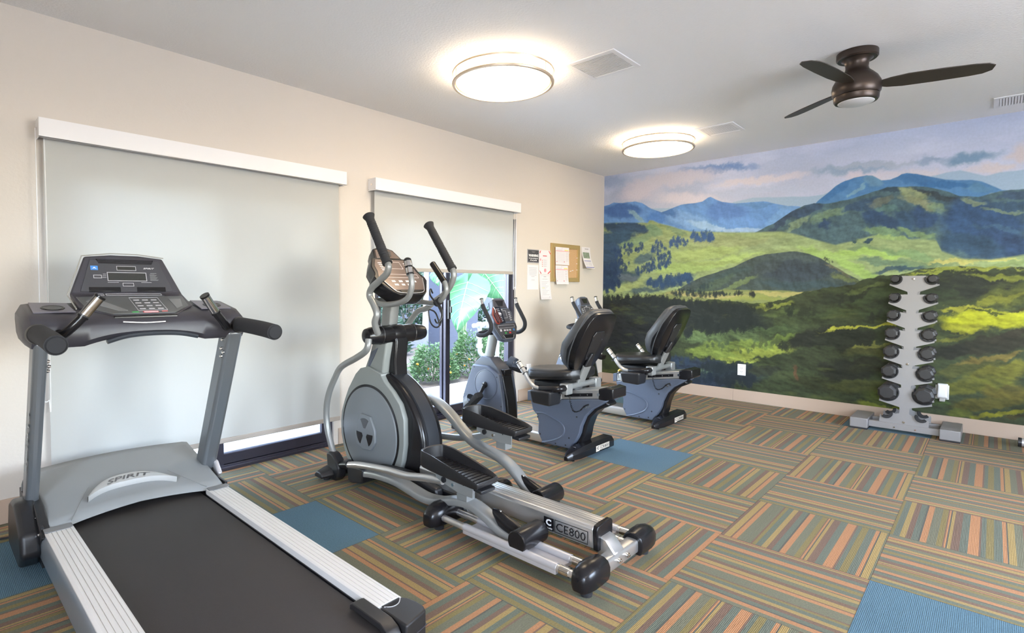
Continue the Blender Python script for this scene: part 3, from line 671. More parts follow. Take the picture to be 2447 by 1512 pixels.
# ------------------------------------------------------------------ the printed landscape on the end wall
def vnoise(x, y, seed=0):
    xi = np.floor(x).astype(np.int64); yi = np.floor(y).astype(np.int64); xf = x-xi; yf = y-yi
    def h(a, b):
        n = (a*374761393 + b*668265263 + seed*974634777) & 0xffffffff
        n = ((n ^ (n >> 13))*1274126177) & 0xffffffff
        return ((n ^ (n >> 16)) & 0xffff)/65535.0
    sx = xf*xf*(3-2*xf); sy = yf*yf*(3-2*yf)
    return (h(xi, yi)*(1-sx)+h(xi+1, yi)*sx)*(1-sy)+(h(xi, yi+1)*(1-sx)+h(xi+1, yi+1)*sx)*sy
def fbm(x, y, f, o=4, seed=0, g=0.5):
    a = 0.5; s = 0; t = 0
    for k in range(o):
        s = s + a*vnoise(x*f, y*f, seed+k*17); t += a; a *= g; f *= 2.03
    return s/t
def lin(c):
    c = np.array(c, float)/255
    return np.where(c <= 0.04045, c/12.92, ((c+0.055)/1.055)**2.4)
def paint_mural(A, Z):
    A = A.astype(float); Z = Z.astype(float)
    wa = A + 0.09*(fbm(A, Z, 5, 3, 5)-0.5) + 0.075*(fbm(A, Z, 15, 5, 9, .62)-0.5)
    wz = Z + 0.06*(fbm(A, Z, 5, 3, 25)-0.5) + 0.06*(fbm(A, Z, 17, 5, 29, .62)-0.5)
    def relief(f, seed, sx=1.0, sz=1.0, sh=0.0):
        e = 0.008
        h1 = fbm((A+e)*sx+(Z+e)*sh, (Z+e)*sz, f, 5, seed, .6); h0 = fbm((A-e)*sx+(Z-e)*sh, (Z-e)*sz, f, 5, seed, .6)
        return np.clip((h1-h0)*7.0, -1, 1)
    img = np.zeros(A.shape+(3,))
    hgt = np.clip((Z-1.7)/1.0, 0, 1)[..., None]
    img[:] = lin((203, 206, 222))*(1-hgt)+lin((184, 194, 218))*hgt
    cl = fbm(A*0.55, Z*1.6, 2.4, 5, 3)
    img = img*(1+0.38*(cl-0.5))[..., None]
    bl = np.clip(fbm(A*.5, Z*1.7, 2.0, 5, 52)*3-1.5, 0, 1)*.4
    img = img*(1-bl[..., None])+lin((166, 180, 212))*bl[..., None]
    img = img + (np.clip(fbm(A*0.6, Z*1.8, 3.1, 5, 41)-0.52, 0, 1)*0.5)[..., None]*np.array([1.0, 0.9, 0.9])
    def blend(base, col, a): return base*(1-a[..., None])+col*a[..., None]
    def strokes(img, key, mask, jag=1.0):
        for (cx, cy, a, b, c, d, col, al, so_) in PATCHES[key]:
            dx = wa-cx; dy = wz-cy
            dx = A-cx+(wa-A)*jag; dy = Z-cy+(wz-Z)*jag
            r = np.sqrt((a*dx+b*dy)**2+(c*dx+d*dy)**2)
            if key == 'sky': so_ = 0.95
            else: so_ = so_*1.5
            k = np.clip((1.12+so_*.25-r)/so_, 0, 1); k = k*k*(3-2*k)*al*mask
            img = blend(img, lin(col), k)
        return img
    def ridge(key, amp=0.0, f=12, seed=1):
        R = RIDGES[key]; xs = [p[0] for p in R]; zs = [p[1] for p in R]
        return np.interp(A, xs, zs) + amp*(fbm(A, A*0+seed, f, 4, seed)-0.5)
    def step(h, soft=0.004): return np.clip((h-Z)/soft+0.5, 0, 1)
    one = np.ones_like(A)
    img = strokes(img, 'sky', one, 1.6)
    m = step(ridge('pale', 0.01), 0.012); img = blend(img, lin((158, 182, 205)), m)
    m = step(ridge('blue2', 0.012), 0.006)
    lay = lin((84, 132, 178))*np.ones_like(img); lay = lay*(0.86+0.3*fbm(A, Z, 9, 4, 77))[..., None]
    lay = strokes(lay, 'blue2', one)*(1+.10*relief(9, 71))[..., None]; img = blend(img, lay, m)
    m = step(ridge('blue', 0.012), 0.005)
    lay = lin((102, 146, 202))*np.ones_like(img); lay = lay*(0.84+0.34*fbm(A, Z, 8, 4, 78))[..., None]
    lay = strokes(lay, 'blue', one)*(1+.10*relief(9, 72))[..., None]; img = blend(img, lay, m)
    m = step(ridge('big', 0.015), 0.006)
    lay = lin((78, 104, 112))*np.ones_like(img)
    n = fbm(A*1.0, Z*1.4, 13, 5, 61)
    lay = strokes(lay, 'big', one, 1.3)*(0.56+0.5*n+.34*fbm(A, Z, 30, 5, 93, .66)+.22*relief(8, 73))[..., None]
    d_ = np.clip(fbm(A, Z, 21, 4, 88, .6)*3-1.75, 0, 1)*.45; lay = lay*(1-d_[..., None])+lin((46, 70, 98))*d_[..., None]
    img = blend(img, lay, m)
    m = step(ridge('meadow', 0.008), 0.02)
    lay = lin((146, 164, 115))*np.ones_like(img)
    lay = strokes(lay, 'meadow', one, 1.2)*(0.66+0.36*fbm(A*0.7, Z*1.8, 11, 5, 62)+.28*fbm(A, Z*1.4, 30, 5, 92, .66)+.16*relief(8, 74, .7, 1.5))[..., None]
    img = blend(img, lay, m)
    m = step(ridge('mound', 0.012), 0.006)
    lay = lin((70, 84, 82))*np.ones_like(img)
    lay = strokes(lay, 'mound', one, 1.2)*(0.78+0.44*fbm(A*0.8, Z*1.3, 14, 5, 63)+.2*relief(12, 75))[..., None]
    img = blend(img, lay, m)
    m = step(ridge('strip', 0.01), 0.008)
    lay = lin((128, 138, 88))*np.ones_like(img)
    lay = strokes(lay, 'strip', one, 1.0)*(0.8+0.4*fbm(A*0.6, Z*2, 16, 5, 64))[..., None]
    img = blend(img, lay, m)
    m = step(ridge('fore', 0.03, 20), 0.006)
    lay = lin((58, 68, 44))*np.ones_like(img)
    lay = strokes(lay, 'fore', one, 1.5)
    n = fbm(A*0.55+Z*0.5, Z*1.25-A*0.2, 14, 5, 65, .6); n2 = fbm(A, Z, 34, 5, 66, .68)
    big_ = fbm(A*0.5+Z*.35, Z*1.1-A*.12, 4.2, 4, 67)
    lay = lay*(0.22+0.66*n+0.58*n2+.34*relief(6, 76, .6, 1.2, .45)+.36*big_)[..., None]
    d_ = np.clip(fbm(A*.7+Z*.3, Z*1.3, 9, 5, 89, .62)*3.4-1.9, 0, 1)*.55; lay = lay*(1-d_[..., None])+lin((34, 40, 32))*d_[..., None]
    d_ = np.clip(fbm(A*.5-Z*.3, Z*1.7, 8, 5, 90, .62)*3.6-2.2, 0, 1)*.35; lay = lay*(1-d_[..., None])+lin((116, 126, 58))*d_[..., None]
    img = blend(img, lay, m)
    rnd = random.Random(4)
    da = A[1, 0]-A[0, 0] if A[1, 0] != A[0, 0] else A[0, 1]-A[0, 0]
    amin = A.min(); zmin = Z.min(); dz = Z[0, 1]-Z[0, 0]
    for (cx, cy, ax, az, bx, bz, cnt, size, col) in TREES:
        for k in range(int(cnt*1.6)):
            p = rnd.uniform(-1, 1); q = rnd.uniform(-1, 1)
            if p*p+q*q > 1.1: continue
            x = cx+ax*p+bx*q; z = cy+az*p+bz*q; s_ = size*rnd.uniform(0.55, 1.25)
            i0 = max(0, int((x-s_-amin)/da)-1); i1 = min(A.shape[0], int((x+s_-amin)/da)+3)
            j0 = max(0, int((z-s_*1.6-zmin)/dz)-1); j1 = min(A.shape[1], int((z+s_*1.6-zmin)/dz)+3)
            if i1 <= i0 or j1 <= j0: continue
            a_ = A[i0:i1, j0:j1]; z_ = Z[i0:i1, j0:j1]
            v = (z_-z)/(s_*1.35)
            r = np.sqrt(((a_-x)/(s_*(0.75-0.3*np.clip(v, -0.3, 1))))**2+v**2)+0.9*(vnoise(a_*95, z_*95, k)-0.5)
            kk = np.clip((1.15-r)/0.6, 0, 1)*0.82
            c = lin(col)*rnd.uniform(0.8, 1.15)
            img[i0:i1, j0:j1] = img[i0:i1, j0:j1]*(1-kk[..., None])+c*kk[..., None]
    return np.clip(img, 0, 1)

def build_mural():
    da, dz = 0.0052, 0.0052
    a = np.arange(0.0, 6.60, da); z = np.arange(0.12, H-0.001, dz); z[-1] = H-0.001
    A, Z = np.meshgrid(a, z, indexing='ij')
    img = paint_mural(A, Z)
    n, m_ = A.shape
    co = np.zeros((n*m_, 3), np.float32)
    co[:, 0] = -0.0015; co[:, 1] = -A.ravel(); co[:, 2] = Z.ravel()
    idx = np.arange(n*m_).reshape(n, m_)
    q = np.stack([idx[:-1, :-1], idx[:-1, 1:], idx[1:, 1:], idx[1:, :-1]], -1).reshape(-1, 4)
    me = bpy.data.meshes.new('mural_print')
    me.vertices.add(n*m_); me.vertices.foreach_set('co', co.ravel())
    me.loops.add(q.size); me.loops.foreach_set('vertex_index', q.ravel().astype(np.int32))
    me.polygons.add(len(q)); me.polygons.foreach_set('loop_start', np.arange(0, q.size, 4, dtype=np.int32))
    me.update(calc_edges=True)
    at = me.color_attributes.new('print', 'FLOAT_COLOR', 'POINT')
    rgba = np.ones((n*m_, 4), np.float32); rgba[:, :3] = img.reshape(-1, 3)
    at.data.foreach_set('color', rgba.ravel())
    mt = bpy.data.materials.new('landscape_print'); mt.use_nodes = True
    N = mt.node_tree.nodes; L = mt.node_tree.links; P = N['Principled BSDF']
    vc = N.new('ShaderNodeVertexColor'); vc.layer_name = 'print'
    no = N.new('ShaderNodeTexNoise'); no.inputs['Scale'].default_value = 55; no.inputs['Detail'].default_value = 4
    tc = N.new('ShaderNodeTexCoord'); L.new(tc.outputs['Object'], no.inputs['Vector'])
    mr = N.new('ShaderNodeMapRange'); mr.inputs['To Min'].default_value = 0.9*MURAL_GAIN; mr.inputs['To Max'].default_value = 1.1*MURAL_GAIN
    L.new(no.outputs['Fac'], mr.inputs['Value'])
    mx = N.new('ShaderNodeMix'); mx.data_type = 'RGBA'; mx.blend_type = 'MULTIPLY'; mx.inputs['Factor'].default_value = 1; mx.clamp_result = False
    L.new(vc.outputs['Color'], mx.inputs['A']); L.new(mr.outputs[0], mx.inputs['B']); L.new(mx.outputs['Result'], P.inputs['Base Color'])
    P.inputs['Roughness'].default_value = 0.55; P.inputs['Specular IOR Level'].default_value = 0.3
    me.materials.append(mt)
    o = bpy.data.objects.new('wall_mural', me); COL.objects.link(o)
    tag(o, 'wall-wide printed landscape of green hills and blue mountains on the end wall', 'mural')
    return o
MURAL_GAIN = 0.85
build_mural()

# ------------------------------------------------------------------ sliding doors
M_glass = bpy.data.materials.new('clear_door_glass'); M_glass.use_nodes = True
_n = M_glass.node_tree.nodes; _l = M_glass.node_tree.links; _n.clear()
_o = _n.new('ShaderNodeOutputMaterial'); _t = _n.new('ShaderNodeBsdfTransparent'); _t.inputs[0].default_value = (0.93, 0.95, 0.96, 1)
_g = _n.new('ShaderNodeBsdfGlossy'); _g.inputs['Roughness'].default_value = 0.02
_lw = _n.new('ShaderNodeLayerWeight'); _lw.inputs['Blend'].default_value = 0.5
_pw = _n.new('ShaderNodeMath'); _pw.operation = 'POWER'; _pw.inputs[1].default_value = 4.0; _l.new(_lw.outputs['Facing'], _pw.inputs[0])
_f = _n.new('ShaderNodeMath'); _f.operation = 'MULTIPLY_ADD'; _f.inputs[1].default_value = 0.5; _f.inputs[2].default_value = 0.03; _l.new(_pw.outputs[0], _f.inputs[0])
_m = _n.new('ShaderNodeMixShader'); _l.new(_f.outputs[0], _m.inputs[0]); _l.new(_t.outputs[0], _m.inputs[1]); _l.new(_g.outputs[0], _m.inputs[2]); _l.new(_m.outputs[0], _o.inputs[0])

def glass_door(name, D, split, handle):
    x0, x1, z0, z1 = D
    r = thing(name, ((x0+x1)/2, 0.07, 0), None, None); struct(r)
    f = MB()
    f.box((x0, 0.02, 0), (x0+0.035, 0.13, z1)); f.box((x1-0.035, 0.02, 0), (x1, 0.13, z1)); f.box((x0, 0.02, z1-0.04), (x1, 0.13, z1))
    f.build('door_frame', M_frame, r, bevel=0.003)
    tr = MB().box((x0, 0.0, 0), (x1, 0.14, 0.022)).box((x0, 0.012, 0.02), (x1, 0.022, 0.036)).box((x0, 0.06, 0.02), (x1, 0.07, 0.036)).box((x0, 0.118, 0.02), (x1, 0.128, 0.036))
    tr.build('door_track', M_frame, r, bevel=0.002)
    def panel(a, b, y, st=0.05):
        p = MB()
        p.box((a, y, 0.036), (a+st, y+0.035, z1-0.04)); p.box((b-st, y, 0.036), (b, y+0.035, z1-0.04))
        p.box((a+st, y, 0.036), (b-st, y+0.035, 0.036+0.075)); p.box((a+st, y, z1-0.10), (b-st, y+0.035, z1-0.04))
        o = p.build('sliding_panel', M_frame, r, bevel=0.004)
        MB().box((a+st, y+0.014, 0.10), (b-st, y+0.02, z1-0.09)).build('pane', M_glass, o, smooth=False)
        return o
    a = panel(x0+0.035, split+0.025, 0.075); b = panel(split-0.025, x1-0.035, 0.025)
    h = MB()
    if handle:
        hx, hy, hz = handle
        h.box((hx-0.012, hy-0.03, hz-0.09), (hx+0.012, hy, hz+0.09)).box((hx-0.006, hy-0.055, hz-0.03), (hx+0.006, hy-0.03, hz+0.03))
        h.build('door_handle', M_black, b, bevel=0.003)
    return r
dr1 = glass_door('door_1', D1, -4.925, None)
M_scr = bpy.data.materials.new('dimming_sheet'); M_scr.use_nodes = True
_n = M_scr.node_tree.nodes; _l = M_scr.node_tree.links; _n.clear()
_o = _n.new('ShaderNodeOutputMaterial'); _t = _n.new('ShaderNodeBsdfTransparent'); _t.inputs[0].default_value = (0.42, 0.42, 0.42, 1)
_l.new(_t.outputs[0], _o.inputs['Surface'])
ORG[0] = Vector(((D1[0]+D1[1])/2, 0.07, 0))
MB().sheet([[(-4.93, .125, .04), (-4.1, .125, .04)], [(-4.93, .125, 1.92), (-4.1, .125, 1.92)]]).build('dimming_sheet', M_scr, dr1, smooth=False)  # grey see-through sheet added to darken the right half of the shade
world()
glass_door('door_2', D2, -2.80, (-2.80, 0.025, 1.03))
# pull on the far jamb side of the second door and its stop
r = thing('door_pull', (-3.63, 0.0, 0.98), 'long black door pull on the left edge of the second glass door', 'door pull')
MB().box((-3.655, 0.012, 0.86), (-3.61, 0.02, 1.12)).box((-3.645, -0.015, 0.88), (-3.62, 0.012, 0.9)).box((-3.645, -0.015, 1.08), (-3.62, 0.012, 1.1)).box((-3.645, -0.026, 0.88), (-3.62, -0.015, 1.1)).build('grip', M_black, r, bevel=0.003)

# ------------------------------------------------------------------ roller shades
M_fab = bpy.data.materials.new('translucent_shade_fabric'); M_fab.use_nodes = True
_n = M_fab.node_tree.nodes; _l = M_fab.node_tree.links; _n.clear()
_o = _n.new('ShaderNodeOutputMaterial'); _d = _n.new('ShaderNodeBsdfDiffuse'); _d.inputs[0].default_value = (0.56, 0.56, 0.54, 1)
_t = _n.new('ShaderNodeBsdfTranslucent'); _t.inputs[0].default_value = (0.75, 0.76, 0.735, 1)
_m = _n.new('ShaderNodeMixShader'); _m.inputs[0].default_value = FAB_T = 0.24
_w = _n.new('ShaderNodeTexNoise'); _w.inputs['Scale'].default_value = 900; _b = _n.new('ShaderNodeBump'); _b.inputs['Strength'].default_value = 0.15; _b.inputs['Distance'].default_value = 0.001
_l.new(_w.outputs['Fac'], _b.inputs['Height']); _l.new(_b.outputs[0], _d.inputs['Normal'])
_l.new(_d.outputs[0], _m.inputs[1]); _l.new(_t.outputs[0], _m.inputs[2]); _l.new(_m.outputs[0], _o.inputs[0])
M_valance = mat('white_valance_enamel', (0.8, 0.79, 0.8), 0.22, coat=0.3)
M_bar = mat('beige_hem_bar', (0.42, 0.38, 0.34), 0.5)

def shade_unit(x0, x1, zt, zb, fx0, fx1, zbot, label, chain, tension):
    r = thing('roller_shade', ((x0+x1)/2, -0.05, zbot), label, 'window shade')
    v = MB().box((x0, -0.105, zb), (x1, -0.098, zt)).box((x0, -0.105, zt-0.006), (x1, 0.0, zt)).box((x0, -0.105, zb), (x1, -0.078, zb+0.006))
    v.build('valance', M_valance, r, bevel=0.003)
    for xx in (x0, x1-0.005):
        e = MB().box((xx, -0.104, zb+0.001), (xx+0.005, -0.001, zt-0.001)).build('end_plate', M_valance, r, bevel=0.001)
        for dy, dz in ((-0.09, 0.012), (-0.012, 0.012), (-0.012, 0.085)): MB().cyl((xx-0.001, dy, zb+dz), (xx+0.006, dy, zb+dz), 0.003, seg=8).build('screw', M_chrome, e)
        MB().cyl((xx-0.003, -0.05, zb+0.05), (xx+0.008, -0.05, zb+0.05), 0.008, seg=10).build('roller_pin', M_chrome, e)
    MB().cyl((fx0, -0.05, zb+0.05), (fx1, -0.05, zb+0.05), 0.034, seg=24).build('roller_tube', M_bar, r)
    n = 24
    fb = MB(); rows = []
    for k in range(n+1):
        t = k/n; x = fx0+(fx1-fx0)*t
        w = 0.0015*math.sin(t*17)+0.001*math.sin(t*41)
        rows.append([(x, -0.05+w*q, zb+0.05+(zbot+0.03-zb-0.05)*q) for q in (0, .1, .3, .6, 1)])
    f = fb.sheet(rows).build('shade_fabric', M_fab, r)
    sd = f.modifiers.new('thick', 'SOLIDIFY'); sd.thickness = 0.0006
    MB().box((fx0, -0.058, zbot), (fx1, -0.042, zbot+0.032)).build('hem_bar', M_bar, r, bevel=0.005)
    if chain:
        cx, cz = chain
        c = MB().tube([(cx-0.018, -0.055, zb+0.05), (cx-0.018, -0.05, cz+0.05), (cx-0.012, -0.05, cz+0.01), (cx, -0.05, cz), (cx+0.012, -0.05, cz+0.01), (cx+0.02, -0.05, cz+0.05), (cx+0.02, -0.05, zb+0.05)], 0.0022, seg=6, smooth=4)
        c.build('pull_chain', M_whitep, r)
    return r
shade_unit(-5.865, -3.995, 2.118, 2.018, -5.84, -4.035, 0.205, 'wide white roller shade drawn nearly to the floor behind the treadmill', (-5.855, 0.62), None)
shade_unit(-3.727, -1.862, 2.118, 2.018, -3.70, -1.925, 1.375, 'white roller shade half lowered over the glass door behind the elliptical machine', (-1.895, 1.235), None)
r = thing('chain_holder', (-5.80, -0.004, 0.26), 'small clear chain holder low on the wall by the left shade edge', 'bracket')
MB().box((-5.83, -0.012, 0.17), (-5.805, 0.0, 0.29)).tube([(-5.817, -0.012, 0.28), (-5.817, -0.03, 0.29), (-5.817, -0.035, 0.27), (-5.817, -0.03, 0.2)], 0.005, seg=8).build('holder_body', M_whitep, r, bevel=0.003)
r = thing('night_light', (-1.60, -0.004, 0.3), 'small white plug cover low on the wall behind the first exercise bike', 'plug cover')
MB().box((-1.635, -0.03, 0.285), (-1.565, -0.0005, 0.40)).build('cover_body', M_whitep, r, bevel=0.012, seg=3)
world()
# ------------------------------------------------------------------ ceiling lights
M_lamp = mat('glowing_drum_diffuser', (0.9, 0.88, 0.82), 0.5, emit=(1.0, 0.80, 0.54), estr=LAMP_E)
M_nickel = mat('brushed_nickel_ring', (0.62, 0.5, 0.38), 0.4, 0.5)
def ceiling_light(cx, cy, label, group=None):
    r = thing('ceiling_light', (cx, cy, H), label, 'ceiling light', group)
    R = 0.335
    MB().lathe([(0.0, 0.0), (0.10, 0.0), (0.10, -0.012), (0, -0.012)], (cx, cy, H-0.0005), seg=32).build('mounting_plate', M_whitep, r)
    d = MB().lathe([(0.30, -0.012), (0.315, -0.02), (0.318, -0.085), (0.30, -0.098), (0.22, -0.108), (0.1, -0.113), (0.0, -0.114)], (cx, cy, H), seg=64).build('diffuser', M_lamp, r)
    for zt in (-0.022, -0.088):
        rg = MB().lathe([(R-0.012, zt), (R, zt+0.0), (R+0.003, zt-0.006), (R, zt-0.014), (R-0.016, zt-0.015), (R-0.016, zt-0.002)], (cx, cy, H), seg=64)
        rg.bm.faces.ensure_lookup_table()
        rg.build('trim_ring', M_nickel, r)
    for k in range(3):
        a = 0.6+k*2*PI/3
        MB().cyl((cx+(R-0.006)*math.cos(a), cy+(R-0.006)*math.sin(a), H-0.03), (cx+(R-0.006)*math.cos(a), cy+(R-0.006)*math.sin(a), H-0.092), 0.004, seg=8).build('ring_post', M_nickel, r)
    return r
L0 = ceiling_light(-3.56, -1.29, 'large glowing round ceiling light, the nearer one to the treadmill')
def more_light(x, y, label):
    c = copy_tree(L0); c.location = (x, y, H); c['label'] = label; return c
more_light(-1.22, -1.28, 'round glowing ceiling light farther off, towards the landscape wall')
for x, y in ((-6.6, -4.9), (-3.56, -4.9)):  # extra fixtures added out of view to brighten the room
    more_light(x, y, 'round glowing ceiling light added out of view in the near half of the room')['group'] = 'ceiling lights added out of view in the near half of the room'

# ------------------------------------------------------------------ ceiling vents
def vent(cx, cy, w, l, label, along_x, nslat, group=None):
    r = thing('air_vent', (cx, cy, H), label, 'air vent', group)
    f = MB(); b = 0.032; t = 0.008; z = H-0.0008
    x0, x1, y0, y1 = cx-w/2, cx+w/2, cy-l/2, cy+l/2
    f.box((x0, y0, z-t), (x1, y0+b, z)); f.box((x0, y1-b, z-t), (x1, y1, z)); f.box((x0, y0+b, z-t), (x0+b, y1-b, z)); f.box((x1-b, y0+b, z-t), (x1, y1-b, z))
    f.build('vent_frame', M_white, r, bevel=0.002)
    MB().box((x0+b, y0+b, z-0.0012), (x1-b, y1-b, z)).build('vent_backing', mat('vent_shadow_grey', (0.16, 0.16, 0.16), 0.8), r, smooth=False)
    for k in range(nslat):
        q = (k+0.5)/nslat
        m = MB(); rt = Matrix.Rotation(math.radians(-6), 3, 'Y' if not along_x else 'X')
        if along_x:
            yy = y0+b+(l-2*b)*q; m.cbox((cx, yy, z-0.007), (w-2*b, 0.013, 0.0014), rt)
        else:
            xx = x0+b+(w-2*b)*q; m.cbox((xx, cy, z-0.0065), (0.0125, l-2*b, 0.0014), rt)
        m.build('slat', M_white, r, smooth=False)
    return r
vent(-3.175, -1.81, 0.35, 0.35, 'square white ceiling vent beside the nearer round light', False, 17)
vent(-1.165, -1.84, 0.33, 0.33, 'square white ceiling vent beside the farther round light', False, 16)
vent(-0.43, -3.83, 0.30, 0.42, 'white ceiling vent at the right edge, above the landscape wall', True, 22)

# ------------------------------------------------------------------ ceiling fan
M_bronze = mat('oil_rubbed_bronze', (0.065, 0.05, 0.042), 0.36, 0.75)
M_blade = mat('dark_brown_fan_blade', (0.035, 0.028, 0.024), 0.5)
M_fglass = mat('frosted_fan_lens', (0.62, 0.63, 0.66), 0.35)
fx, fy = -2.262, -3.025
fan = thing('ceiling_fan', (fx, fy, H), 'dark bronze low-profile ceiling fan with an unlit white lens', 'ceiling fan')
MB().lathe([(0, 0), (0.105, 0), (0.107, -0.004), (0.107, -0.036), (0.1, -0.044), (0.0, -0.044)], (fx, fy, H-0.001), seg=48).build('ceiling_canopy', M_bronze, fan)
MB().lathe([(0.088, -0.042), (0.07, -0.052), (0.06, -0.07), (0.058, -0.095), (0.064, -0.115), (0.085, -0.135), (0.108, -0.16), (0.123, -0.19), (0.128, -0.22), (0.124, -0.25), (0.116, -0.262), (0.0, -0.262)], (fx, fy, H), seg=48).build('motor_housing', M_bronze, fan)
MB().lathe([(0.112, -0.262), (0.117, -0.266), (0.115, -0.29), (0.108, -0.3), (0.098, -0.302), (0.0, -0.30)], (fx, fy, H), seg=48).build('light_ring', M_bronze, fan)
MB().lathe([(0.097, -0.296), (0.092, -0.305), (0.07, -0.314), (0.035, -0.319), (0.0, -0.32)], (fx, fy, H), seg=48).build('light_lens', M_fglass, fan)
for k in range(3):
    a = math.radians(-72+120*k); ca, sa = math.cos(a), math.sin(a)
    st_ = []
    for d, w, tw, dz in ((0.10, 0.05, 12, 0), (0.16, 0.10, 13, 0), (0.24, 0.13, 13, 0.002), (0.40, 0.135, 12, 0.004), (0.54, 0.125, 11, 0.005), (0.60, 0.105, 11, 0.005), (0.635, 0.05, 11, 0.005)):
        t = -math.radians(tw); ring = []
        for s_, h_ in ((-1, -0.0025), (1, -0.0025), (1, 0.0025), (-1, 0.0025)):
            lx = s_*w/2; px_ = d; py_ = lx*math.cos(t); pz_ = lx*math.sin(t)+h_
            ring.append((fx+px_*ca-py_*sa, fy+px_*sa+py_*ca, H-0.205+dz+pz_))
        st_.append(ring)
    MB().loft(st_).build('fan_blade', M_blade, fan, bevel=0.0015)
world()
# ------------------------------------------------------------------ the garden beyond the glass
M_conc = mat('pale_concrete', (0.62, 0.61, 0.58), 0.85, bump=0.4, bscale=60, var=0.12, vscale=3)
M_mulch = mat('brown_mulch', (0.05, 0.04, 0.032), 0.9, bump=1.0, bscale=80, var=0.5, vscale=30)
M_stucco = mat('dark_slate_stucco', (0.02, 0.026, 0.045), 0.8, bump=0.4, bscale=60)
M_cream = mat('cream_stucco', (0.3, 0.28, 0.25), 0.8, bump=0.4, bscale=60)
struct(MB().box((-26, -26, -0.35), (14, 18, -0.16)).build('ground', M_conc, smooth=False))  # pale slab added around the building, unseen, to bounce sunlight onto the ceiling
struct(MB().box((-12, 0.142, -0.14), (6, 1.12, -0.02)).build('patio_path', M_conc, smooth=False))
struct(MB().box((-12, 1.12, -0.14), (6, 1.2, 0.02)).build('kerb', M_conc, bevel=0.006))
struct(MB().box((-12, 1.2, -0.14), (8, 16, -0.03)).build('ground', M_mulch, smooth=False))
r = thing('garden_building', (2.0, 9.5, -0.03), 'dark slate-coloured building wall beyond the garden', 'building')
MB().box((-6, 9.0, -0.03), (8, 9.4, 3.4)).build('wall', M_stucco, r, smooth=False)
MB().box((-6.3, 8.7, 3.4), (8.3, 9.7, 3.6)).build('roof_edge', M_cream, r, smooth=False)
r = thing('garden_pier', (0.75, 3.6, -0.03), 'dark slate pier standing behind the big-leaved plant', 'pier')
MB().box((0.42, 3.4, -0.03), (1.25, 3.9, 2.2)).build('pier_body', M_stucco, r, bevel=0.01)
r = thing('retaining_wall', (1.6, 5.0, -0.03), 'low grey planter wall far back in the garden', 'garden wall')
MB().box((-1.5, 4.9, -0.03), (3.4, 5.15, 0.34)).build('wall_body', mat('blue_grey_block', (0.12, 0.13, 0.17), 0.8), r, bevel=0.01)

M_leaf = {}
def leafmat(name, c, tr=0.35, rough=0.45):
    m = bpy.data.materials.new(name); m.use_nodes = True; N = m.node_tree.nodes; L = m.node_tree.links; P = N['Principled BSDF']
    P.inputs['Roughness'].default_value = rough
    oi = N.new('ShaderNodeTexNoise'); oi.inputs['Scale'].default_value = 6; tc = N.new('ShaderNodeTexCoord'); L.new(tc.outputs['Object'], oi.inputs['Vector'])
    r = N.new('ShaderNodeMapRange'); r.inputs['To Min'].default_value = 0.6; r.inputs['To Max'].default_value = 1.5; L.new(oi.outputs['Fac'], r.inputs['Value'])
    mx = N.new('ShaderNodeMix'); mx.data_type = 'RGBA'; mx.blend_type = 'MULTIPLY'; mx.inputs['Factor'].default_value = 1; mx.inputs['A'].default_value = c
    L.new(r.outputs[0], mx.inputs['B']); L.new(mx.outputs['Result'], P.inputs['Base Color'])
    t = N.new('ShaderNodeBsdfTranslucent'); L.new(mx.outputs['Result'], t.inputs[0])
    s = N.new('ShaderNodeMixShader'); s.inputs[0].default_value = tr; L.new(P.outputs[0], s.inputs[1]); L.new(t.outputs[0], s.inputs[2])
    L.new(s.outputs[0], N['Material Output'].inputs['Surface'])
    return m
M_l1 = leafmat('lantana_leaf', (0.06, 0.12, 0.045, 1)); M_l2 = leafmat('dark_shrub_leaf', (0.022, 0.05, 0.03, 1)); M_l3 = leafmat('elephant_ear_leaf', (0.035, 0.115, 0.05, 1), 0.4, 0.35)
M_vein = mat('pale_leaf_vein', (0.16, 0.26, 0.15), 0.5); M_stem = mat('green_stem', (0.10, 0.17, 0.07), 0.5); M_flower = mat('orange_blossom', srgb(200, 130, 30), 0.6)
M_bark = mat('grey_palm_bark', (0.2, 0.17, 0.15), 0.9, bump=1, bscale=40)
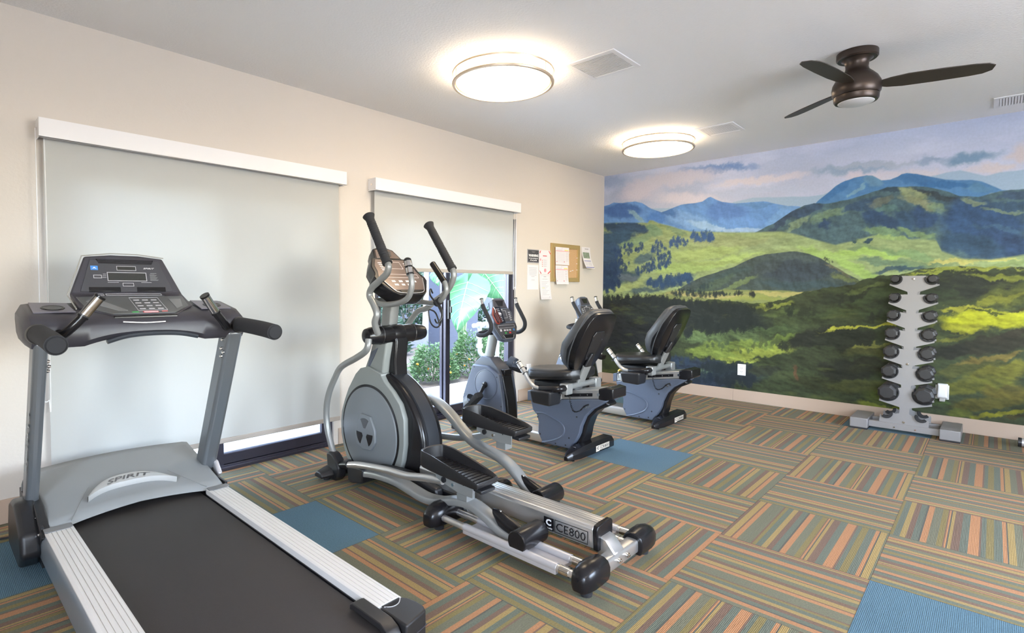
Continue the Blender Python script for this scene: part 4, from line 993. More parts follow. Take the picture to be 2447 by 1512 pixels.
def shrub(cx, cy, rx, ry, hz, n, size, m, label, seed, flowers=0, group=None, name='garden_shrub', z0=-0.03):
    rnd = random.Random(seed)
    r = thing(name, (cx, cy, z0), label, 'shrub', group)
    b = MB()
    for k in range(n):
        a = rnd.uniform(0, 2*PI); q = rnd.uniform(0.25, 1)**0.5; ph = rnd.uniform(0, 1)
        rr = q*(1-0.5*ph**2)
        p = Vector((cx+rx*rr*math.cos(a), cy+ry*rr*math.sin(a), z0+0.04+hz*ph*(1-0.25*rr)*rnd.uniform(0.8, 1.12)))
        s_ = size*rnd.uniform(0.6, 1.2)
        d = Vector((math.cos(a)+rnd.uniform(-.8, .8), math.sin(a)+rnd.uniform(-.8, .8), rnd.uniform(-.2, 1.0))).normalized()
        w = d.cross(Vector((rnd.uniform(-1, 1), rnd.uniform(-1, 1), rnd.uniform(0.2, 1)))).normalized(); u = w.cross(d)
        v = [b.bm.verts.new(p+x) for x in (d*0, d*s_*.35+w*s_*.28+u*s_*.06, d*s_, d*s_*.35-w*s_*.28+u*s_*.06)]
        b.face([v[0], v[1], v[2]]); b.face([v[0], v[2], v[3]])
    b.build('foliage', m, r, smooth=False)
    s = MB()
    for k in range(9):
        a = k*2.4; s.tube([(cx, cy, z0), (cx+rx*.3*math.cos(a), cy+ry*.3*math.sin(a), z0+hz*.45), (cx+rx*.55*math.cos(a), cy+ry*.55*math.sin(a), z0+hz*.85)], [0.008, 0.005, 0.002], seg=5, smooth=3)
    s.build('stems', M_bark, r)
    for k in range(flowers):
        a = rnd.uniform(PI*0.9, PI*1.9); q = rnd.uniform(.7, 1.0); z = rnd.uniform(.15, .8)
        p = Vector((cx+rx*q*math.cos(a), cy+ry*q*math.sin(a), z0+hz*z)); f = MB()
        for t in range(7):
            o_ = Vector((rnd.uniform(-1, 1), rnd.uniform(-1, 1), rnd.uniform(-.5, 1)))*0.012
            bmesh.ops.create_icosphere(f.bm, subdivisions=1, radius=0.009, matrix=Matrix.Translation(p+o_))
        f.build('blossom', M_flower, r)
    return r
shrub(-1.45, 1.72, .36, .34, .47, 3000, .05, M_l1, 'light green flowering shrub outside, seen through the left pane of the glass door', 1, 5)
shrub(-0.68, 1.72, .36, .34, .60, 3200, .05, M_l1, 'tallest light green flowering shrub outside, below the big leaf', 2, 6)
shrub(0.1, 1.74, .36, .34, .50, 2600, .05, M_l1, 'light green shrub outside behind the white pipes', 3, 3)
shrub(-2.2, 1.75, .34, .34, .36, 1800, .05, M_l1, 'low pale shrub outside behind the elliptical machine', 4, 2)
shrub(-0.5, 4.25, .7, .36, .95, 2400, .10, M_l2, 'dark green shrub farther back in the garden, left of the pier', 5)
shrub(2.25, 4.25, .75, .36, .8, 2200, .10, M_l2, 'dark green shrub farther back in the garden, right of the pier', 6)
shrub(-1.6, 7.4, .95, .5, 1.9, 2600, .16, M_l2, 'tall dark hedge against the far building, left end', 7)
shrub(0.6, 7.4, .95, .5, 2.1, 2800, .16, M_l2, 'tall dark hedge against the far building, middle', 8)
shrub(2.8, 7.4, .95, .5, 2.0, 2600, .16, M_l2, 'tall dark hedge against the far building, right end', 9)

# elephant-ear plant
ep = thing('elephant_ear_plant', (-0.05, 2.55, -0.03), 'tall plant with huge green heart-shaped leaves outside the glass door', 'plant')
def big_leaf(base, tip, side, w, curl=0.12):
    base = Vector(base); tip = Vector(tip); d = tip-base; L_ = d.length; d.normalize()
    s_ = Vector(side); s_ = (s_-d*s_.dot(d)).normalized(); n = d.cross(s_)
    wid = lambda t: w*(1.0-t)**0.75*(0.62+0.95*min(t*3, 1)*0.55)*(1 if t > 0 else 1)
    rows = []; N_ = 18
    for i in range(N_+1):
        t = -0.28+1.28*i/N_
        tt = max(t, 0)
        ww = w*math.sqrt(max(0, 1-((t-0.12)/0.42)**2)) if t < 0.12 else w*(1-((t-0.12)/0.88)**1.45)
        row = []
        for j in range(-6, 7):
            q = j/6
            gap = 0
            if t < 0 and abs(q) < 0.25: gap = 1
            x = q*ww
            tb = t
            rip = 0.03*math.sin(t*22+abs(q)*3)*abs(q)
            p = base + d*(L_*tb) + s_*x + n*(-curl*(q*q)*w*1.4 - curl*1.1*max(t, 0)**2*L_ + rip*w)
            if t < 0 and abs(q) < 0.4: p = base + d*(L_*tb*abs(q)/0.4) + s_*x + n*(0)
            row.append(p)
        rows.append(row)
    o = MB().sheet(rows).build('leaf', M_l3, ep)
    v = MB()
    def on(t, q):
        ww = w*math.sqrt(max(0, 1-((t-0.12)/0.42)**2)) if t < 0.12 else w*(1-((t-0.12)/0.88)**1.45)
        rip = 0.03*math.sin(t*22+abs(q)*3)*abs(q)
        return base + d*(L_*t) + s_*(q*ww) + n*(-curl*(q*q)*w*1.4 - curl*1.1*max(t, 0)**2*L_ + rip*w + 0.003)
    v.tube([on(t/10, 0) for t in range(11)], 0.006, seg=5, smooth=0)
    for t in (0.02, .16, .3, .45, .6, .74):
        for sg in (-1, 1): v.tube([on(min(t+0.14*k/4, 1), sg*0.95*k/4) for k in range(5)], 0.0028, seg=4, smooth=0)
    v.build('vein', M_vein, o)
    return o
big_leaf((-0.38, 2.1, 1.32), (-0.98, 1.75, 0.72), (0.72, -0.66, 0.2), 0.36)
big_leaf((0.12, 2.3, 1.55), (0.42, 2.0, 1.02), (0.8, -0.6, 0.1), 0.36)
big_leaf((-0.5, 2.5, 1.62), (-0.9, 2.3, 1.35), (0.3, -0.9, 0.4), 0.3)
big_leaf((0.5, 2.7, 1.9), (1.0, 2.5, 1.4), (0.8, -0.6, 0.1), 0.36)
for b_ in ((-0.38, 2.1, 1.32), (0.12, 2.3, 1.55), (-0.5, 2.5, 1.62), (0.5, 2.7, 1.9)):
    MB().tube([(-0.05, 2.55, 0.1), (-0.05+(b_[0]+.05)*.35, 2.55+(b_[1]-2.55)*.3, b_[2]*.62), b_], [0.04, 0.026, 0.012], seg=10).build('stalk', M_stem, ep)
MB().tube([(-0.05, 2.55, -0.03), (-0.04, 2.55, 0.62)], [0.07, 0.05], seg=12).build('trunk', M_bark, ep)

# pipes of a backflow valve
pv = thing('backflow_valve', (-.8, 1.30, -0.03), 'pale grey pipe and valve assembly standing before the shrubs outside', 'pipe')
M_pipe = mat('pale_grey_pipe', (0.22, 0.235, 0.26), 0.5)
YP = 1.30
MB().tube([(-1.10, YP, .725), (-.95, YP, .725), (-.70, YP, .725), (-.62, YP, .70), (-.61, YP, .6), (-.61, YP, .3), (-.61, YP, -.03)], 0.03, seg=12).build('upper_pipe', M_pipe, pv)
MB().tube([(-.975, YP, .70), (-.975, YP, .45), (-.965, YP, .36), (-.91, YP, .31), (-.8, YP, .29), (-.72, YP, .26), (-.70, YP, .15), (-.70, YP, -.03)], 0.03, seg=12).build('lower_pipe', M_pipe, pv)
for (a_, b_) in (((-.975, YP, .42), (-.975, YP, .47)), ((-.975, YP, .55), (-.975, YP, .58)), ((-.88, YP, .725), (-.80, YP, .725)), ((-1.0, YP, .725), (-.95, YP, .725))): MB().cyl(a_, b_, .046).build('pipe_collar', M_pipe, pv)
MB().cyl((-.84, YP, .76), (-.84, YP, .80), .010).cyl((-.84, YP, .80), (-.84, YP, .81), .04).build('valve_wheel', M_pipe, pv)

# palm trunks behind
for (x, y, hgt, lab) in ((-0.75, 5.6, 3.2, 'slender palm trunk far back in the garden, behind the left door pane'), (2.2, 6.0, 3.4, 'slender palm trunk far back in the garden, right of the pier')):
    r = thing('palm', (x, y, -0.03), lab, 'palm')
    MB().tube([(x, y, -0.03), (x+.05, y, hgt*.5), (x, y, hgt)], [0.09, 0.07, 0.06], seg=12).build('trunk', M_bark, r)
    for k in range(14):
        a = k*2*PI/14; b = MB(); rows = []
        for i in range(8):
            t = i/7; w = 0.11*(1-t)**.6+.005
            c = Vector((x+math.cos(a)*1.2*t, y+math.sin(a)*1.2*t, hgt+0.45*math.sin(t*2.2)-0.7*t*t)); s_ = Vector((-math.sin(a), math.cos(a), 0))
            rows.append([c-s_*w+Vector((0, 0, -.04)), c, c+s_*w+Vector((0, 0, -.04))])
        b.sheet(rows).build('frond', M_l2, r)
world()
# ------------------------------------------------------------------ treadmill
CX = -5.595
tm = thing('treadmill', (CX, -1.3, 0), 'large grey and black treadmill in the foreground, facing the wide roller shade', 'treadmill')
# side beams and foot rails
for s in (-1, 1):
    X = lambda a: CX+s*a
    prof = [(X(.30), .055), (X(.375), .055), (X(.392), .075), (X(.392), .165), (X(.385), .185), (X(.372), .199), (X(.30), .199)]
    MB().prism(prof, 'y', -2.26, -.62).build('side_beam', M_railside, tm, bevel=.003)
    gr = [(X(.283), .176), (X(.283), .200), (X(.288), .2035)]
    for k in range(5):
        a = .298+.0165*k
        gr += [(X(a-.0012), .2045), (X(a-.0008), .2015), (X(a+.0008), .2015), (X(a+.0012), .2045)]
    gr += [(X(.374), .2035), (X(.383), .196), (X(.383), .19)]
    MB().prism(gr, 'y', -2.262, -.80).build('foot_rail', M_rail, tm, smooth=False)
    # front end piece of the rail
    e = MB().prism([(X(.285), -.80), (X(.285), -.84), (X(.30), -.857), (X(.37), -.857), (X(.385), -.84), (X(.385), -.80)], 'z', .2, .207).build('rail_cap', M_key, tm, bevel=.002)
    # rear end cap
    ec = MB().prism([(X(a), b) for a, b in ((.292, -2.262), (.382, -2.262), (.395, -2.282), (.403, -2.32), (.402, -2.355), (.392, -2.378), (.292, -2.40))], 'z', .03, .199).build('rear_end_cap', M_satin, tm, bevel=.007, seg=4)
    MB().prism([(X(a), b) for a, b in ((.291, -2.261), (.384, -2.261), (.397, -2.282), (.4055, -2.32), (.4045, -2.357), (.394, -2.381), (.291, -2.403))], 'z', .148, .1505).build('cap_line', M_panelb, ec, bevel=.001)
    MB().prism([(X(a), b) for a, b in ((.300, -2.2625), (.372, -2.2625), (.368, -2.276), (.35, -2.287), (.325, -2.288), (.308, -2.279))], 'z', .1985, .2005).build('cap_recess', M_blackg, ec)
    MB().tube([(X(.303), -2.272, .2), (X(.325), -2.289, .2), (X(.35), -2.288, .2), (X(.372), -2.27, .2)], .0016, seg=6).build('cap_trim', M_silver, ec)
    MB().prism([(-2.17, .176), (-2.17, .195), (-2.185, .203), (-2.335, .203), (-2.37, .19), (-2.392, .162), (-2.40, .12), (-2.40, .04), (-2.378, .04), (-2.378, .12), (-2.372, .15), (-2.355, .172), (-2.33, .182), (-2.19, .182)], 'x', *sorted((X(.238), X(.286)))).build('belt_guard', M_satin, tm, bevel=.003)
    MB().cyl((X(.33), -2.3, .0), (X(.33), -2.3, .04), .022).build('rear_foot', M_rubber, tm)
    # uprights
    x0, x1 = (X(.342), X(.42)) if s > 0 else (X(.368), X(.418))
    up = [(-.475, .10), (-.50, .10), (-.575, .22), (-.955, 1.0), (-.965, 1.03), (-.85, 1.03), (-.46, .2)]
    up = [(-.455, .12), (-.545, .12), (-.60, .28), (-.945, .99), (-.955, 1.02), (-.842, 1.02), (-.475, .26)]
    u_ = MB().prism(up, 'x', x0, x1).build('upright', M_steelp, tm, bevel=.018, seg=4)
    xi = x0; dx = -s*.006
    for (yy, zz) in ((-.893, .975), (-.878, .93), (-.899, .912), (-.873, .89)):
        MB().cyl((xi, yy, zz), (xi+dx, yy, zz), .0085, seg=12).cyl((xi+dx, yy, zz), (xi+dx*1.8, yy, zz), .006, seg=6).build('bolt', M_chrome, u_)
    # cover at the foot of the upright
    if s > 0:
        MB().prism([(-.50, .19), (-.62, .19), (-.66, .215), (-.60, .275), (-.50, .29)], 'x', X(.40), X(.425)).build('foot_bracket', M_silver, tm, bevel=.01, seg=3)
        MB().cyl((X(.40), -.5, 0), (X(.40), -.5, .06), .024).build('front_foot', M_rubber, tm)
        continue
    fc = MB().prism([(-.39, .03), (-.72, .03), (-.80, .10), (-.78, .19), (-.66, .255), (-.60, .285), (-.50, .275), (-.42, .24), (-.38, .14)], 'x', X(.385), X(.462))
    fc = fc.build('foot_cover', M_black, tm, bevel=.02, seg=4)
    MB().prism([(-.45, .15), (-.78, .13), (-.85, .185), (-.66, .262), (-.47, .29)], 'x', X(.36), X(.396)).build('inner_cover', M_black, fc, bevel=.004)
    for (yy, zz) in ((-.70, .225), (-.79, .182)):
        MB().cyl((X(.396), yy, zz), (X(.402), yy, zz), .006, seg=10).build('screw', M_chrome, fc)
    MB().cyl((X(.42), -.5, 0), (X(.42), -.5, .04), .024).build('front_foot', M_rubber, tm)
text('SPIRIT', 'lettering', M_hood, tm, (CX-.4225, -.72, .58), (0, -.43, .9), (0, -.9, -.43), .06, width=.36, height=.05, shear=.2)
# belt, deck and rear roller
MB().prism([(-.50, .135), (-.50, .172), (-2.33, .172), (-2.362, .160), (-2.374, .135), (-2.362, .11), (-2.33, .098), (-.6, .098)], 'x', CX-.279, CX+.279).build('running_belt', M_belt, tm, bevel=.006)
MB().box((CX-.283, -2.3, .10), (CX-.2795, -.5, .1755)).box((CX+.2795, -2.3, .10), (CX+.283, -.5, .1755)).build('deck_edge', M_blackg, tm)
MB().box((CX-.3, -2.2, .06), (CX+.3, -.5, .095)).build('deck_frame', M_black, tm)
# motor hood
def hood_z(u, t):      # u across -1..1, t 0 rear lip .. 1 front bottom
    pass
rows = []
TT = [0, .03, .08, .2, .35, .5, .62, .72, .8, .87, .93, .97, 1.0]
for i in range(-16, 17):
    u = i/16; au = abs(u)
    x = CX+.392*u
    lip = -.742-.095*au**2.2 if au < .76 else -.742-.095*.76**2.2-(au-.76)*.02
    crown = .012*(1-au**2)
    row = []
    for t in TT:
        y = lip+(-.115-.03*au**2-lip)*t
        if t < .03: z = .186+.018*(1-au)
        else:
            z = .209+crown+.115*min(1, (t/.8))**.9
            if t > .8: z -= (t-.8)/.2*.06+((t-.8)/.2)**3*.22
        if au > .93: z -= (au-.93)*.55
        row.append((x, y, max(z, .03)))
    rows.append(row)
hb = MB().sheet(rows)
hood = hb.build('motor_hood', M_hood, tm, ang=50)
sd = hood.modifiers.new('thick', 'SOLIDIFY'); sd.thickness = .006; sd.offset = -1
for s in (-1, 1):
    MB().box((CX+s*.386-.005, -.80, .04), (CX+s*.386+.005, -.14, .215)).build('hood_side', M_black, tm)
def hz(x, y):
    au = abs((x-CX)/.392); lip = -.742-.095*au**2.2
    t = (y-lip)/(-.115-.03*au**2-lip)
    return .209+.012*(1-au**2)+.115*max(0.0, min(1, t/.8))**.9
# raised faceted centre of the hood (between two creases)
cr = MB()
for s in (-1, 1):
    pts = [(CX+s*(.285-.11*k/8), -.80+.24*k/8) for k in range(9)]
    cr.tube([(a, b, hz(a, b)+.0005) for a, b in pts], .0022, seg=5, smooth=0)
cr.build('crease', M_hood, hood)
# silver badge with the maker's lettering
top = []; bot = []
for k in range(25):
    q = -1+2*k/24; x = CX-.012+q*.19
    top.append((x, -.52-.155*abs(q)**2.6)); bot.append((x, -.63-.0-.062*(abs(q))**3.0+.008*(1-q*q)))
rows = []
for (xt, yt), (xb, yb) in zip(top, bot):
    rows.append([(xt, yt, hz(xt, yt)+.002), (xt, yt-.004, hz(xt, yt)+.013)]+[(xt, yt+(yb-yt)*f, hz(xt, yt+(yb-yt)*f)+.016+.016*f) for f in (.15, .5, .85)]+[(xb, yb-.006, hz(xb, yb)+.030), (xb, yb-.003, hz(xb, yb)+.012), (xb, yb+.004, hz(xb, yb)+.001)])
bd = MB().sheet(rows).build('badge', mat('pale_silver_badge', (.62, .62, .61), .38, .3), hood, ang=50)
yy0, yy1 = -.635, -.555
pb = Vector((CX-.012, -.595, hz(CX, -.595)+.0262)); vv = Vector((0, yy1-yy0, hz(CX, yy1)-hz(CX, yy0)-.016*.72)).normalized()
lt_ = text('SPIRIT', 'lettering', mat('badge_grey_print', (0.3, 0.3, 0.3), .5), bd, (CX-.012, -.582, 0), (1, 0, 0), (0, 1, 0), .06, width=.2, height=.05, shear=.35, bold=.001)
for v in lt_.data.vertices:      # laid onto the curved badge
    wx, wy = v.co.x+ORG[0].x, v.co.y+ORG[0].y
    q = (wx-CX+.012)/.19; wy -= .10*abs(q)**2.2
    yt = -.52-.155*abs(q)**2.6; yb = -.63-.062*abs(q)**3.0+.008*(1-q*q); f = min(1, max(0, (wy-yt)/(yb-yt)))
    v.co.y = wy-ORG[0].y; v.co.z = hz(wx, wy)+.016+.016*f+.0012-ORG[0].z

# crossbeam carrying the console
rows = []
for k in range(-20, 21):
    u = k/20; x = CX+u*.445; au = abs(u)
    zb = .988+.034*max(0, 1-(au/.55)**2.5)
    yr = -.955+.02*(1-au**2)          # rear face
    ring = [(yr+.02, zb), (yr, zb+.022), (yr-.004+.006, 1.075), (yr+.012, 1.092), (yr+.09, 1.118+.012*au), (yr+.30, 1.165), (yr+.335, 1.158), (yr+.345, 1.12), (yr+.30, 1.03), (yr+.2, zb+.002)]
    e = max(0, (au-.93)/.07)
    cy = sum(p[0] for p in ring)/10; cz = sum(p[1] for p in ring)/10
    rows.append([(x, cy+(p[0]-cy)*(1-.35*e**2), cz+(p[1]-cz)*(1-.4*e**2)) for p in ring])
beam = MB().loft(rows).build('console_beam', M_panelb, tm, ang=45)
# lighter flat trays left and right on the beam, each with a round cup recess
for s in (-1, 1):
    pl = Plane((CX+s*.33, -.78, 1.146), (1, 0, 0), (0, .21, .045))
    m = MB(); pl.poly(m, [(-.075, -.075), (.07, -.075), (.062, .085), (-.07, .105)], .003, .004)
    tr = m.build('tray', mat('mauve_grey_plastic', (0.13, 0.12, 0.15), .35), beam, bevel=.001)
    MB().lathe([(.034, .004), (.040, .006), (.043, .004), (.043, -.002), (.034, -.002)], pl.p(0, -.005), pl.n, seg=28).build('cup_rim', M_black, tr)
    MB().cyl(pl.p(0, -.005, .0035), pl.p(0, -.005, .005), .034).build('cup_well', M_blackg, tr)
MB().tube([(CX-.17, -.958, 1.004), (CX-.09, -.948, 1.024), (CX+.01, -.945, 1.030), (CX+.12, -.948, 1.024), (CX+.2, -.958, 1.006)], .010, seg=8).build('beam_underside', mat('dark_blue_grey_trim', (.03, .036, .045), .3), beam)
MB().tube([(CX-.11, -.962, 1.088), (CX-.02, -.957, 1.081), (CX+.06, -.957, 1.083)], .003, seg=6).build('beam_highlight_trim', M_silver, beam)
# console body
def cpt(x, y, z): return (CX+x, y, z)
front = [(-.135, -.885, 1.112), (.135, -.885, 1.112), (.238, -.79, 1.150), (.243, -.62, 1.205), (.172, -.548, 1.385), (.06, -.545, 1.397), (-.06, -.545, 1.397), (-.172, -.548, 1.385), (-.243, -.62, 1.205), (-.238, -.79, 1.150)]
cb = MB()
F = [cb.bm.verts.new(cpt(*p)) for p in front]
back = [(-.12, -.86, 1.085), (.12, -.86, 1.085), (.215, -.74, 1.10), (.22, -.52, 1.16), (.155, -.485, 1.37), (.055, -.482, 1.38), (-.055, -.482, 1.38), (-.155, -.485, 1.37), (-.22, -.52, 1.16), (-.215, -.74, 1.10)]
B = [cb.bm.verts.new(cpt(*p)) for p in back]
cb.face([F[0], F[1], F[2], F[3], F[8], F[9]]); cb.face([F[3], F[4], F[5], F[6], F[7], F[8]])
cb.face([B[0], B[9], B[8], B[3], B[2], B[1]]); cb.face([B[8], B[7], B[6], B[5], B[4], B[3]])
for i in range(10): cb.face([F[i], B[i], B[(i+1) % 10], F[(i+1) % 10]])
con = cb.build('console', M_panelb, tm, bevel=.009, seg=3)
# pale rim round the upper panel
MB().tube([cpt(-.247, -.79, 1.142), cpt(-.25, -.62, 1.20), cpt(-.178, -.541, 1.388), cpt(-.06, -.536, 1.403), cpt(.06, -.536, 1.403), cpt(.178, -.541, 1.388)], .003, seg=8, smooth=0).build('console_rim', mat('warm_grey_rim', (0.32, 0.31, 0.28), .4), con)
# upper drawing plane: from the fold up
up_ = Plane(cpt(0, -.62, 1.205), (1, 0, 0), (0, .072, .18))
UPH = Vector((0, .072, .18)).length
m = MB(); up_.poly(m, [(-.20, .012), (.20, .012), (.150, .175), (-.150, .175)], .004, .006)
disp = m.build('display_panel', M_panel, con, bevel=.002)
m = MB(); up_.poly(m, [(-.115, .158), (.115, .158), (.125, .180), (-.125, .180)], .0055, .003)
vent_ = m.build('fan_vent', M_blackg, con)
m = MB()
for k in range(4): up_.quad(m, -.118, .1605+.005*k, .118, .1620+.005*k, .0068, .002)
m.build('vent_slats', M_panelb, vent_, smooth=False)
m = MB()
up_.outline(m, -.042, .122, .042, .146, .002, .0048); up_.outline(m, -.085, .066, .085, .112, .0024, .0048); up_.outline(m, -.024, .038, .024, .056, .002, .0048)
up_.outline(m, -.142, .080, -.108, .097, .0022, .0048)
for k in range(3): up_.quad(m, -.106+.002*k, .083+.009*k, -.089, .0845+.009*k, .0048, .002)
up_.quad(m, -.086, .058, -.040, .0595, .0048, .002); up_.quad(m, .058, .058, .104, .0595, .0048, .002)
m.build('printed_outlines', M_line, disp, smooth=False)
m = MB(); up_.quad(m, -.039, .125, .039, .143, .0044); up_.quad(m, -.081, .070, .081, .108, .0044); m.build('display_window', M_lcd, disp, smooth=False)
m = MB()
for k in range(9): up_.quad(m, .100, .069+.0042*k, .135+.005*math.sin(k*2.1)-.002*k/2, .0706+.0042*k, .0048, .002)
up_.quad(m, .104, .1075, .132, .1105, .0048, .002)
m.build('printed_notice', M_key, disp, smooth=False)
text('SPIRIT', 'lettering', M_linew, disp, up_.p(.100, .135, .0050), up_.u, up_.v, .02, width=.05, height=.008, shear=.3)
m = MB(); up_.quad(m, -.150, .122, -.120, .144, .0055, .002); stk = m.build('blue_sticker', M_blue, disp)
m = MB(); up_.poly(m, [(-.144, .128), (-.135, .138), (-.126, .128), (-.135, .131)], .0066, .001); m.build('sticker_mark', M_linew, stk, smooth=False)
m = MB(); up_.quad(m, -.165, .010, -.035, .034, .0065, .012); up_.quad(m, .035, .010, .165, .034, .0065, .012)
m.build('bottle_shelf_slot', M_blackg, con, bevel=.002)
# lower key pad plane
lo = Plane(cpt(0, -.885, 1.112), (1, 0, 0), (0, .265, .093)); 
m = MB(); lo.poly(m, [(-.128, .014), (.128, .014), (.215, .10), (.225, .235), (-.225, .235), (-.215, .10)], .004, .006); kp = m.build('keypad_panel', M_panelg, con, bevel=.002)
m = MB(); lo.poly(m, [(-.125, .235), (.145, .235), (.14, .272), (-.13, .272)], .0055, .003); m.build('message_display', M_panel, kp, smooth=False)
m = MB(); lo.outline(m, -.105, .242, .135, .266, .0022, .0068); lo.outline(m, -.145, .243, -.112, .266, .0022, .0068)
lo.outline(m, -.02, .045, .105, .215, .0015, .0052)
m.build('printed_outlines', M_line, kp, smooth=False)
m = MB()
for i in range(3):
    for j in range(4): lo.quad(m, -.008+.038*i, .062+.038*j, .016+.038*i, .072+.038*j, .0052, .002)
m.build('number_keys', M_line, kp, smooth=False)
m = MB(); lo.poly(m, [(-.06, .05), (-.10, .05), (-.20, .17), (-.17, .20), (-.15, .2)], .0056, .003); m.build('speed_pad', M_key, kp, bevel=.001)
m = MB(); lo.poly(m, [(.15, .06), (.185, .09), (.205, .19), (.15, .19)], .0056, .003); m.build('speed_pad', M_key, kp, bevel=.001)
m = MB(); lo.quad(m, -.05, .022, -.022, .034, .0056, .003); m.build('start_key', M_green, kp, bevel=.001)
m = MB(); lo.quad(m, -.005, .018, .06, .036, .0056, .003); m.build('stop_key', M_red, kp, bevel=.001)
m = MB(); lo.quad(m, -.002, .020, .057, .027, .0066, .001); m.build('stop_label', M_linew, kp, smooth=False)
m = MB(); lo.quad(m, .075, .026, .10, .036, .0056, .003); m.build('cooldown_key', mat('pale_red_key', srgb(190, 95, 95), .4), kp, bevel=.001)
MB().tube([cpt(-.128, -.893, 1.104), cpt(0, -.896, 1.104), cpt(.128, -.893, 1.104)], .009, seg=10).build('console_lip', M_blackg, con)
# handlebars and pulse grips
for s in (-1, 1):
    x = CX+s*.402
    MB().tube([(x, -.90, 1.052), (x, -1.0, 1.052), (x, -1.2, 1.045), (x-s*.0, -1.33, 1.036)], .036, seg=28).tube([(x, -1.325, 1.0363), (x, -1.337, 1.0356)], [.036, .028], seg=28).build('handlebar', M_foam, tm, ang=50)
    MB().lathe([(.036, 0), (.039, 0), (.0415, .01), (.0415, .025), (.036, .03)], (x, -.965, 1.05), (0, 1, 0), seg=28).build('handle_collar', M_satin, tm)
    a, b = (CX+s*.325, -.97, 1.03), (CX+s*.20, -1.03, 1.205)
    g = MB().tube([(CX+s*.335, -.93, 1.05), (CX+s*.328, -.975, 1.045), (CX+s*.30, -1.0, 1.075), (CX+s*.262, -1.012, 1.12), (CX+s*.205, -1.03, 1.20)], .0185, seg=18, smooth=8).build('pulse_grip', M_blackg, tm, ang=50)
    d = Vector((s*-.057, -.018, .08)).normalized(); p0 = Vector((CX+s*.262, -1.012, 1.122))
    MB().cyl(p0-d*.004, p0+d*.098, .0205, seg=20).build('contact_sleeve', mat('dark_sleeve', (.05, .05, .05), .3), g)
    n_ = Vector((-s*.2 if s < 0 else -.4, -1, .2)); n_ = (n_-d*n_.dot(d)).normalized(); w_ = d.cross(n_)
    mm = MB(); ringA = []; ringB = []
    for k in range(9):
        an = math.radians(-50+100*k/8)
        v = (n_*math.cos(an)+w_*math.sin(an))
        ringA.append(v)
    rr_ = []
    for q in (.006, .09):
        rr_.append([p0+d*q+v*.0222 for v in ringA]+[p0+d*q+v*.0195 for v in reversed(ringA)])
    mm.loft(rr_).build('contact_plate', M_chrome, g, ang=60)
    for q in (-.004, .096): MB().cyl(p0+d*(q-.004), p0+d*(q+.004), .0225, seg=20).build('grip_ring', M_blackg, g)
# power cord on the carpet
MB().tube([(CX-.33, -.3, .03), (CX-.45, -.24, .008), (CX-.7, -.16, .006), (CX-1.1, -.12, .006), (CX-1.6, -.14, .006), (CX-2.0, -.05, .006)], .005, seg=8).build('power_cord', M_rubber, tm)
world()
# ------------------------------------------------------------------ elliptical machine
EX = -4.20
el = thing('elliptical_trainer', (EX, -1.5, 0), 'grey and black elliptical trainer with two upright swing handles, in the middle of the room', 'elliptical machine')
# flywheel housing: side shells and a dark band wrapping the wheel between them
shell = [(-.505, .335), (-.508, .25), (-.533, .17), (-.575, .09), (-.64, .055), (-.86, .05), (-1.06, .06), (-1.135, .12), (-1.165, .2), (-1.183, .3), (-1.18, .453), (-1.14, .538), (-1.065, .604), (-.99, .655), (-.957, .69), (-.957, .70), (-.82, .735), (-.735, .715), (-.68, .672), (-.598, .568), (-.55, .481), (-.515, .40)]
for s in (-1, 1):
    MB().prism(shell, 'x', EX+s*.045, EX+s*.118).build('side_shell', M_shellg, el, bevel=.014, seg=3)
core = [(-.49, .30), (-.51, .15), (-.56, .05), (-.66, .022), (-1.10, .022), (-1.235, .07), (-1.29, .15), (-1.312, .26), (-1.305, .36), (-1.265, .46), (-1.19, .56), (-1.10, .635), (-1.0, .685), (-.93, .70), (-.75, .69), (-.60, .56), (-.52, .42)]
cp_, _ = catmull([Vector((0, a, b)) for a, b in core], .0, 4, True)
core = [(v.y, v.z) for v in cp_]
band = MB().prism(core, 'x', EX-.085, EX+.085).build('wheel_band', M_blackg, el, bevel=.022, seg=4)
r2 = [(a*1.0-.0, b) for a, b in core if a < -.93 and b > .1]
# raised centre spine on the band with moulded slots
sp = sorted([(a, b) for a, b in core if a < -.96 and b > .05], key=lambda p: -p[1])
rows = []
for (a, b) in sp:
    d = Vector((0, a+.83, b-.30)).normalized()
    rows.append([(EX-.05, a+d.y*-.006, b+d.z*-.006), (EX-.043, a+d.y*.010, b+d.z*.010), (EX+.043, a+d.y*.010, b+d.z*.010), (EX+.05, a+d.y*-.006, b+d.z*-.006)])
MB().sheet(rows).build('band_spine', mat('dark_blue_grey_plastic', (.018, .021, .027), .36), band, ang=50)
for k in range(8):
    th = math.radians(22-11.5*k)
    R_ = .487 if k < 5 else .478
    c = Vector((EX, -.83-R_*math.cos(th), .30+.36*math.sin(th)*1.0))
    t = Vector((0, math.sin(th), math.cos(th)))
    MB().tube([c+Vector((-.036, .0, .012)), c+Vector((-.034, -.002, 0)), c+Vector((0, -.002, -.004)), c+Vector((.034, -.002, 0)), c+Vector((.036, 0, .012))], .0016, seg=5, smooth=3).build('moulded_rib', M_panelb, band)
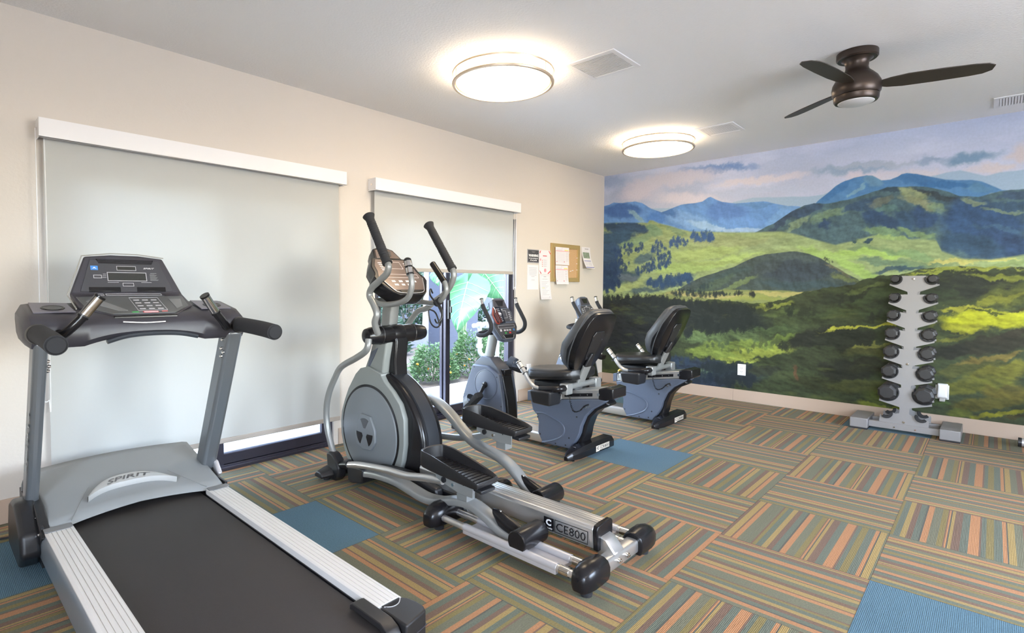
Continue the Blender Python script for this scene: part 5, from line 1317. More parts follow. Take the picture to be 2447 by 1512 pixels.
# round side covers with the three-lobed badge
for s in (-1, 1):
    ax = (s, 0, 0); c0 = (EX+s*.116, -.835, .318)
    MB().lathe([(.302, -.004), (.302, .0045), (.286, .005), (.286, -.004)], c0, ax, seg=72).build('cover_gap', M_blackg, el)
    dc = MB().lathe([(.286, -.004), (.286, .006), (.28, .011), (.215, .020), (.13, .026), (.06, .028), (0, .028)], c0, ax, seg=72).build('wheel_cover', M_disc, el, ang=12)
    pts = []
    for k in range(40):
        a = 2*PI*k/40; ry = .062+.014*math.cos(2*a+.9); 
        y = .070*math.sin(a)*(1-.12*math.cos(a)); z = .105*math.cos(a)*1.0
        pts.append((c0[1]+y*(1.0), c0[2]-.0+z))
    hexp = [(-.04, .105), (.03, .112), (.055, .06), (.072, -.02), (.06, -.085), (.02, -.108), (-.045, -.10), (-.075, -.045), (-.072, .03)]
    hexp = [(c0[1]+a*1.45, c0[2]+b*1.04) for a, b in hexp]
    m = MB().prism(hexp, 'x', EX+s*.138, EX+s*.157)
    bdg = m.build('badge', M_disc, dc, bevel=.006, seg=3)
    for k in range(3):
        a0 = math.radians(90+120*k)
        seg_ = [(math.cos(a0-.5+1.0*q/8)*.092, math.sin(a0-.5+1.0*q/8)*.092) for q in range(9)]+[(math.cos(a0+.35)*.030, math.sin(a0+.35)*.030), (math.cos(a0-.35)*.030, math.sin(a0-.35)*.030)]
        MB().prism([(c0[1]+y*.95, c0[2]+z) for y, z in seg_], 'x', EX+s*.1565, EX+s*.1585).build('badge_recess', M_blackg if k else mat('badge_recess_grey', (.06, .062, .065), .35), bdg, smooth=False)
# console column
col = MB().prism([(-.73, .68), (-.80, .80), (-.84, .90), (-.86, .955), (-.975, .955), (-.985, .90), (-.955, .78), (-.94, .68)], 'x', EX-.095, EX+.01).build('column_shell', M_shellg, el, bevel=.012, seg=3)
MB().prism([(-.775, .70), (-.83, .83), (-.90, .86), (-.86, .80), (-.80, .72)], 'x', EX-.099, EX-.09).build('column_recess', M_shell, col, bevel=.003)
c2 = MB().prism([(-.80, .60), (-.86, .90), (-.87, .99), (-.985, .99), (-1.015, .90), (-1.00, .78), (-1.01, .655), (-.98, .62)], 'x', EX-.045, EX+.06).build('column_spine', M_blackg, el, bevel=.014, seg=3)
# mast
MB().tube([(EX, -.875, .92), (EX, -.905, 1.10), (EX, -.93, 1.26)], .04, seg=20, smooth=0, flat=(.078, .098), up=(0, -1, 0)).build('mast', M_greyp, el, ang=50)
# pivot housings for the swing arms
pvz = .945; pvy = -.955
for s in (-1, 1):
    MB().lathe([(.054, .03), (.058, .09), (.058, .13), (.052, .20), (.044, .228), (.024, .24), (0, .242)], (EX, pvy, pvz), (s, 0, 0), seg=32).build('pivot_housing', M_blackg, el)
    MB().lathe([(.0585, .122), (.0598, .126), (.0585, .130)], (EX, pvy, pvz), (s, 0, 0), seg=32).build('pivot_seam', M_satin, el)
MB().lathe([(.056, -.06), (.062, -.03), (.063, .03), (.056, .06)], (EX, pvy+.005, pvz), (1, 0, 0), seg=32).build('pivot_hub', M_blackg, el)

def arc(pts): return pts
# left swing arm (world coordinates traced along its plane), right one in the opposite phase
LX, RX = EX-.25, EX+.265
la = MB().tube([(LX+.035, -1.06, .965), (LX, -1.075, 1.03), (LX, -1.095, 1.085), (LX, -1.065, 1.14), (LX, -1.025, 1.19), (LX, -1.045, 1.235), (LX, -1.12, 1.278), (LX, -1.185, 1.315), (LX, -1.208, 1.355), (LX, -1.192, 1.388), (LX, -1.16, 1.437)], .0195, seg=16, smooth=8).build('swing_handle', M_greyp, el, ang=50)
def grip(parent, a, b, knob=True):
    a = Vector(a); b = Vector(b); d = (b-a).normalized(); L_ = (b-a).length
    prof = []
    n = 46
    for k in range(n+1):
        q = k/n; rr = .0265
        if .10 < q < .42 or .50 < q < .88: rr += .0012*math.sin(k*PI*1.0) + (.0013 if k % 2 else -.0008)
        if q < .05: rr += .003
        if q > .93: rr += .010*((q-.93)/.07)
        prof.append((rr, q*L_))
    prof.append((.030, L_+.006)); prof.append((0, L_+.007))
    return MB().lathe([(0, -.001)]+prof, a, d, seg=24).build('hand_grip', M_foam, parent, ang=30)
grip(la, (LX, -1.198, 1.375), (LX, -1.018, 1.66))
ra = MB().tube([(RX-.02, -.72, .94), (RX, -.76, .985), (RX, -.86, 1.075), (RX, -.95, 1.10), (RX, -1.03, 1.148), (RX, -1.12, 1.195), (RX, -1.18, 1.25), (RX, -1.210, 1.31), (RX, -1.20, 1.357), (RX, -1.155, 1.415)], .0195, seg=16, smooth=8).build('swing_handle', M_greyp, el, ang=50)
grip(ra, (RX, -1.20, 1.355), (RX, -.972, 1.655))
# lower halves of the swing arms
lb = MB().tube([(LX+.01, -1.0, .93), (LX, -1.005, .885), (LX, -.97, .85), (LX, -.88, .806), (LX, -.72, .735), (LX, -.645, .655), (LX, -.572, .545), (LX, -.54, .43), (LX, -.552, .31), (LX, -.60, .20), (LX, -.63, .15)], .0205, seg=16, smooth=8).build('swing_arm', M_greyp, el, ang=50)
rb = MB().tube([(RX, -.70, .90), (RX, -.62, .80), (RX, -.63, .745), (RX, -.70, .69), (RX, -.68, .60), (RX, -.645, .52), (RX, -.68, .38), (RX, -.80, .28), (RX, -.88, .25)], .0205, seg=16, smooth=8).build('swing_arm', M_greyp, el, ang=50)
# knuckles joining arm and pedal link
kn = MB().prism([(-.585, .165), (-.60, .06), (-.615, .0), (-.69, .0), (-.725, .03), (-.735, .09), (-.70, .14), (-.66, .17), (-.62, .178)], 'x', LX-.035, LX+.03).build('link_knuckle', M_black, el, bevel=.014, seg=3)
kn2 = MB().prism([(-.83, .27), (-.84, .18), (-.93, .18), (-.96, .23), (-.93, .29)], 'x', RX-.03, RX+.03).build('link_knuckle', M_black, el, bevel=.014, seg=3)
lt = MB().tube([(LX, -.70, .10), (LX, -.80, .125), (LX, -.90, .148), (LX, -1.05, .170), (LX, -1.2, .186), (LX, -1.36, .196), (LX, -1.48, .218), (LX, -1.56, .232), (LX, -1.66, .245)], .021, seg=16, smooth=6).build('pedal_link', M_alu, el, ang=50)
MB().cyl((LX, -.715, .105), (LX, -.80, .125), .0265).build('link_collar', M_blackg, lt)
rt = MB().tube([(RX, -.90, .24), (RX, -1.05, .262), (RX, -1.25, .285), (RX, -1.40, .32), (RX, -1.52, .36)], .021, seg=16, smooth=6).build('pedal_link', M_greyp, el, ang=50)
# curved pedal bars riding on the rails
def bar(pts, x, parent=el):
    return MB().tube([(x, a, b) for a, b in pts], .03, seg=20, smooth=6, flat=(.042, .078), up=(1, 0, 0)).build('pedal_bar', M_greyp, parent, ang=50)
PBL = LX+.035; PBR = RX-.025
b1_ = bar([(-.87, .085), (-1.0, .112), (-1.12, .125), (-1.25, .128), (-1.38, .112), (-1.49, .10), (-1.60, .112), (-1.72, .148), (-1.83, .163), (-1.93, .14), (-2.04, .095), (-2.13, .085)], PBL)
MB().prism([(-.80, .03), (-.79, .12), (-.92, .135), (-.96, .13), (-.95, .045), (-.83, .02)], 'x', PBL-.045, PBL+.04).build('bar_end_cap', M_black, b1_, bevel=.008)
b2_ = bar([(-.80, .50), (-.92, .52), (-1.04, .505), (-1.15, .465), (-1.25, .405), (-1.34, .34), (-1.44, .29), (-1.56, .265), (-1.66, .24), (-1.75, .19), (-1.82, .13), (-1.89, .085)], PBR)
MB().prism([(-.74, .52), (-.76, .44), (-.86, .44), (-.90, .53), (-.88, .57), (-.78, .58)], 'x', PBR-.045, PBR+.04).build('bar_end_cap', M_black, b2_, bevel=.008)
for b_, x, y0 in ((b1_, PBL, -2.12), (b2_, PBR, -1.90)):
    sl_ = MB().loft([[(x+w*math.cos(2*PI*k/14), yy+h_*math.sin(2*PI*k/14)*.3, zz+h_*math.sin(2*PI*k/14)) for k in range(14)] for (yy, zz, w, h_) in ((y0+.14, .165, .012, .018), (y0+.10, .142, .026, .045), (y0+.03, .12, .031, .05), (y0-.04, .105, .032, .042))])
    sl_.build('bar_sleeve', M_blackg, b_)
    MB().cyl((x, y0+.10, .178), (x, y0+.10, .186), .006, seg=8).build('screw', M_chrome, b_)
    MB().lathe([(0, -.092), (.046, -.092), (.05, -.087), (.05, .08), (.047, .086), (0, .086)], (x, y0-.07, .118), (1, 0, 0), seg=36).build('roller_housing', M_blackg, b_)
    for dx in (-.055, .055): MB().lathe([(0, -.02), (.028, -.02), (.033, -.012), (.033, .012), (.028, .02), (0, .02)], (x+dx, y0-.07, .082), (1, 0, 0), seg=24).build('roller_wheel', M_rubber, b_)
# foot pedals
def pedal(x, y, z, tilt, parent, side):
    """tray: toe (front, +y) high wall, heel open and lower"""
    R = Matrix.Rotation(math.radians(tilt), 3, 'X'); o = Vector((x, y, z))
    W = lambda p: o + R @ Vector(p)
    # outline of the tray from above (x, y)
    out = [(-.085, .17), (-.07, .21), (.0, .225), (.07, .21), (.085, .17), (.088, .05), (.086, -.08), (.078, -.19), (.055, -.205), (-.055, -.205), (-.078, -.19), (-.086, -.08), (-.088, .05)]
    v_, _ = catmull([Vector((a, b, 0)) for a, b in out], 0, 4, True)
    def wall(b):  # rim height along y
        t = (b+.205)/.43
        return .012+.052*min(1, max(0, (t-.02))/.75)**.8
    rings = [[W((v.x*.93, v.y*.95, -.022)) for v in v_], [W((v.x*.99, v.y, -.012)) for v in v_], [W((v.x, v.y, wall(v.y)-.004)) for v in v_], [W((v.x*.985, v.y*.99, wall(v.y))) for v in v_],
             [W((v.x*.90, v.y*.955, wall(v.y)-.003)) for v in v_], [W((v.x*.84, v.y*.92, .002)) for v in v_]]
    p = MB().loft(rings).build('foot_pedal', M_satin, parent, ang=50)
    for k in range(13):
        yy = -.17+.027*k
        ww = .066 if yy < .15 else .056
        MB().prism3([W((-ww, yy-.009, .002)), W((ww, yy-.009, .002)), W((ww, yy+.009, .002)), W((-ww, yy+.009, .002))], R @ Vector((0, 0, .0035))).build('tread_rib', M_blackg, p, bevel=.0012)
    br_ = MB(); 
    br_.prism3([W((-.062, .10, -.02)), W((-.062, -.165, -.02)), W((-.062, -.165, -.075)), W((-.062, -.08, -.082)), W((-.062, .06, -.062)), W((-.062, .10, -.05))], R @ Vector((.006, 0, 0)))
    br_.prism3([W((.056, .10, -.02)), W((.056, -.12, -.02)), W((.056, -.12, -.05)), W((.056, -.05, -.06)), W((.056, .06, -.062)), W((.056, .10, -.05))], R @ Vector((.006, 0, 0)))
    br_.prism3([W((-.062, .09, -.020)), W((.062, .09, -.020)), W((.062, -.165, -.020)), W((-.062, -.165, -.020))], R @ Vector((0, 0, -.005)))
    bo = br_.build('pedal_bracket', M_greyp, parent, bevel=.0015)
    MB().cyl(W((-.062, .035, -.045)), W((-.070, .035, -.045)), .015).build('bracket_plug', M_black, bo)
    MB().cyl(W((-.062, -.03, -.05)), W((-.068, -.03, -.05)), .008, seg=12).build('bracket_bolt', M_chrome, bo)
    MB().cyl(W((-.062, -.10, -.03)), W((-.0625, -.10, -.03)), .004, seg=8).build('bracket_hole', M_black, bo)
    MB().box(W((0, -.06, -.075))-Vector((.03, .035, .055)), W((0, -.06, -.075))+Vector((.03, .035, .03))).build('pedal_post', M_greyp, parent, bevel=.002)
    MB().prism3([W((-.05, -.12, -.022)), W((.05, -.12, -.022)), W((.05, -.21, -.03)), W((-.05, -.21, -.03))], R @ Vector((0, 0, -.018))).build('heel_block', M_black, p, bevel=.004)
    return p
pL = pedal(-4.425, -1.745, .315, 3.5, el, -1)
pR = pedal(-3.985, -1.62, .452, 1.5, el, 1)
# rear frame: central rail beam, roller rails and cross pieces
bm_ = MB().prism([(EX-.092, .105), (EX-.10, .19), (EX-.092, .205), (EX-.06, .21), (EX+.012, .21), (EX+.022, .203), (EX+.022, .105)], 'y', -2.45, -1.30)
bm_ = bm_.build('rail_beam', M_alu, el, bevel=.004)
g = MB()
for k in range(5): g.box((EX-.082+.02*k, -2.45, .2103), (EX-.0805+.02*k, -1.3, .2112))
g.build('beam_groove', M_key, bm_, smooth=False)
MB().prism([(EX-.096, .10), (EX-.105, .19), (EX-.096, .212), (EX-.06, .217), (EX+.014, .217), (EX+.027, .208), (EX+.027, .10)], 'y', -2.475, -2.45).build('beam_end_cap', M_blackg, bm_, bevel=.005, seg=3)
# model name on the beam
BX = EX-.1008
m = MB(); m.box((BX-.0006, -2.245, .118), (BX+.002, -2.19, .176)); lb_ = m.build('model_label', M_blackg, bm_, smooth=False)
text('C', 'letter', M_linew, lb_, (BX-.0012, -2.2175, .154), (0, -1, 0), (0, 0, 1), .04, width=.03, height=.03, bold=.0015)
text('SERIES', 'letter', M_linew, lb_, (BX-.0012, -2.2175, .127), (0, -1, 0), (0, 0, 1), .02, width=.042, height=.007)
m = MB()
for q in ((-2.425, .118, -2.25, .120), (-2.425, .174, -2.25, .176), (-2.425, .118, -2.423, .176), (-2.252, .118, -2.25, .176)): m.box((BX-.0006, q[0], q[1]), (BX+.002, q[2], q[3]))
fr_ = m.build('model_frame', M_blackg, bm_, smooth=False)
text('CE800', 'letter', M_blackg, fr_, (BX-.0012, -2.337, .147), (0, -1, 0), (0, 0, 1), .05, width=.155, height=.037)
# rear neck and cross tube
MB().prism([(-2.45, .12), (-2.45, .17), (-2.50, .155), (-2.545, .105), (-2.535, .065), (-2.46, .07)], 'x', EX-.075, EX+.005).build('rear_neck', M_alu, el, bevel=.006)
ct = MB().tube([(EX-.22, -2.52, .075), (EX+.19, -2.52, .075)], .03, seg=24, smooth=0, flat=(.062, .062), up=(0, 0, 1)).build('rear_cross_tube', M_alu, el, ang=50)
for dx in (-.06, .01): MB().cyl((EX+dx, -2.55, .08), (EX+dx, -2.562, .08), .011, seg=12).cyl((EX+dx, -2.562, .08), (EX+dx, -2.568, .08), .006, seg=6).build('bolt', M_chrome, ct)
def endcap(x0, x1, y, name='foot_cap', h=.10, w=.105):
    s = 1 if x1 > x0 else -1
    rings = []
    for (t, k) in ((0, .93), (.35, 1.0), (.62, 1.0), (.82, .88), (.94, .68), (1.0, .42)):
        x = x0+(x1-x0)*t
        ring = []
        for (a, b) in ((-.42, .0), (-.5, .28), (-.5, .62), (-.40, .86), (-.2, .98), (.1, 1.0), (.34, .90), (.48, .66), (.5, .3), (.42, .0)):
            ring.append((x, y+a*w*k, .034+(b*h)*(1-(1-k)*.75)))
        rings.append(ring)
    o = MB().loft(rings).build(name, M_blackg, el, bevel=.008, seg=3, ang=50)
    MB().cyl((x0+(x1-x0)*.35, y, .026+h), (x0+(x1-x0)*.35, y, .0292+h), .006, seg=10).build('cap_hole', M_rubber, o)
    MB().lathe([(0, 0), (.024, 0), (.026, .012), (.014, .02), (.012, .034), (0, .034)], (x0+(x1-x0)*.62, y, 0), seg=20).build('levelling_foot', M_rubber, o)
    return o
endcap(EX-.155, EX-.33, -2.52); endcap(EX+.12, EX+.30, -2.52)
# pair of round rails each side, front brackets
for s, (ra_, rb_) in ((-1, (-.292, -.19)), (1, (.115, .215))):
    for q in (ra_, rb_):
        a = MB().cyl((EX+q, -1.70, .078), (EX+q, -2.50, .078), .0165, seg=20).build('round_rail', M_alu, el)
        MB().cyl((EX+q, -1.86, .079), (EX+q, -2.40, .079), .0185, seg=20).build('rail_sleeve', M_silver, a)
        MB().cyl((EX+q, -2.415, .078), (EX+q, -2.46, .078), .0195, seg=16).build('rail_collar', M_chrome, a)
        MB().cyl((EX+q, -1.70, .078), (EX+q, -1.712, .078), .021, seg=16).build('rail_collar', M_blackg, a)
    MB().box((EX+min(ra_, rb_)-.016, -2.40, .052), (EX+max(ra_, rb_)+.016, -1.86, .072)).build('rail_tray', M_silver, el, bevel=.003)
endcap(EX-.13, EX-.36, -1.655, 'middle_foot_cap', .108, .12); endcap(EX+.06, EX+.29, -1.655, 'middle_foot_cap', .108, .12)
MB().tube([(EX-.2, -1.655, .085), (EX+.15, -1.655, .085)], .03, seg=20, smooth=0).build('middle_cross_tube', M_alu, el)
MB().box((EX-.15, -1.74, .03), (EX+.05, -1.60, .1)).build('beam_saddle', M_greyp, el, bevel=.004)
# black underframe from the wheel to the rails
MB().prism([(-.62, .045), (-.56, .10), (-.70, .12), (-1.25, .12), (-1.62, .115), (-1.66, .05), (-1.3, .03)], 'x', EX-.10, EX+.07).build('underframe', M_black, el, bevel=.01)
MB().prism([(-.80, .045), (-.78, .10), (-1.02, .155), (-1.25, .165), (-1.50, .13), (-1.52, .05)], 'x', EX-.155, EX-.10).build('belly_guard', M_black, el, bevel=.012)
# front foot
ff = MB()
rings = []
for t in range(13):
    u = -1+2*t/12; k = 1-.42*max(0, abs(u)-.72)/.28
    rings.append([(EX-.02+u*.34, -.615+a*.075*k, .024+b*.062*k) for a, b in ((-.9, 0), (-1, .35), (-.7, .9), (-.2, 1.05), (.4, 1.0), (.9, .6), (1, .25), (.9, 0))])
fo_ = ff.loft(rings).build('front_foot_bar', M_black, el, bevel=.006, seg=3, ang=50)
for u in (-.3, .26): MB().cyl((EX+u, -.62, 0), (EX+u, -.62, .028), .02).build('levelling_foot', M_rubber, fo_)

# fixed heart-rate bars
fb_ = MB().tube([(EX-.20, -1.335, 1.33), (EX-.20, -1.352, 1.26), (EX-.20, -1.325, 1.19), (EX-.20, -1.25, 1.155), (EX-.20, -1.12, 1.140), (EX-.185, -1.0, 1.148), (EX-.14, -.955, 1.16), (EX, -.94, 1.155), (EX+.13, -.95, 1.15), (EX+.19, -.99, 1.145), (EX+.205, -1.09, 1.140), (EX+.205, -1.17, 1.17), (EX+.205, -1.205, 1.23), (EX+.205, -1.18, 1.29)], .0165, seg=16, smooth=8).build('fixed_handlebar', M_greyp, el, ang=50)
def hr(parent, a, b, steel):
    a = Vector(a); b = Vector(b); d = (b-a).normalized(); L_ = (b-a).length
    g = MB().lathe([(0, 0), (.0205, 0), (.0205, L_*.95), (.019, L_), (.010, L_+.006), (0, L_+.007)], a, d, seg=24).build('pulse_sensor', M_blackg if not steel else M_chrome, parent)
    if steel:
        for q in (.0, .47, .93): MB().lathe([(.0215, -.004), (.0225, 0), (.0215, .006)], a+d*(L_*q), d, seg=24).build('sensor_ring', M_blackg, g)
        MB().lathe([(.0212, L_*.95), (.020, L_+.002), (.010, L_+.009), (0, L_+.01)], a, d, seg=24).build('sensor_tip', M_satin, g)
        n = d.cross(Vector((.78, .62, 0))).normalized()
        for sg in (-1, 1):
            c = a+n*.0200*sg; MB().prism3([c-n.cross(d)*.003, c+n.cross(d)*.003, c+n.cross(d)*.003+d*L_*.93, c-n.cross(d)*.003+d*L_*.93], n*sg*.002).build('sensor_strip', M_blackg, g)
hr(fb_, (EX-.20, -1.338, 1.315), (EX-.20, -1.312, 1.398), True)
hr(fb_, (EX+.205, -1.188, 1.275), (EX+.205, -1.075, 1.395), False)

# console: a tilted face with a deep body behind
O = Vector((EX-.012, -.975, 1.35)); u_ = Vector((1, 0, 0)); v_ = Vector((0, .72, .69)).normalized()
cpn = Plane(O, u_, v_)
out = [(-.085, -.215), (.085, -.215), (.125, -.19), (.19, -.09), (.19, -.06), (.17, -.03), (.165, .03), (.125, .10), (.10, .105), (.075, .185), (.03, .205), (-.03, .205), (-.075, .185), (-.10, .105), (-.125, .10), (-.165, .03), (-.17, -.03), (-.19, -.06), (-.19, -.09), (-.125, -.19)]
m = MB()
out = [(a*1.06, b*1.04) for a, b in out]
rg = [[cpn.p(a, b, 0) for a, b in out], [cpn.p(a*1.0, b, -.055) for a, b in out], [cpn.p(a*.95, b*.95, -.095) for a, b in out], [cpn.p(a*.6, b*.7-.01, -.13) for a, b in out]]
ec = m.loft(rg).build('console', M_blackg, el, bevel=.005, seg=3, ang=50)
BRZ = mat('copper_tinted_panel', (.20, .15, .13), .2, .35)
m = MB(); cpn.poly(m, [(-.175, -.07), (-.12, -.175), (-.11, -.18), (.11, -.18), (.12, -.175), (.175, -.07), (.155, -.02), (.15, .03), (.115, .092), (-.115, .092), (-.15, .03), (-.155, -.02)], .003, .005); ep_ = m.build('display_panel', BRZ, ec, bevel=.002)
m = MB(); cpn.poly(m, [(-.092, .108), (.092, .108), (.068, .182), (.028, .198), (-.028, .198), (-.068, .182)], .003, .005); et = m.build('fan_hood', BRZ, ec, bevel=.002)
m = MB(); cpn.poly(m, [(-.03, .125), (.03, .125), (.05, .172), (-.05, .172)], .0045, .002); fv = m.build('fan_vent', M_black, et)
m = MB()
for k in range(5): cpn.quad(m, -.036, .130+.008*k, .036, .1325+.008*k, .0052, .001)
m.build('vent_slats', M_panelb, fv, smooth=False)
m = MB(); cpn.outline(m, -.06, .005, .06, .07, .002, .0046); cpn.outline(m, -.14, -.075, .14, -.045, .002, .0046)
for k in range(5):
    for sg in (-1, 1): cpn.quad(m, sg*.10-.014, -.01+.016*k, sg*.10+.014, -.004+.016*k, .0046)
for k in (-1.5, -.5, .5, 1.5): cpn.quad(m, k*.055-.014, -.115, k*.055+.014, -.10, .0046)
cpn.quad(m, -.035, -.145, -.01, -.13, .0046); cpn.quad(m, .012, -.145, .04, -.13, .0046); cpn.quad(m, -.09, -.145, -.06, -.13, .0046)
m.build('printed_outlines', mat('pale_pink_print', (.72, .6, .58), .4), ep_, smooth=False)
text('SPIRIT', 'lettering', M_linew, ep_, cpn.p(0, .080, .0046), u_, v_, .01, width=.035, height=.006, shear=.3)
m = MB(); cpn.poly(m, [(-.08, -.185), (.08, -.185), (.06, -.212), (-.06, -.212)], .0035, .004); m.build('console_tray', M_blackg, ec)
MB().tube([cpn.p(-.17, -.075, .004), cpn.p(-.12, -.178, .004), cpn.p(-.085, -.205, .004), cpn.p(0, -.212, .004), cpn.p(.085, -.205, .004), cpn.p(.12, -.178, .004), cpn.p(.17, -.075, .004)], .0025, seg=6, smooth=3).build('console_trim', M_silver, ec)
# wire bottle cage on the right fixed bar
_o0 = Vector((EX, -1.5, 0))
cg = bpy.data.objects.new('bottle_cage', None); COL.objects.link(cg); cg.parent = el; cg['label'] = 'black wire bottle cage'
cg.location = Vector((EX+.205, -1.12, 1.13))-_o0; ORG[0] = Vector((EX+.205, -1.12, 1.13))
a0 = Vector((EX+.165, -1.155, 1.13))
cgm = MB().tube([a0+Vector(p) for p in ((-.03, 0, .075), (-.055, -.01, .10), (-.06, -.01, .065), (-.02, 0, .03), (.02, 0, -.01), (.045, 0, -.05), (.05, 0, -.08), (.02, .01, -.115), (0, .01, -.09))], .0055, seg=8, smooth=6)
cgm.build('cage_wire', M_black, cg)
MB().tube([a0+Vector(p) for p in ((-.04, -.02, -.035), (-.09, -.03, -.03), (-.085, -.04, -.10), (-.05, -.045, -.135), (-.0, -.03, -.125), (-.015, -.02, -.06), (-.04, -.02, -.035))], .005, seg=8, smooth=5).build('cage_loop', M_black, cg)
MB().tube([a0+Vector(p) for p in ((.0, 0, .03), (.035, .01, 0), (.06, .01, -.04), (.055, .01, -.09), (.03, .0, -.13))], .007, seg=8, smooth=5).build('cage_back', M_black, cg)
MB().lathe([(.019, -.02), (.025, -.02), (.025, .02), (.019, .02)], (EX+.205, -1.13, 1.148), (0, -.9, .4), seg=16).build('cage_clamp', M_black, cg)
world()
# ------------------------------------------------------------------ recumbent exercise bikes
KX = -2.84
bk = thing('recumbent_bike', (KX, -1.0, 0), 'recumbent exercise bike nearer the elliptical, a phone and red purse on its console', 'exercise bike', 'recumbent bikes facing the window wall')
# floor beam
MB().prism([(KX-.085, .03), (KX-.095, .05), (KX-.095, .095), (KX-.08, .108), (KX+.08, .108), (KX+.095, .095), (KX+.095, .05), (KX+.085, .03)], 'y', -1.30, -.32).build('floor_beam', M_alu, bk, bevel=.003)
# front drive unit
fs = [(-.325, .035), (-.312, .27), (-.345, .36), (-.432, .572), (-.60, .575), (-.733, .512), (-.765, .36), (-.782, .22), (-.785, .035)]
for s in (-1, 1):
    sh = MB().prism(fs, 'x', KX+s*.048, KX+s*.10).build('side_shell', M_shell, bk, bevel=.010, seg=3)
    for (a, b) in ((-.455, .55), (-.335, .30), (-.36, .08), (-.715, .49), (-.765, .25)):
        MB().cyl((KX+s*.1, a, b), (KX+s*.1012, a, b), .006, seg=10).build('screw_recess', M_black, sh)
    MB().lathe([(.128, -.001), (.128, .003), (.122, .004), (.120, .001), (.11, .003), (0, .006)], (KX+s*.100, -.59, .413), (s, 0, 0), seg=48).build('crank_cover', M_shell, sh, ang=20)
    MB().lathe([(.0265, 0), (.0265, .012), (.02, .016), (0, .016)], (KX+s*.104, -.59, .413), (s, 0, 0), seg=24).build('crank_hub', M_blackg, sh)
    MB().tube([(KX+s*.1015, -.34, .10), (KX+s*.102, -.45, .165), (KX+s*.102, -.6, .19), (KX+s*.1015, -.77, .19)], .004, seg=6).build('moulded_line', M_shell, sh)
MB().prism([(-.34, .03), (-.33, .28), (-.44, .57), (-.60, .58), (-.745, .505), (-.795, .30), (-.812, .15), (-.812, .03)], 'x', KX-.06, KX+.06).build('rear_spine', M_blackg, bk, bevel=.012, seg=3)
MB().loft([[(KX-.075, -.425, .565), (KX+.075, -.425, .565), (KX+.075, -.735, .505), (KX-.075, -.735, .505)], [(KX-.072, -.45, .60), (KX+.072, -.45, .60), (KX+.072, -.70, .565), (KX-.072, -.70, .565)], [(KX-.055, -.50, .648), (KX+.055, -.50, .648), (KX+.055, -.60, .642), (KX-.055, -.60, .642)]]).build('top_cowl', mat('dark_slate_plastic', (.055, .062, .08), .36), bk, bevel=.008, seg=3)
MB().box((KX-.045, -.755, .50), (KX+.05, -.70, .55)).build('cowl_block', M_blackg, bk, bevel=.006)
# cranks and pedals
def crank(s, a, b, yaw):
    x = KX+s*.118
    c = MB().tube([(x, -.59, .413), (x+s*.012, (-.59+a)/2, (.413+b)/2), (x+s*.02, a, b)], [.017, .015, .014], seg=12, smooth=4).build('crank_arm', M_black, bk)
    px_ = x+s*.075; o = Vector((px_, a, b))
    R = Matrix.Rotation(math.radians(yaw), 3, 'X')
    W = lambda p: o+R @ Vector(p)
    out = [(-.05, .11), (.0, .125), (.05, .11), (.052, .02), (.045, -.09), (.03, -.11), (-.03, -.11), (-.045, -.09), (-.052, .02)]
    v_, _ = catmull([Vector((p, q, 0)) for p, q in out], 0, 3, True)
    p = MB().loft([[W((v.x*.9, v.y*.95, -.022)) for v in v_], [W((v.x, v.y, -.01)) for v in v_], [W((v.x, v.y, .006+.016*max(0, -v.y/.11))) for v in v_], [W((v.x*.85, v.y*.93, .002)) for v in v_]]).build('pedal', M_rubber, c, ang=50)
    rows = []
    for k in range(11):
        t = PI*k/10
        rows.append([W((-.056*math.cos(t), y_, .004+.075*math.sin(t)+(y_-.02)*.1)) for y_ in (-.01, .05)])
    st_ = MB().sheet(rows).build('pedal_strap', M_vinylg, p); sd = st_.modifiers.new('thick', 'SOLIDIFY'); sd.thickness = .004
crank(-1, -.525, .268, -42); crank(1, -.665, .545, 12)
# mast
MB().tube([(KX, -.535, .62), (KX, -.575, .78), (KX, -.60, .92)], .03, seg=20, smooth=0, flat=(.058, .082), up=(0, -1, 0)).build('mast', M_greyp, bk, ang=50)
# handlebars beside the console
for s in (-1, 1):
    h = MB().tube([(KX, -.60, .868), (KX+s*.12, -.585, .862), (KX+s*.19, -.585, .850), (KX+s*.225, -.63, .845), (KX+s*.225, -.69, .85), (KX+s*.222, -.745, .885), (KX+s*.222, -.755, .94), (KX+s*.222, -.715, 1.01), (KX+s*.222, -.675, 1.07), (KX+s*.222, -.66, 1.10)], .0175, seg=16, smooth=6).build('handlebar', M_foam, bk, ang=50)
    a = Vector((KX+s*.222, -.661, 1.095)); d = Vector((0, .28, 1)).normalized()
    MB().lathe([(0, 0), (.0135, 0), (.0135, .048), (0, .048)], a, d, seg=18).build('bar_end', M_chrome, h)
    MB().lathe([(0, .048), (.0175, .048), (.018, .053), (.012, .058), (0, .058)], a, d, seg=18).build('bar_cap', M_satin, h)
MB().box((KX-.09, -.63, .838), (KX+.09, -.57, .85)).build('bar_clamp', M_blackg, bk, bevel=.003)
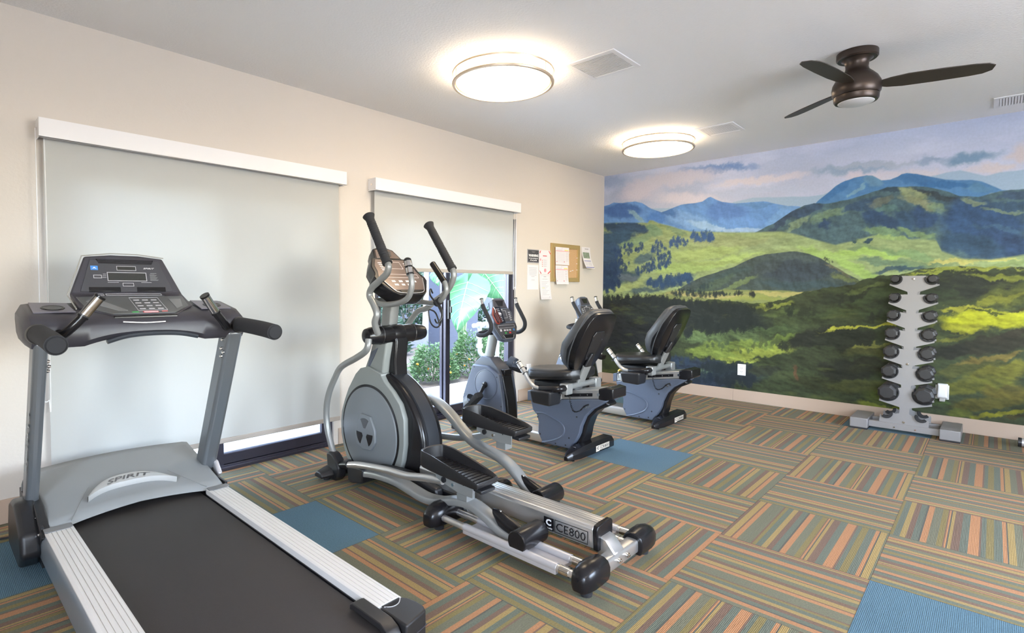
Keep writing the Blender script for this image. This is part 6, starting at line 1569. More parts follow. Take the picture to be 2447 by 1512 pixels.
# console
kp_ = Plane((KX, -.705, .965), (1, 0, 0), (0, .36, .93))
out = [(-.045, -.185), (.045, -.185), (.09, -.165), (.142, -.075), (.142, -.03), (.128, .0), (.128, .065), (.098, .105), (.088, .115), (.072, .185), (.04, .198), (-.04, .198), (-.072, .185), (-.088, .115), (-.098, .105), (-.128, .065), (-.128, .0), (-.142, -.03), (-.142, -.075), (-.09, -.165)]
kc = MB().loft([[kp_.p(a, b, 0) for a, b in out], [kp_.p(a, b, -.03) for a, b in out], [kp_.p(a*.92, b*.95, -.06) for a, b in out], [kp_.p(a*.6, b*.75+.01, -.09) for a, b in out]]).build('console', M_shell, bk, bevel=.005, seg=3, ang=50)
m = MB(); kp_.poly(m, [(-.118, -.015), (-.12, .06), (-.09, .10), (.09, .10), (.12, .06), (.118, -.015)], .003, .005); kd = m.build('display_panel', M_panel, kc, bevel=.002)
m = MB(); kp_.poly(m, [(-.085, .108), (.085, .108), (.068, .185), (-.068, .185)], .004, .005); kh = m.build('fan_hood', M_panelb, kc, bevel=.003)
m = MB(); kp_.poly(m, [(-.028, .125), (.028, .125), (.05, .172), (-.05, .172)], .006, .003); m.build('fan_vent', M_blackg, kh)
m = MB(); kp_.poly(m, [(-.135, -.03), (.135, -.03), (.138, -.07), (.085, -.16), (-.085, -.16), (-.138, -.07)], .006, .009); kb = m.build('keypad_panel', M_panel, kc, bevel=.003)
m = MB(); kp_.outline(m, -.05, .015, .05, .082, .002, .0046)
for k in range(5):
    for sg in (-1, 1): kp_.quad(m, sg*.088-.013, -.006+.017*k, sg*.088+.013, .0+.017*k, .0046)
m.build('printed_outlines', M_line, kd, smooth=False)
text('SPIRIT', 'lettering', M_linew, kd, kp_.p(0, .092, .0046), kp_.u, kp_.v, .01, width=.034, height=.007, shear=.3)
m = MB(); kp_.outline(m, -.105, -.072, .105, -.045, .002, .0076)
for k in (-1, 0, 1): kp_.quad(m, k*.034-.012, -.098, k*.034+.012, -.084, .0076)
kp_.quad(m, -.095, -.10, -.072, -.08, .0076)
m.build('printed_outlines', M_line, kb, smooth=False)
m = MB(); kp_.quad(m, .075, -.10, .095, -.082, .0076); m.build('blue_key', M_blue, kb)
m = MB(); kp_.quad(m, -.042, -.122, -.018, -.108, .0076); m.build('start_key', M_green, kb)
m = MB(); kp_.quad(m, .014, -.122, .038, -.108, .0076); m.build('stop_key', M_red, kb)
m = MB(); kp_.poly(m, [(-.062, -.132), (.062, -.132), (.045, -.158), (-.045, -.158)], .0072, .003); m.build('tray_hollow', M_blackg, kb)
MB().tube([kp_.p(-.068, -.135, .006), kp_.p(-.05, -.164, .006), kp_.p(.05, -.164, .006), kp_.p(.068, -.135, .006)], .0022, seg=6, smooth=0).build('tray_trim', M_silver, kb)
# rear unit under the seat
rs = [(-1.066, .355), (-1.092, .275), (-1.128, .248), (-1.147, .19), (-1.142, .11), (-1.185, .036), (-1.44, .036), (-1.50, .13), (-1.518, .17), (-1.53, .225), (-1.565, .302), (-1.625, .365), (-1.70, .412), (-1.735, .44), (-1.70, .452)]
for s in (-1, 1):
    sh = MB().prism(rs, 'x', KX+s*.05, KX+s*.10).build('rear_side_shell', M_shell, bk, bevel=.009, seg=3)
    for (a, b) in ((-1.30, .365), (-1.142, .23), (-1.165, .10), (-1.495, .29), (-1.43, .12), (-1.40, .06), (-1.31, .055)):
        MB().cyl((KX+s*.1, a, b), (KX+s*.1012, a, b), .0065, seg=10).build('screw_recess', M_black, sh)
    MB().tube([(KX+s*.1, -1.122, .262), (KX+s*.1, -1.20, .268), (KX+s*.1, -1.30, .243), (KX+s*.1, -1.37, .21), (KX+s*.1, -1.388, .165), (KX+s*.1, -1.36, .115), (KX+s*.1, -1.27, .068), (KX+s*.1, -1.185, .04)], .007, seg=8).build('moulded_line', M_shell, sh)
MB().prism([(-1.09, .35), (-1.16, .2), (-1.17, .04), (-1.50, .04), (-1.535, .13), (-1.55, .21), (-1.58, .29), (-1.64, .355), (-1.74, .405), (-1.70, .45)], 'x', KX-.062, KX+.062).build('rear_spine', M_blackg, bk, bevel=.016, seg=3)
# inclined seat rail
sl0 = math.atan2(.095, .61); ca, sa = math.cos(sl0), math.sin(sl0)
R0 = Vector((KX, -1.06, .385))
def rp(x, d, h): return (KX+x, R0.y-d*ca+h*sa*-1*-1*0-h*sa*0, R0.z+d*sa+h)
def rbox(x0, x1, d0, d1, h0, h1):
    return [[rp(x0, d, h0), rp(x1, d, h0), rp(x1, d, h1), rp(x0, d, h1)] for d in (d0, d1)]
rl = MB().loft(rbox(-.098, .098, 0, .66, -.03, .035)).build('seat_rail', M_alu, bk, bevel=.004)
for s in (-1, 1):
    MB().loft(rbox(*sorted((s*.0975, s*.0995)), .33, .57, -.012, .012)).build('rail_slot', M_blackg, rl)
    for d in (.40, .47, .53): MB().cyl(rp(s*.099, d, 0), rp(s*.102, d, 0), .005, seg=10).build('rail_bolt', M_chrome, rl)
    MB().cyl(rp(s*.098, .62, .0), rp(s*.104, .62, 0), .011, seg=14).build('rail_bolt', M_chrome, rl)
    MB().cyl(rp(s*.098, .10, .0), rp(s*.104, .10, 0), .009, seg=14).build('rail_bolt', M_chrome, rl)
MB().loft(rbox(-.103, .103, -.02, .022, -.036, .042)).build('rail_cap', M_shell, rl, bevel=.004)
MB().loft([[rp(-.103, .62, -.036), rp(.103, .62, -.036), rp(.103, .62, .04), rp(-.103, .62, .04)], [rp(-.105, .68, -.045), rp(.105, .68, -.045), rp(.105, .68, .05), rp(-.105, .68, .05)], [rp(-.095, .735, -.035), rp(.095, .735, -.035), rp(.095, .735, .035), rp(-.095, .735, .035)]]).build('rail_cap', M_blackg, rl, bevel=.008, seg=3)
# seat carriage and handle lever
MB().loft(rbox(-.11, .11, .06, .30, -.035, .05)).build('seat_carriage', M_alu, bk, bevel=.004)
MB().tube([rp(-.115, .05, .0), rp(-.12, .045, .06), rp(-.12, .08, .07), rp(-.12, .10, .05)], .0045, seg=8).build('release_lever', M_chrome, bk)
# seat pad
def pad(name, prof, w_, th, parent, m):
    pass
rows = []
NY = 14
for j in range(NY+1):
    t = j/NY; y = -1.055-.43*t
    hw = .205*math.sin(min(1, (t+.03)/.22)*PI/2)**.5 if t < .2 else .205-.035*max(0, (t-.7)/.3)**2
    rows.append((y, hw, t))
top = []
sb = MB(); rings = []
for (y, hw, t) in rows:
    ring = []
    for k in range(24):
        a = 2*PI*k/24; cx_ = math.cos(a); sz = math.sin(a)
        e = .55; xx = math.copysign(abs(cx_)**e, cx_)*hw; zz = math.copysign(abs(sz)**.7, sz)
        zt = .555+.045*t
        if zz > 0: z = zt+zz*(.045+.020*(abs(xx)/.2)**2+.016*(1-t)**3-.014*math.sin(PI*t)*(1-abs(xx)/.2))
        else: z = zt+zz*.038
        ring.append((KX+xx, y, z))
    rings.append(ring)
sp_ = sb.loft(rings).build('seat_pad', M_vinyl, bk, ang=70)
MB().tube([(KX-.2, -1.45, .598), (KX-.208, -1.3, .582), (KX-.208, -1.15, .566), (KX-.17, -1.06, .556), (KX, -1.045, .555), (KX+.17, -1.06, .556), (KX+.208, -1.15, .566), (KX+.208, -1.3, .582), (KX+.2, -1.45, .598)], .004, seg=6).build('seam_piping', M_vinyl, sp_)
MB().box((KX-.13, -1.44, .47), (KX+.13, -1.12, .525)).build('seat_pan', M_black, bk, bevel=.01)
# back rest, leaning back
bo = Vector((KX, -1.48, .62)); bv = Vector((0, -.20, .43)).normalized(); bn = Vector((1, 0, 0)).cross(bv).normalized()   # bn points to the rear
if bn.y > 0: bn = -bn
Lb = .475
prof = [(0, .095), (.03, .135), (.08, .165), (.16, .195), (.26, .205), (.34, .198), (.41, .182), (.45, .160), (.47, .12), (.475, .07)]
rb_, rf_ = [], []
cnt = 28
def outline_ring(h, sc=1.0, bulge=0.0):
    pts = []
    P_ = [(w, v) for v, w in prof]+[(-w, v) for v, w in reversed(prof)]
    for (w, v) in P_:
        pts.append(bo+Vector((w*sc, 0, 0))+bv*((v-.237)*sc+.237)+bn*h)
    return pts
bp = MB().loft([outline_ring(.0, .93), outline_ring(-.006, 1.0), outline_ring(-.035, 1.0), outline_ring(-.055, 1.02)]).build('back_shell', M_blackg, bk, bevel=.003, ang=50)
cu = MB(); gr = []
P_ = [(w, v) for v, w in prof]+[(-w, v) for v, w in reversed(prof)]
rings = []
for sc, dd in ((1.02, -.052), (1.035, -.075), (1.01, -.105), (.9, -.125), (.6, -.135), (.25, -.132)):
    ring = []
    for (w, v) in P_:
        vv = (v-.237)*sc+.237
        lum = .035*math.exp(-((vv-.13)/.11)**2)-.0-.02*max(0, (vv-.3)/.17)
        ring.append(bo+Vector((w*sc, 0, 0))+bv*vv+bn*(dd-lum*(1 if sc < 1.03 else .6)))
    rings.append(ring)
bc = cu.loft(rings).build('back_cushion', M_vinylg, bk, ang=60)
MB().tube(outline_ring(-.056, 1.028), .0045, seg=6, smooth=2, closed=True).build('seam_piping', M_silver if False else M_vinylg, bc)
bp2 = MB().prism3([bo+Vector((a, 0, 0))+bv*b+bn*.0 for a, b in ((-.05, .10), (.05, .10), (.075, .30), (.055, .335), (-.055, .335), (-.075, .30))], bn*.008).build('back_plate', M_black, bp, bevel=.004)
for (a, b) in ((-.06, .27), (.06, .27), (-.045, .12), (.045, .12)):
    MB().cyl(bo+Vector((a, 0, 0))+bv*b+bn*.008, bo+Vector((a, 0, 0))+bv*b+bn*.012, .006, seg=10).build('plate_screw', M_panelb, bp2)
MB().prism3([bo+Vector((a, 0, 0))+bv*b+bn*.008 for a, b in ((-.045, .02), (.045, .02), (.02, .16), (-.02, .16))], bn*.02).build('plate_gusset', M_black, bp2, bevel=.006)
MB().tube([(KX, -1.435, .475), (KX, -1.47, .56), (KX, -1.515, .66)], .02, seg=20, smooth=0, flat=(.095, .028), up=(0, -1, .4)).build('back_post', M_greyp, bk, ang=50)
# cross tube with arm handles
cr_ = MB().tube([(KX-.21, -1.46, .515), (KX+.27, -1.46, .515)], .022, seg=18, smooth=0).build('cross_tube', M_greyp, bk)
for x in (-.185, .215): MB().box((KX+x-.04, -1.49, .465), (KX+x+.04, -1.425, .545)).build('tube_clamp', M_greyp, cr_, bevel=.008)
for s in (-1, 1):
    xo = KX+s*.285+.0
    hb_ = MB().tube([(KX+s*.21, -1.465, .515), (xo-s*.02, -1.462, .515), (xo, -1.43, .512), (xo+s*.004, -1.36, .503), (xo, -1.30, .498)], .024, seg=16, smooth=6).build('arm_pad', M_blackg, bk, ang=50)
    MB().tube([(KX+s*.225, -1.45, .49), (KX+s*.21, -1.38, .485), (KX+s*.2, -1.28, .49), (xo-s*.03, -1.25, .497), (xo, -1.29, .498)], .018, seg=12, smooth=6).build('arm_rest_loop', M_blackg, hb_, ang=50)
    sg = MB().tube([(xo, -1.30, .498), (xo, -1.24, .508), (xo, -1.19, .548), (xo, -1.155, .60)], .0155, seg=16, smooth=6).build('arm_handle', M_alu, hb_, ang=50)
    a = Vector((xo, -1.157, .597)); d = Vector((0, .62, .70)).normalized()
    hg = MB().lathe([(0, 0), (.0195, 0), (.0195, .10), (.017, .106), (0, .107)], a, d, seg=20).build('pulse_sensor', M_alu, sg)
    for q in (.0, .045, .095): MB().lathe([(.0202, -.003), (.0212, 0), (.0202, .003)], a+d*q, d, seg=20).build('sensor_ring', M_blackg, hg)
    if s < 0:
        MB().loft([[(KX-.325, -1.25, .39), (KX-.185, -1.25, .39), (KX-.185, -1.41, .385), (KX-.325, -1.41, .385)], [(KX-.34, -1.235, .49), (KX-.18, -1.235, .49), (KX-.18, -1.425, .495), (KX-.34, -1.425, .495)]]).build('bottle_pouch', M_black, bk, bevel=.016, seg=4)
    else:
        MB().loft([[(KX+.20, -1.27, .40), (KX+.32, -1.27, .40), (KX+.32, -1.41, .39), (KX+.20, -1.41, .39)], [(KX+.19, -1.25, .49), (KX+.335, -1.25, .49), (KX+.335, -1.425, .495), (KX+.19, -1.425, .495)]]).build('bottle_pouch', M_black, bk, bevel=.016, seg=4)
# coiled cable
pts = []
P0 = [Vector(p) for p in ((KX-.11, -1.43, .49), (KX-.112, -1.45, .40), (KX-.113, -1.48, .335), (KX-.113, -1.53, .345), (KX-.112, -1.57, .385), (KX-.108, -1.60, .40))]
C_, _ = catmull(P0, 0, 22)
for k, c in enumerate(C_): pts.append(c+Vector((-.006+.006*math.cos(k*1.9), .006*math.sin(k*1.9), .003*math.cos(k*1.9))))
MB().tube(pts, .0022, seg=5, smooth=0).build('coiled_cable', M_blackg, bk)
for (a, b) in ((-1.575, .372), (-1.60, .385)): MB().cyl((KX-.1, a, b), (KX-.107, a, b), .009, seg=12).build('cable_socket', M_chrome, bk)
# rear foot with the model name
yb = -1.545
rings = []
for (x, k, zt) in ((-.315, .25, .055), (-.27, .62, .078), (-.20, .95, .095), (-.05, 1.0, .10), (.10, 1.0, .10), (.255, 1.0, .10), (.27, .95, .095)):
    rings.append([(KX+x, yb+a*.056*k, .022+(b*(zt-.022))) for a, b in ((-1, 0), (-1, .62), (-.62, 1.0), (.62, 1.0), (1, .62), (1, 0))])
ft = MB().loft(rings).build('rear_foot_bar', M_blackg, bk, bevel=.004, seg=3, ang=50)
for x in (-.235, .235): MB().lathe([(0, 0), (.02, 0), (.02, .008), (.008, .012), (.008, .024), (0, .024)], (KX+x, yb, 0), seg=16).build('levelling_foot', M_chrome if x < 0 else M_rubber, ft)
MB().lathe([(0, 0), (.011, 0), (.010, .003), (0, .004)], (KX-.20, yb, .0955), seg=14).build('foot_bolt', M_panelb, ft)
yl = yb-.0568
m = MB(); m.box((KX+.0, yl-.0005, .030), (KX+.048, yl+.002, .072)); lb_ = m.build('model_label', M_label, ft, smooth=False)
text('C', 'letter', M_blackg, lb_, (KX+.024, yl-.001, .055), (1, 0, 0), (0, 0, 1), .03, width=.024, height=.022, bold=.001)
m = MB()
m.box((KX+.052, yl-.0005, .034), (KX+.19, yl+.002, .072))
lf = m.build('model_plate', M_label, ft, smooth=False)
m = MB()
for q in ((.055, .037, .187, .0385), (.055, .0675, .187, .069), (.055, .037, .057, .069), (.185, .037, .187, .069)): m.box((KX+q[0], yl-.0012, q[1]), (KX+q[2], yl, q[3]))
m.build('label_border', M_blackg, lf, smooth=False)
text('CR800', 'letter', M_blackg, lf, (KX+.121, yl-.0012, .053), (1, 0, 0), (0, 0, 1), .03, width=.115, height=.022)
# front foot
ft2 = MB().loft([[(KX+x, -.37+a*.05*k, .02+b*(.06*k+.02)) for a, b in ((-1, 0), (-1, .62), (-.62, 1), (.62, 1), (1, .62), (1, 0))] for (x, k) in ((-.27, .5), (-.2, 1), (.2, 1), (.27, .5))]).build('front_foot_bar', M_black, bk, bevel=.004, ang=50)
for x in (-.22, .22): MB().cyl((KX+x, -.37, 0), (KX+x, -.37, .022), .018).build('levelling_foot', M_rubber, ft2)
b2 = copy_tree(bk); b2.location = (KX+1.27, -1.045, 0)
b2['label'] = 'recumbent exercise bike nearer the landscape wall, with nothing left on its console'
ORG[0] = Vector((KX, -1.0, 0)) - Vector((0, 0, 0))
MB().tube([rp(-.118, .045, .065), rp(-.12, .07, .078), rp(-.12, .11, .070)], .0085, seg=8).build('yellow_lever_grip', mat('yellow_plastic', srgb(235, 185, 60), .4), b2)
# things left on the first console
ph = thing('phone', kp_.p(-.02, 0, .005), 'dark phone leaning on the console of the first exercise bike', 'phone')
m = MB(); tl = Plane(kp_.p(-.045, -.028, .008), kp_.u+kp_.v*.0, kp_.v)
tl.poly(m, [(-.028, .0), (.040, .0), (.022, .145), (-.046, .145)], .009, .009); pb_ = m.build('phone_body', mat('navy_black_glass', (.01, .012, .02), .15), ph, bevel=.003)
m = MB()
for k in range(8): tl.quad(m, -.030-.0012*k*1.6, .016+.015*k, .014-.002*k, .0195+.015*k, .0098, .001)
tl.quad(m, -.03, .072, .012, .088, .0099, .001)
m.build('screen_text', M_line, pb_, smooth=False)
pu = thing('wristlet_purse', kp_.p(-.09, 0, .01), 'small dark red leather wristlet beside the phone on the bike console', 'purse')
M_leather = mat('dark_red_leather', srgb(66, 20, 22), .45, bump=.4, bscale=300)
m = MB(); tl.poly(m, [(-.052, -.002), (-.018, .0), (-.052, .118), (-.078, .125), (-.085, .11)], .028, .018); m.build('purse_body', M_leather, pu, bevel=.006, seg=3)
m = MB(); tl.poly(m, [(-.072, .0), (-.048, .0), (-.082, .115), (-.094, .10)], .026, .012); m.build('purse_flap', M_leather, pu, bevel=.005, seg=3)
MB().tube([tl.p(-.095, .13, .03), tl.p(-.125, .07, .034), tl.p(-.12, .03, .036), tl.p(-.105, -.005, .034), tl.p(-.07, -.01, .032), tl.p(-.068, .02, .034)], .005, seg=8, smooth=5, flat=(.012, .003)).build('wrist_strap', mat('orange_red_leather', srgb(125, 42, 30), .45), pu)
MB().tube([tl.p(-.09, .135, .032), tl.p(-.082, .11, .034), tl.p(-.086, .085, .034)], .003, seg=6).build('zip_pull', M_silver, pu)
world()
# ------------------------------------------------------------------ dumbbell rack
M_rack = mat('pale_grey_powder_coat', (.25, .24, .24), .45, .15)
RY = -3.145
rk = thing('dumbbell_rack', (-.33, RY, 0), 'tall grey dumbbell rack shaped like a tree, standing before the landscape wall', 'dumbbell rack')
rows_z = [1.32, 1.162, 1.01, .852, .693, .524, .342]
rad = [.037, .039, .044, .049, .052, .056, .070]
def cy_(z): return RY-.030*(z-.1)/1.22           # the rack leans slightly to one side
def lean(z): return .03*(z/1.32)
RC = [max(.050, r+.010) for r in rad]
half = [(.085, 1.352)]
for i, z in enumerate(rows_z):
    R_ = RC[i]; zc = z+.006
    lo_ = max(150, 150)
    for k in range(9):
        a = math.radians(150+160*k/8)
        half.append((.122+R_*math.cos(a), zc+R_*math.sin(a)))
    dz = .0 if i < 6 else -.012
    half += [(.122+R_*math.cos(math.radians(310))+.004, zc-R_-.004), (.034, z-.104+dz), (.031, z-.128+dz if i < 6 else z-.145)]
half += [(.034, .175), (.06, .165)]
for k in range(7):
    a = math.radians(170+150*k/6); half.append((.118+.045*math.cos(a), .165+.045*math.sin(a)))
half += [(.16, .145), (.165, .13), (.165, .062)]
def plate(x):
    pts = [(y, z) for y, z in half]+[(-y, z) for y, z in reversed(half)]
    m = MB()
    m.prism3([(x+lean(z), cy_(z)+y, z) for y, z in pts], Vector((.004, 0, 0)))
    return m.build('tree_plate', M_rack, rk, smooth=False)
pf = plate(-.44); pbk = plate(-.22)
for z in (1.325, .60, .10):
    MB().lathe([(0, 0), (.011, 0), (.009, .004), (0, .005)], (-.44+lean(z), cy_(z), z), (-1, 0, 0), seg=16).build('plate_bolt', M_chrome, pf)
    MB().cyl((-.44+lean(z), cy_(z), z), (-.216+lean(z), cy_(z), z), .014, seg=12).build('spacer_rod', M_rack, rk)
def saddle(x, y, z, R_, parent, th=.008, w=.013):
    pts = []
    for k in range(15):
        a = math.radians(165+150*k/14); pts.append((y+math.cos(a)*(R_+.001), z+math.sin(a)*(R_+.001)))
    for k in range(15):
        a = math.radians(315-150*k/14); pts.append((y+math.cos(a)*(R_-th), z+math.sin(a)*(R_-th)))
    return pts
for i, z in enumerate(rows_z):
    for s in (-1, 1):
        for xx, pl_ in ((-.44, pf), (-.22, pbk)):
            yy = cy_(z)+s*.122; p_ = saddle(xx, yy, z+.006, RC[i], pl_, .0085)
            if s > 0: pass
            else: p_ = [(2*yy-a, b) for a, b in p_]
            p_ = [(yy-(a-yy) if s > 0 else yy+(yy-a), b) for a, b in p_] if False else p_
            m = MB().prism([(a, b) for a, b in p_], 'x', xx+lean(z)-.012, xx+lean(z)+.016); m.build('saddle', M_rubber, pl_, bevel=.002)
for s in (-1, 1):
    for xx, pl_ in ((-.44, pf), (-.22, pbk)):
        yy = RY+s*.118; p_ = saddle(xx, yy, .165, .045, pl_, .022)
        if s < 0: p_ = [(2*yy-a, b) for a, b in p_]
        MB().prism(p_, 'x', xx-.015, xx+.018).build('saddle', M_rubber, pl_, bevel=.003)
for s, y0 in ((1, RY+.305), (-1, RY-.30)):
    f_ = MB().box((-.50, y0-.065, .014), (-.12, y0+.065, .098)).build('foot_box', M_rack, rk, bevel=.006, seg=3)
    MB().box((-.495, y0-.062, 0), (-.125, y0+.062, .014)).build('foot_pad', M_rubber, f_)
MB().box((-.45, RY-.24, .028), (-.41, RY+.24, .082)).box((-.24, RY-.24, .028), (-.20, RY+.24, .082)).build('cross_bar', M_rack, rk, bevel=.004)
for y in (-.08, .06): MB().cyl((-.452, RY+y, .05), (-.456, RY+y, .05), .006, seg=10).build('bar_bolt', M_chrome, rk)

# dumbbells, one pair of heads each; the long axis points at the room
M_db = mat('black_rubber_head', (.022, .021, .022), .42, bump=.15, bscale=300)
words = ['top', 'second', 'third', 'fourth', 'fifth', 'sixth', 'lowest filled']
proto = {}
def dumbbell(i, s):
    z = rows_z[i]; r = rad[i]; y = cy_(z)+s*.122; x = -.335+lean(z)
    zc = z+.006
    side = 'left' if s > 0 else 'right'
    lab = 'black dumbbell on the %s row of the rack, %s side' % (words[i], side)
    d = thing('dumbbell', (x, y, zc), lab, 'dumbbell', 'dumbbells on the rack')
    L_ = .16+.012*i
    rot = .2+.15*s
    for q in (-1, 1):
        n = 8; hl = r*.95
        rings = []
        for (t, k) in ((0, .72), (.22, 1.0), (.80, 1.0), (1.0, .74)):
            rings.append([(x+q*(L_/2-.0-hl*(.5-t)), y+r*k*math.cos(2*PI*a/n+rot), zc+r*k*math.sin(2*PI*a/n+rot)) for a in range(n)])
        MB().loft(rings).build('head', M_db, d, bevel=.0025, smooth=False)
    MB().lathe([(0, -L_/2+.01), (.012, -L_/2+.01), (.014, -L_/4), (.017, 0), (.014, L_/4), (.012, L_/2-.01), (0, L_/2-.01)], (x, y, zc), (1, 0, 0), seg=16).build('handle', M_chrome, d)
for i in range(7):
    for s in (1, -1): dumbbell(i, s)
world()

# ------------------------------------------------------------------ foot of the bench at the right edge
bn_ = thing('weight_bench', (-.30, -4.35, 0), 'grey tube bench foot with a black end cap, far right by the wall', 'bench')
MB().cyl((-.30, -3.845, .045), (-.30, -4.75, .045), .032, seg=24).build('foot_tube', M_silver, bn_)
MB().cyl((-.30, -3.835, .045), (-.30, -3.855, .045), .036, seg=24).build('end_cap', M_black, bn_)
MB().cyl((-.30, -4.735, .045), (-.30, -4.755, .045), .036, seg=24).build('end_cap', M_black, bn_)
MB().box((-.33, -4.37, .07), (-.27, -4.31, .40)).box((-.9, -4.37, .36), (-.2, -4.31, .40)).build('post', M_silver, bn_, bevel=.004)
MB().box((-1.2, -4.47, .40), (-.15, -4.21, .46)).build('bench_pad', M_vinyl, bn_, bevel=.015, seg=3)
MB().cyl((-1.1, -4.2, .035), (-1.1, -4.5, .035), .03).box((-1.12, -4.36, .03), (-1.06, -4.32, .40)).build('front_leg', M_silver, bn_)
world()
# ------------------------------------------------------------------ things on the walls
M_paper = mat('white_paper', (.72, .69, .72), .75)
M_ink = mat('grey_print', (.42, .40, .42), .8); M_inkd = mat('dark_print', (.06, .06, .07), .7)
M_pink = mat('pink_print', srgb(225, 150, 160), .8); M_redp = mat('red_print', srgb(205, 50, 55), .8); M_yel = mat('yellow_print', srgb(235, 215, 130), .8)
M_bluep = mat('slate_blue_print', srgb(95, 100, 160), .8); M_orp = mat('orange_print', srgb(225, 110, 80), .8)
def sheet(name, x0, x1, z0, z1, label, cat, group=None, curl=0.0, y0=-.0015, top_out=0.0):
    t = thing(name, ((x0+x1)/2, y0, (z0+z1)/2), label, cat, group)
    f = lambda q: y0-curl*q**2.2          # q: 0 top .. 1 bottom
    rows = []
    for k in range(13):
        q = k/12; rows.append([(x0+(x1-x0)*i/6, f(q), z1+(z0-z1)*q) for i in range(7)])
    p = MB().sheet(rows).build('paper', M_paper, t); sd = p.modifiers.new('thick', 'SOLIDIFY'); sd.thickness = .0006; sd.offset = 0
    def on(a, b, c, d, m=None, mb=None):   # rect in unit coordinates (left, top, right, bottom)
        mb = mb or MB(); n = max(1, int(abs(d-b)*10)); pts = []
        for k in range(n):
            q0 = b+(d-b)*k/n; q1 = b+(d-b)*(k+1)/n
            vs = [(x0+(x1-x0)*u, f(q)-.0009, z1+(z0-z1)*q) for u, q in ((a, q0), (c, q0), (c, q1), (a, q1))]
            mb.face([mb.bm.verts.new(v) for v in vs])
        return mb
    return t, p, on
# warning sign
ws = thing('warning_sign', (-1.516, -.002, 1.588), 'small black WARNING sign at the top left of the wall notices', 'sign')
MB().box((-1.619, -.006, 1.513), (-1.413, 0, 1.662)).build('sign_plate', mat('sign_grey_edge', (.3, .3, .32), .5), ws, bevel=.001)
MB().box((-1.612, -.0072, 1.522), (-1.418, -.006, 1.653)).build('sign_face', M_inkd, ws, smooth=False)
u_, v_ = (1, 0, 0), (0, 0, 1)
text('WARNING', 'lettering', M_linew, ws, (-1.515, -.0078, 1.594), u_, v_, .03, width=.175, height=.028, bold=.0012)
text('Use Gym And Equipment', 'lettering', M_linew, ws, (-1.515, -.0078, 1.562), u_, v_, .015, width=.165, height=.013, bold=.0006)
text('At Your Own Risk', 'lettering', M_linew, ws, (-1.515, -.0078, 1.542), u_, v_, .015, width=.125, height=.013, bold=.0006)
m = MB(); m.box((-1.55, -.0078, 1.636), (-1.48, -.0072, 1.638)); m.box((-1.535, -.0078, 1.628), (-1.495, -.0072, 1.630)); m.box((-1.525, -.0078, 1.527), (-1.505, -.0072, 1.529)); m.build('ornament', M_ink, ws, smooth=False)
# plain typed notice
t, p, on = sheet('notice', -1.616, -1.416, 1.218, 1.491, 'plain typed notice below the black WARNING sign', 'notice', 'notices taped to the wall')
m = MB()
for k, w in enumerate((.72, .66, .72, .74, .68, .64, .30)): on(.5-w/2, .115+.058*k, .5+w/2, .130+.058*k, mb=m)
on(.36, .605, .66, .620, mb=m); m.build('typed_lines', M_ink, p, smooth=False)
# notice with red corners
t, p, on = sheet('notice', -1.405, -1.182, 1.392, 1.664, 'notice with red corner ribbons between the WARNING sign and the cork board', 'notice', 'notices taped to the wall')
m = MB()
def q4(mb, pts, yy=-.0026):
    mb.face([mb.bm.verts.new((-1.405+.223*a, yy, 1.664-.272*b)) for a, b in pts])
q4(m, [(.04, .10), (.13, .02), (.16, .02), (.08, .16)]); q4(m, [(.80, .02), (.86, .02), (.97, .14), (.94, .16)]); q4(m, [(.03, .84), (.07, .86), (.22, .98), (.14, .98)]); q4(m, [(.96, .84), (.98, .88), (.82, .98), (.72, .98)])
q4(m, [(.32, .225), (.66, .225), (.66, .255), (.32, .255)]); m.build('red_print', M_redp, p, smooth=False)
m = MB()
for k in range(4): q4(m, [(.26, .405+.083*k), (.31, .405+.083*k), (.31, .44+.083*k), (.26, .44+.083*k)])
m.build('orange_bullets', M_orp, p, smooth=False)
m = MB()
for k in range(4): q4(m, [(.36, .40+.083*k), (.68, .40+.083*k), (.68, .41+.083*k), (.36, .41+.083*k)]); q4(m, [(.36, .43+.083*k), (.62, .43+.083*k), (.62, .44+.083*k), (.36, .44+.083*k)])
m.build('typed_lines', M_ink, p, smooth=False)
MB().lathe([(.018, 0), (.021, 0), (.021, .0006), (.018, .0006)], (-1.288, -.0026, 1.435), (0, -1, 0), seg=24).lathe([(.010, 0), (.013, 0), (.013, .0006), (.010, .0006)], (-1.378, -.0026, 1.555), (0, -1, 0), seg=20).build('round_mark', M_pink, p)
# bordered notice, its foot standing off the wall
t, p, on = sheet('notice', -1.392, -1.190, 1.105, 1.386, 'typed notice with a thin border, lowest of the wall notices', 'notice', 'notices taped to the wall', curl=.028)
m = MB(); on(.12, .04, .90, .048, mb=m); on(.12, .94, .90, .948, mb=m); on(.12, .04, .128, .948, mb=m); on(.892, .04, .90, .948, mb=m)
on(.38, .07, .62, .095, mb=m); on(.25, .17, .75, .185, mb=m)
for k in range(10): on(.18, .28+.058*k, .82-.12*(k % 3), .292+.058*k, mb=m)
on(.8, .89, .86, .92, mb=m); m.build('typed_lines', M_ink, p, smooth=False)
m = MB(); on(.18, .53, .45, .545, mb=m); m.build('yellow_mark', M_yel, p, smooth=False)
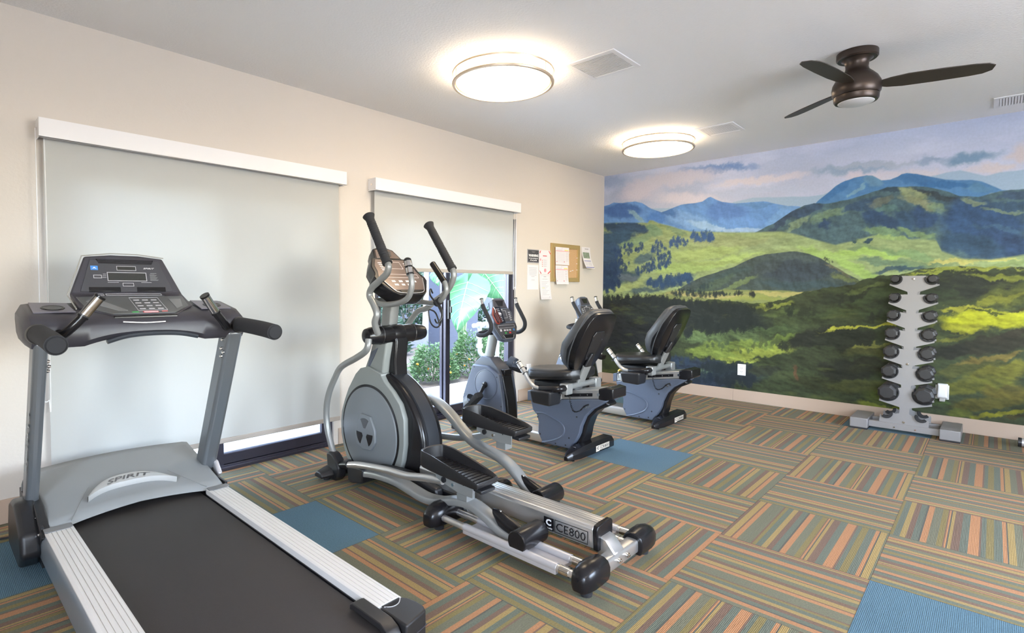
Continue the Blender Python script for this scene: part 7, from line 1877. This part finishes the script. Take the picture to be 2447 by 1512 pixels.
# cork board
cb_ = thing('cork_board', (-.892, -.01, 1.53), 'cork notice board in a wide brass-coloured frame', 'notice board')
M_gold = mat('brushed_brass_frame', (.5, .36, .16), .38, .4)
x0, x1, z0, z1, w = -1.19, -.595, 1.309, 1.753, .05
for pts in ([(x0, z0), (x0+w, z0+w), (x0+w, z1-w), (x0, z1)], [(x1, z0), (x1, z1), (x1-w, z1-w), (x1-w, z0+w)], [(x0, z1), (x0+w, z1-w), (x1-w, z1-w), (x1, z1)], [(x0, z0), (x1, z0), (x1-w, z0+w), (x0+w, z0+w)]):
    MB().prism(pts, 'y', -.022, 0).build('frame_rail', M_gold, cb_, bevel=.002)
M_cork = mat('speckled_cork', (.52, .33, .17), .9, bump=.6, bscale=150, var=.35, vscale=130)
MB().box((x0+w, -.010, z0+w), (x1-w, 0, z1-w)).build('cork_panel', M_cork, cb_, smooth=False)
for (px_, pz_) in ((-.655, 1.60), (-.66, 1.53), (-.655, 1.455), (-.78, 1.44), (-.80, 1.435), (-.745, 1.447), (-.825, 1.655)):
    t = thing('push_pin', (px_, -.012, pz_), 'clear push pin stuck in the bare right half of the cork', 'push pin', 'push pins in the cork board')
    MB().lathe([(0, 0), (.004, 0), (.003, .008), (.005, .011), (0, .012)], (px_, -.0102, pz_), (0, -1, 0), seg=12).build('pin_head', M_linew, t)
def calendar(x0, x1, z0, z1, label, curl):
    t, p, on = sheet('calendar_sheet', x0, x1, z0, z1, label, 'calendar sheet', 'calendar sheets on the cork board', curl=curl, y0=-.0245)
    m = MB(); on(.02, .20, .98, .235, mb=m); m.build('pink_band', M_pink, p, smooth=False)
    m = MB(); on(.66, .13, .96, .19, mb=m); m.build('yellow_header', M_yel, p, smooth=False)
    m = MB(); on(.08, .15, .5, .165, mb=m)
    for i in range(8): on(.10+.075*i, .30, .104+.075*i, .84, mb=m)
    for j in range(7): on(.10, .30+.09*j, .66, .304+.09*j, mb=m)
    for j in range(6): on(.76, .30+.09*j, .92, .315+.09*j, mb=m)
    on(.46, .04, .48, .09, mb=m)
    m.build('calendar_grid', M_ink, p, smooth=False)
    m = MB(); on(.74, .48, .92, .49, mb=m); on(.06, .80, .11, .84, mb=m); on(.6, .80, .66, .84, mb=m); m.build('red_marks', M_redp, p, smooth=False)
calendar(-1.12, -.842, 1.506, 1.712, 'upper of the two calendar sheets pinned to the cork board', .006)
calendar(-1.115, -.86, 1.278, 1.499, 'lower calendar sheet, hanging past the bottom frame of the cork board', .016)
# flyer at the right of the board
t, p, on = sheet('flyer', -.528, -.336, 1.478, 1.744, 'curling flyer with a garden photo, right of the cork board', 'flyer', curl=.075)
m = MB(); on(.10, .24, .86, .52, mb=m); m.build('printed_photo', mat('garden_photo_print', (.22, .27, .2), .6, var=.9, vscale=60), p, smooth=False)
m = MB(); on(.02, .93, .98, .965, mb=m); on(.08, .63, .88, .66, mb=m); m.build('blue_bars', M_bluep, p, smooth=False)
m = MB(); on(.35, .06, .80, .11, mb=m); on(.2, .17, .7, .18, mb=m)
for k in range(6): on(.10, .70+.03*k, .40, .708+.03*k, mb=m); on(.46, .70+.03*k, .86, .708+.03*k, mb=m)
m.build('typed_lines', M_ink, p, smooth=False)
world()
# outlets
def outlet(kind, c, label):
    if kind == 'x':
        t = thing('wall_outlet', (-.004, c[0], c[1]), label, 'outlet'); P_ = Plane((-.0015, c[0], c[1]), (0, -1, 0), (0, 0, 1))
    else:
        t = thing('wall_outlet', (c[0], -.004, c[1]), label, 'outlet'); P_ = Plane((c[0], -.0015, c[1]), (1, 0, 0), (0, 0, 1))
    m = MB(); P_.quad(m, -.042, -.062, .042, .062, .007, .007); pl = m.build('cover_plate', M_whitep, t, bevel=.003)
    m = MB(); P_.quad(m, -.018, -.036, .018, .036, .009, .003); rc = m.build('receptacle', M_white, pl, bevel=.001)
    m = MB()
    for dz in (-.019, .019):
        P_.quad(m, -.008, dz-.005, -.0055, dz+.006, .0094, .001); P_.quad(m, .0055, dz-.005, .008, dz+.005, .0094, .001); P_.quad(m, -.0018, dz-.0125, .0018, dz-.009, .0094, .001)
    m.build('slots', M_panelb, rc, smooth=False)
outlet('x', (-1.715, .348), 'white wall outlet low on the landscape wall, right of the bikes')
outlet('y', (-.87, .40), 'pale wall outlet on the window wall, half hidden behind the second bike')
pg = thing('plug_in_freshener', (-.03, -3.365, .33), 'pale plug-in air freshener low on the landscape wall beside the dumbbell rack', 'air freshener')
MB().box((-.006, -3.41, .27), (-.0015, -3.32, .395)).build('wall_plate', M_whitep, pg, bevel=.002)
MB().loft([[(-.006, -3.408, .275), (-.006, -3.328, .275), (-.006, -3.332, .410), (-.006, -3.404, .410)], [(-.045, -3.406, .282), (-.045, -3.33, .282), (-.05, -3.334, .412), (-.05, -3.402, .412)], [(-.062, -3.398, .295), (-.062, -3.338, .295), (-.065, -3.342, .395), (-.065, -3.394, .395)]]).build('freshener_body', M_whitep, pg, bevel=.008, seg=3)
MB().box((-.06, -3.388, .255), (-.02, -3.348, .285)).build('refill_bottle', mat('grey_translucent_plastic', (.4, .38, .36), .3), pg, bevel=.006)
world()
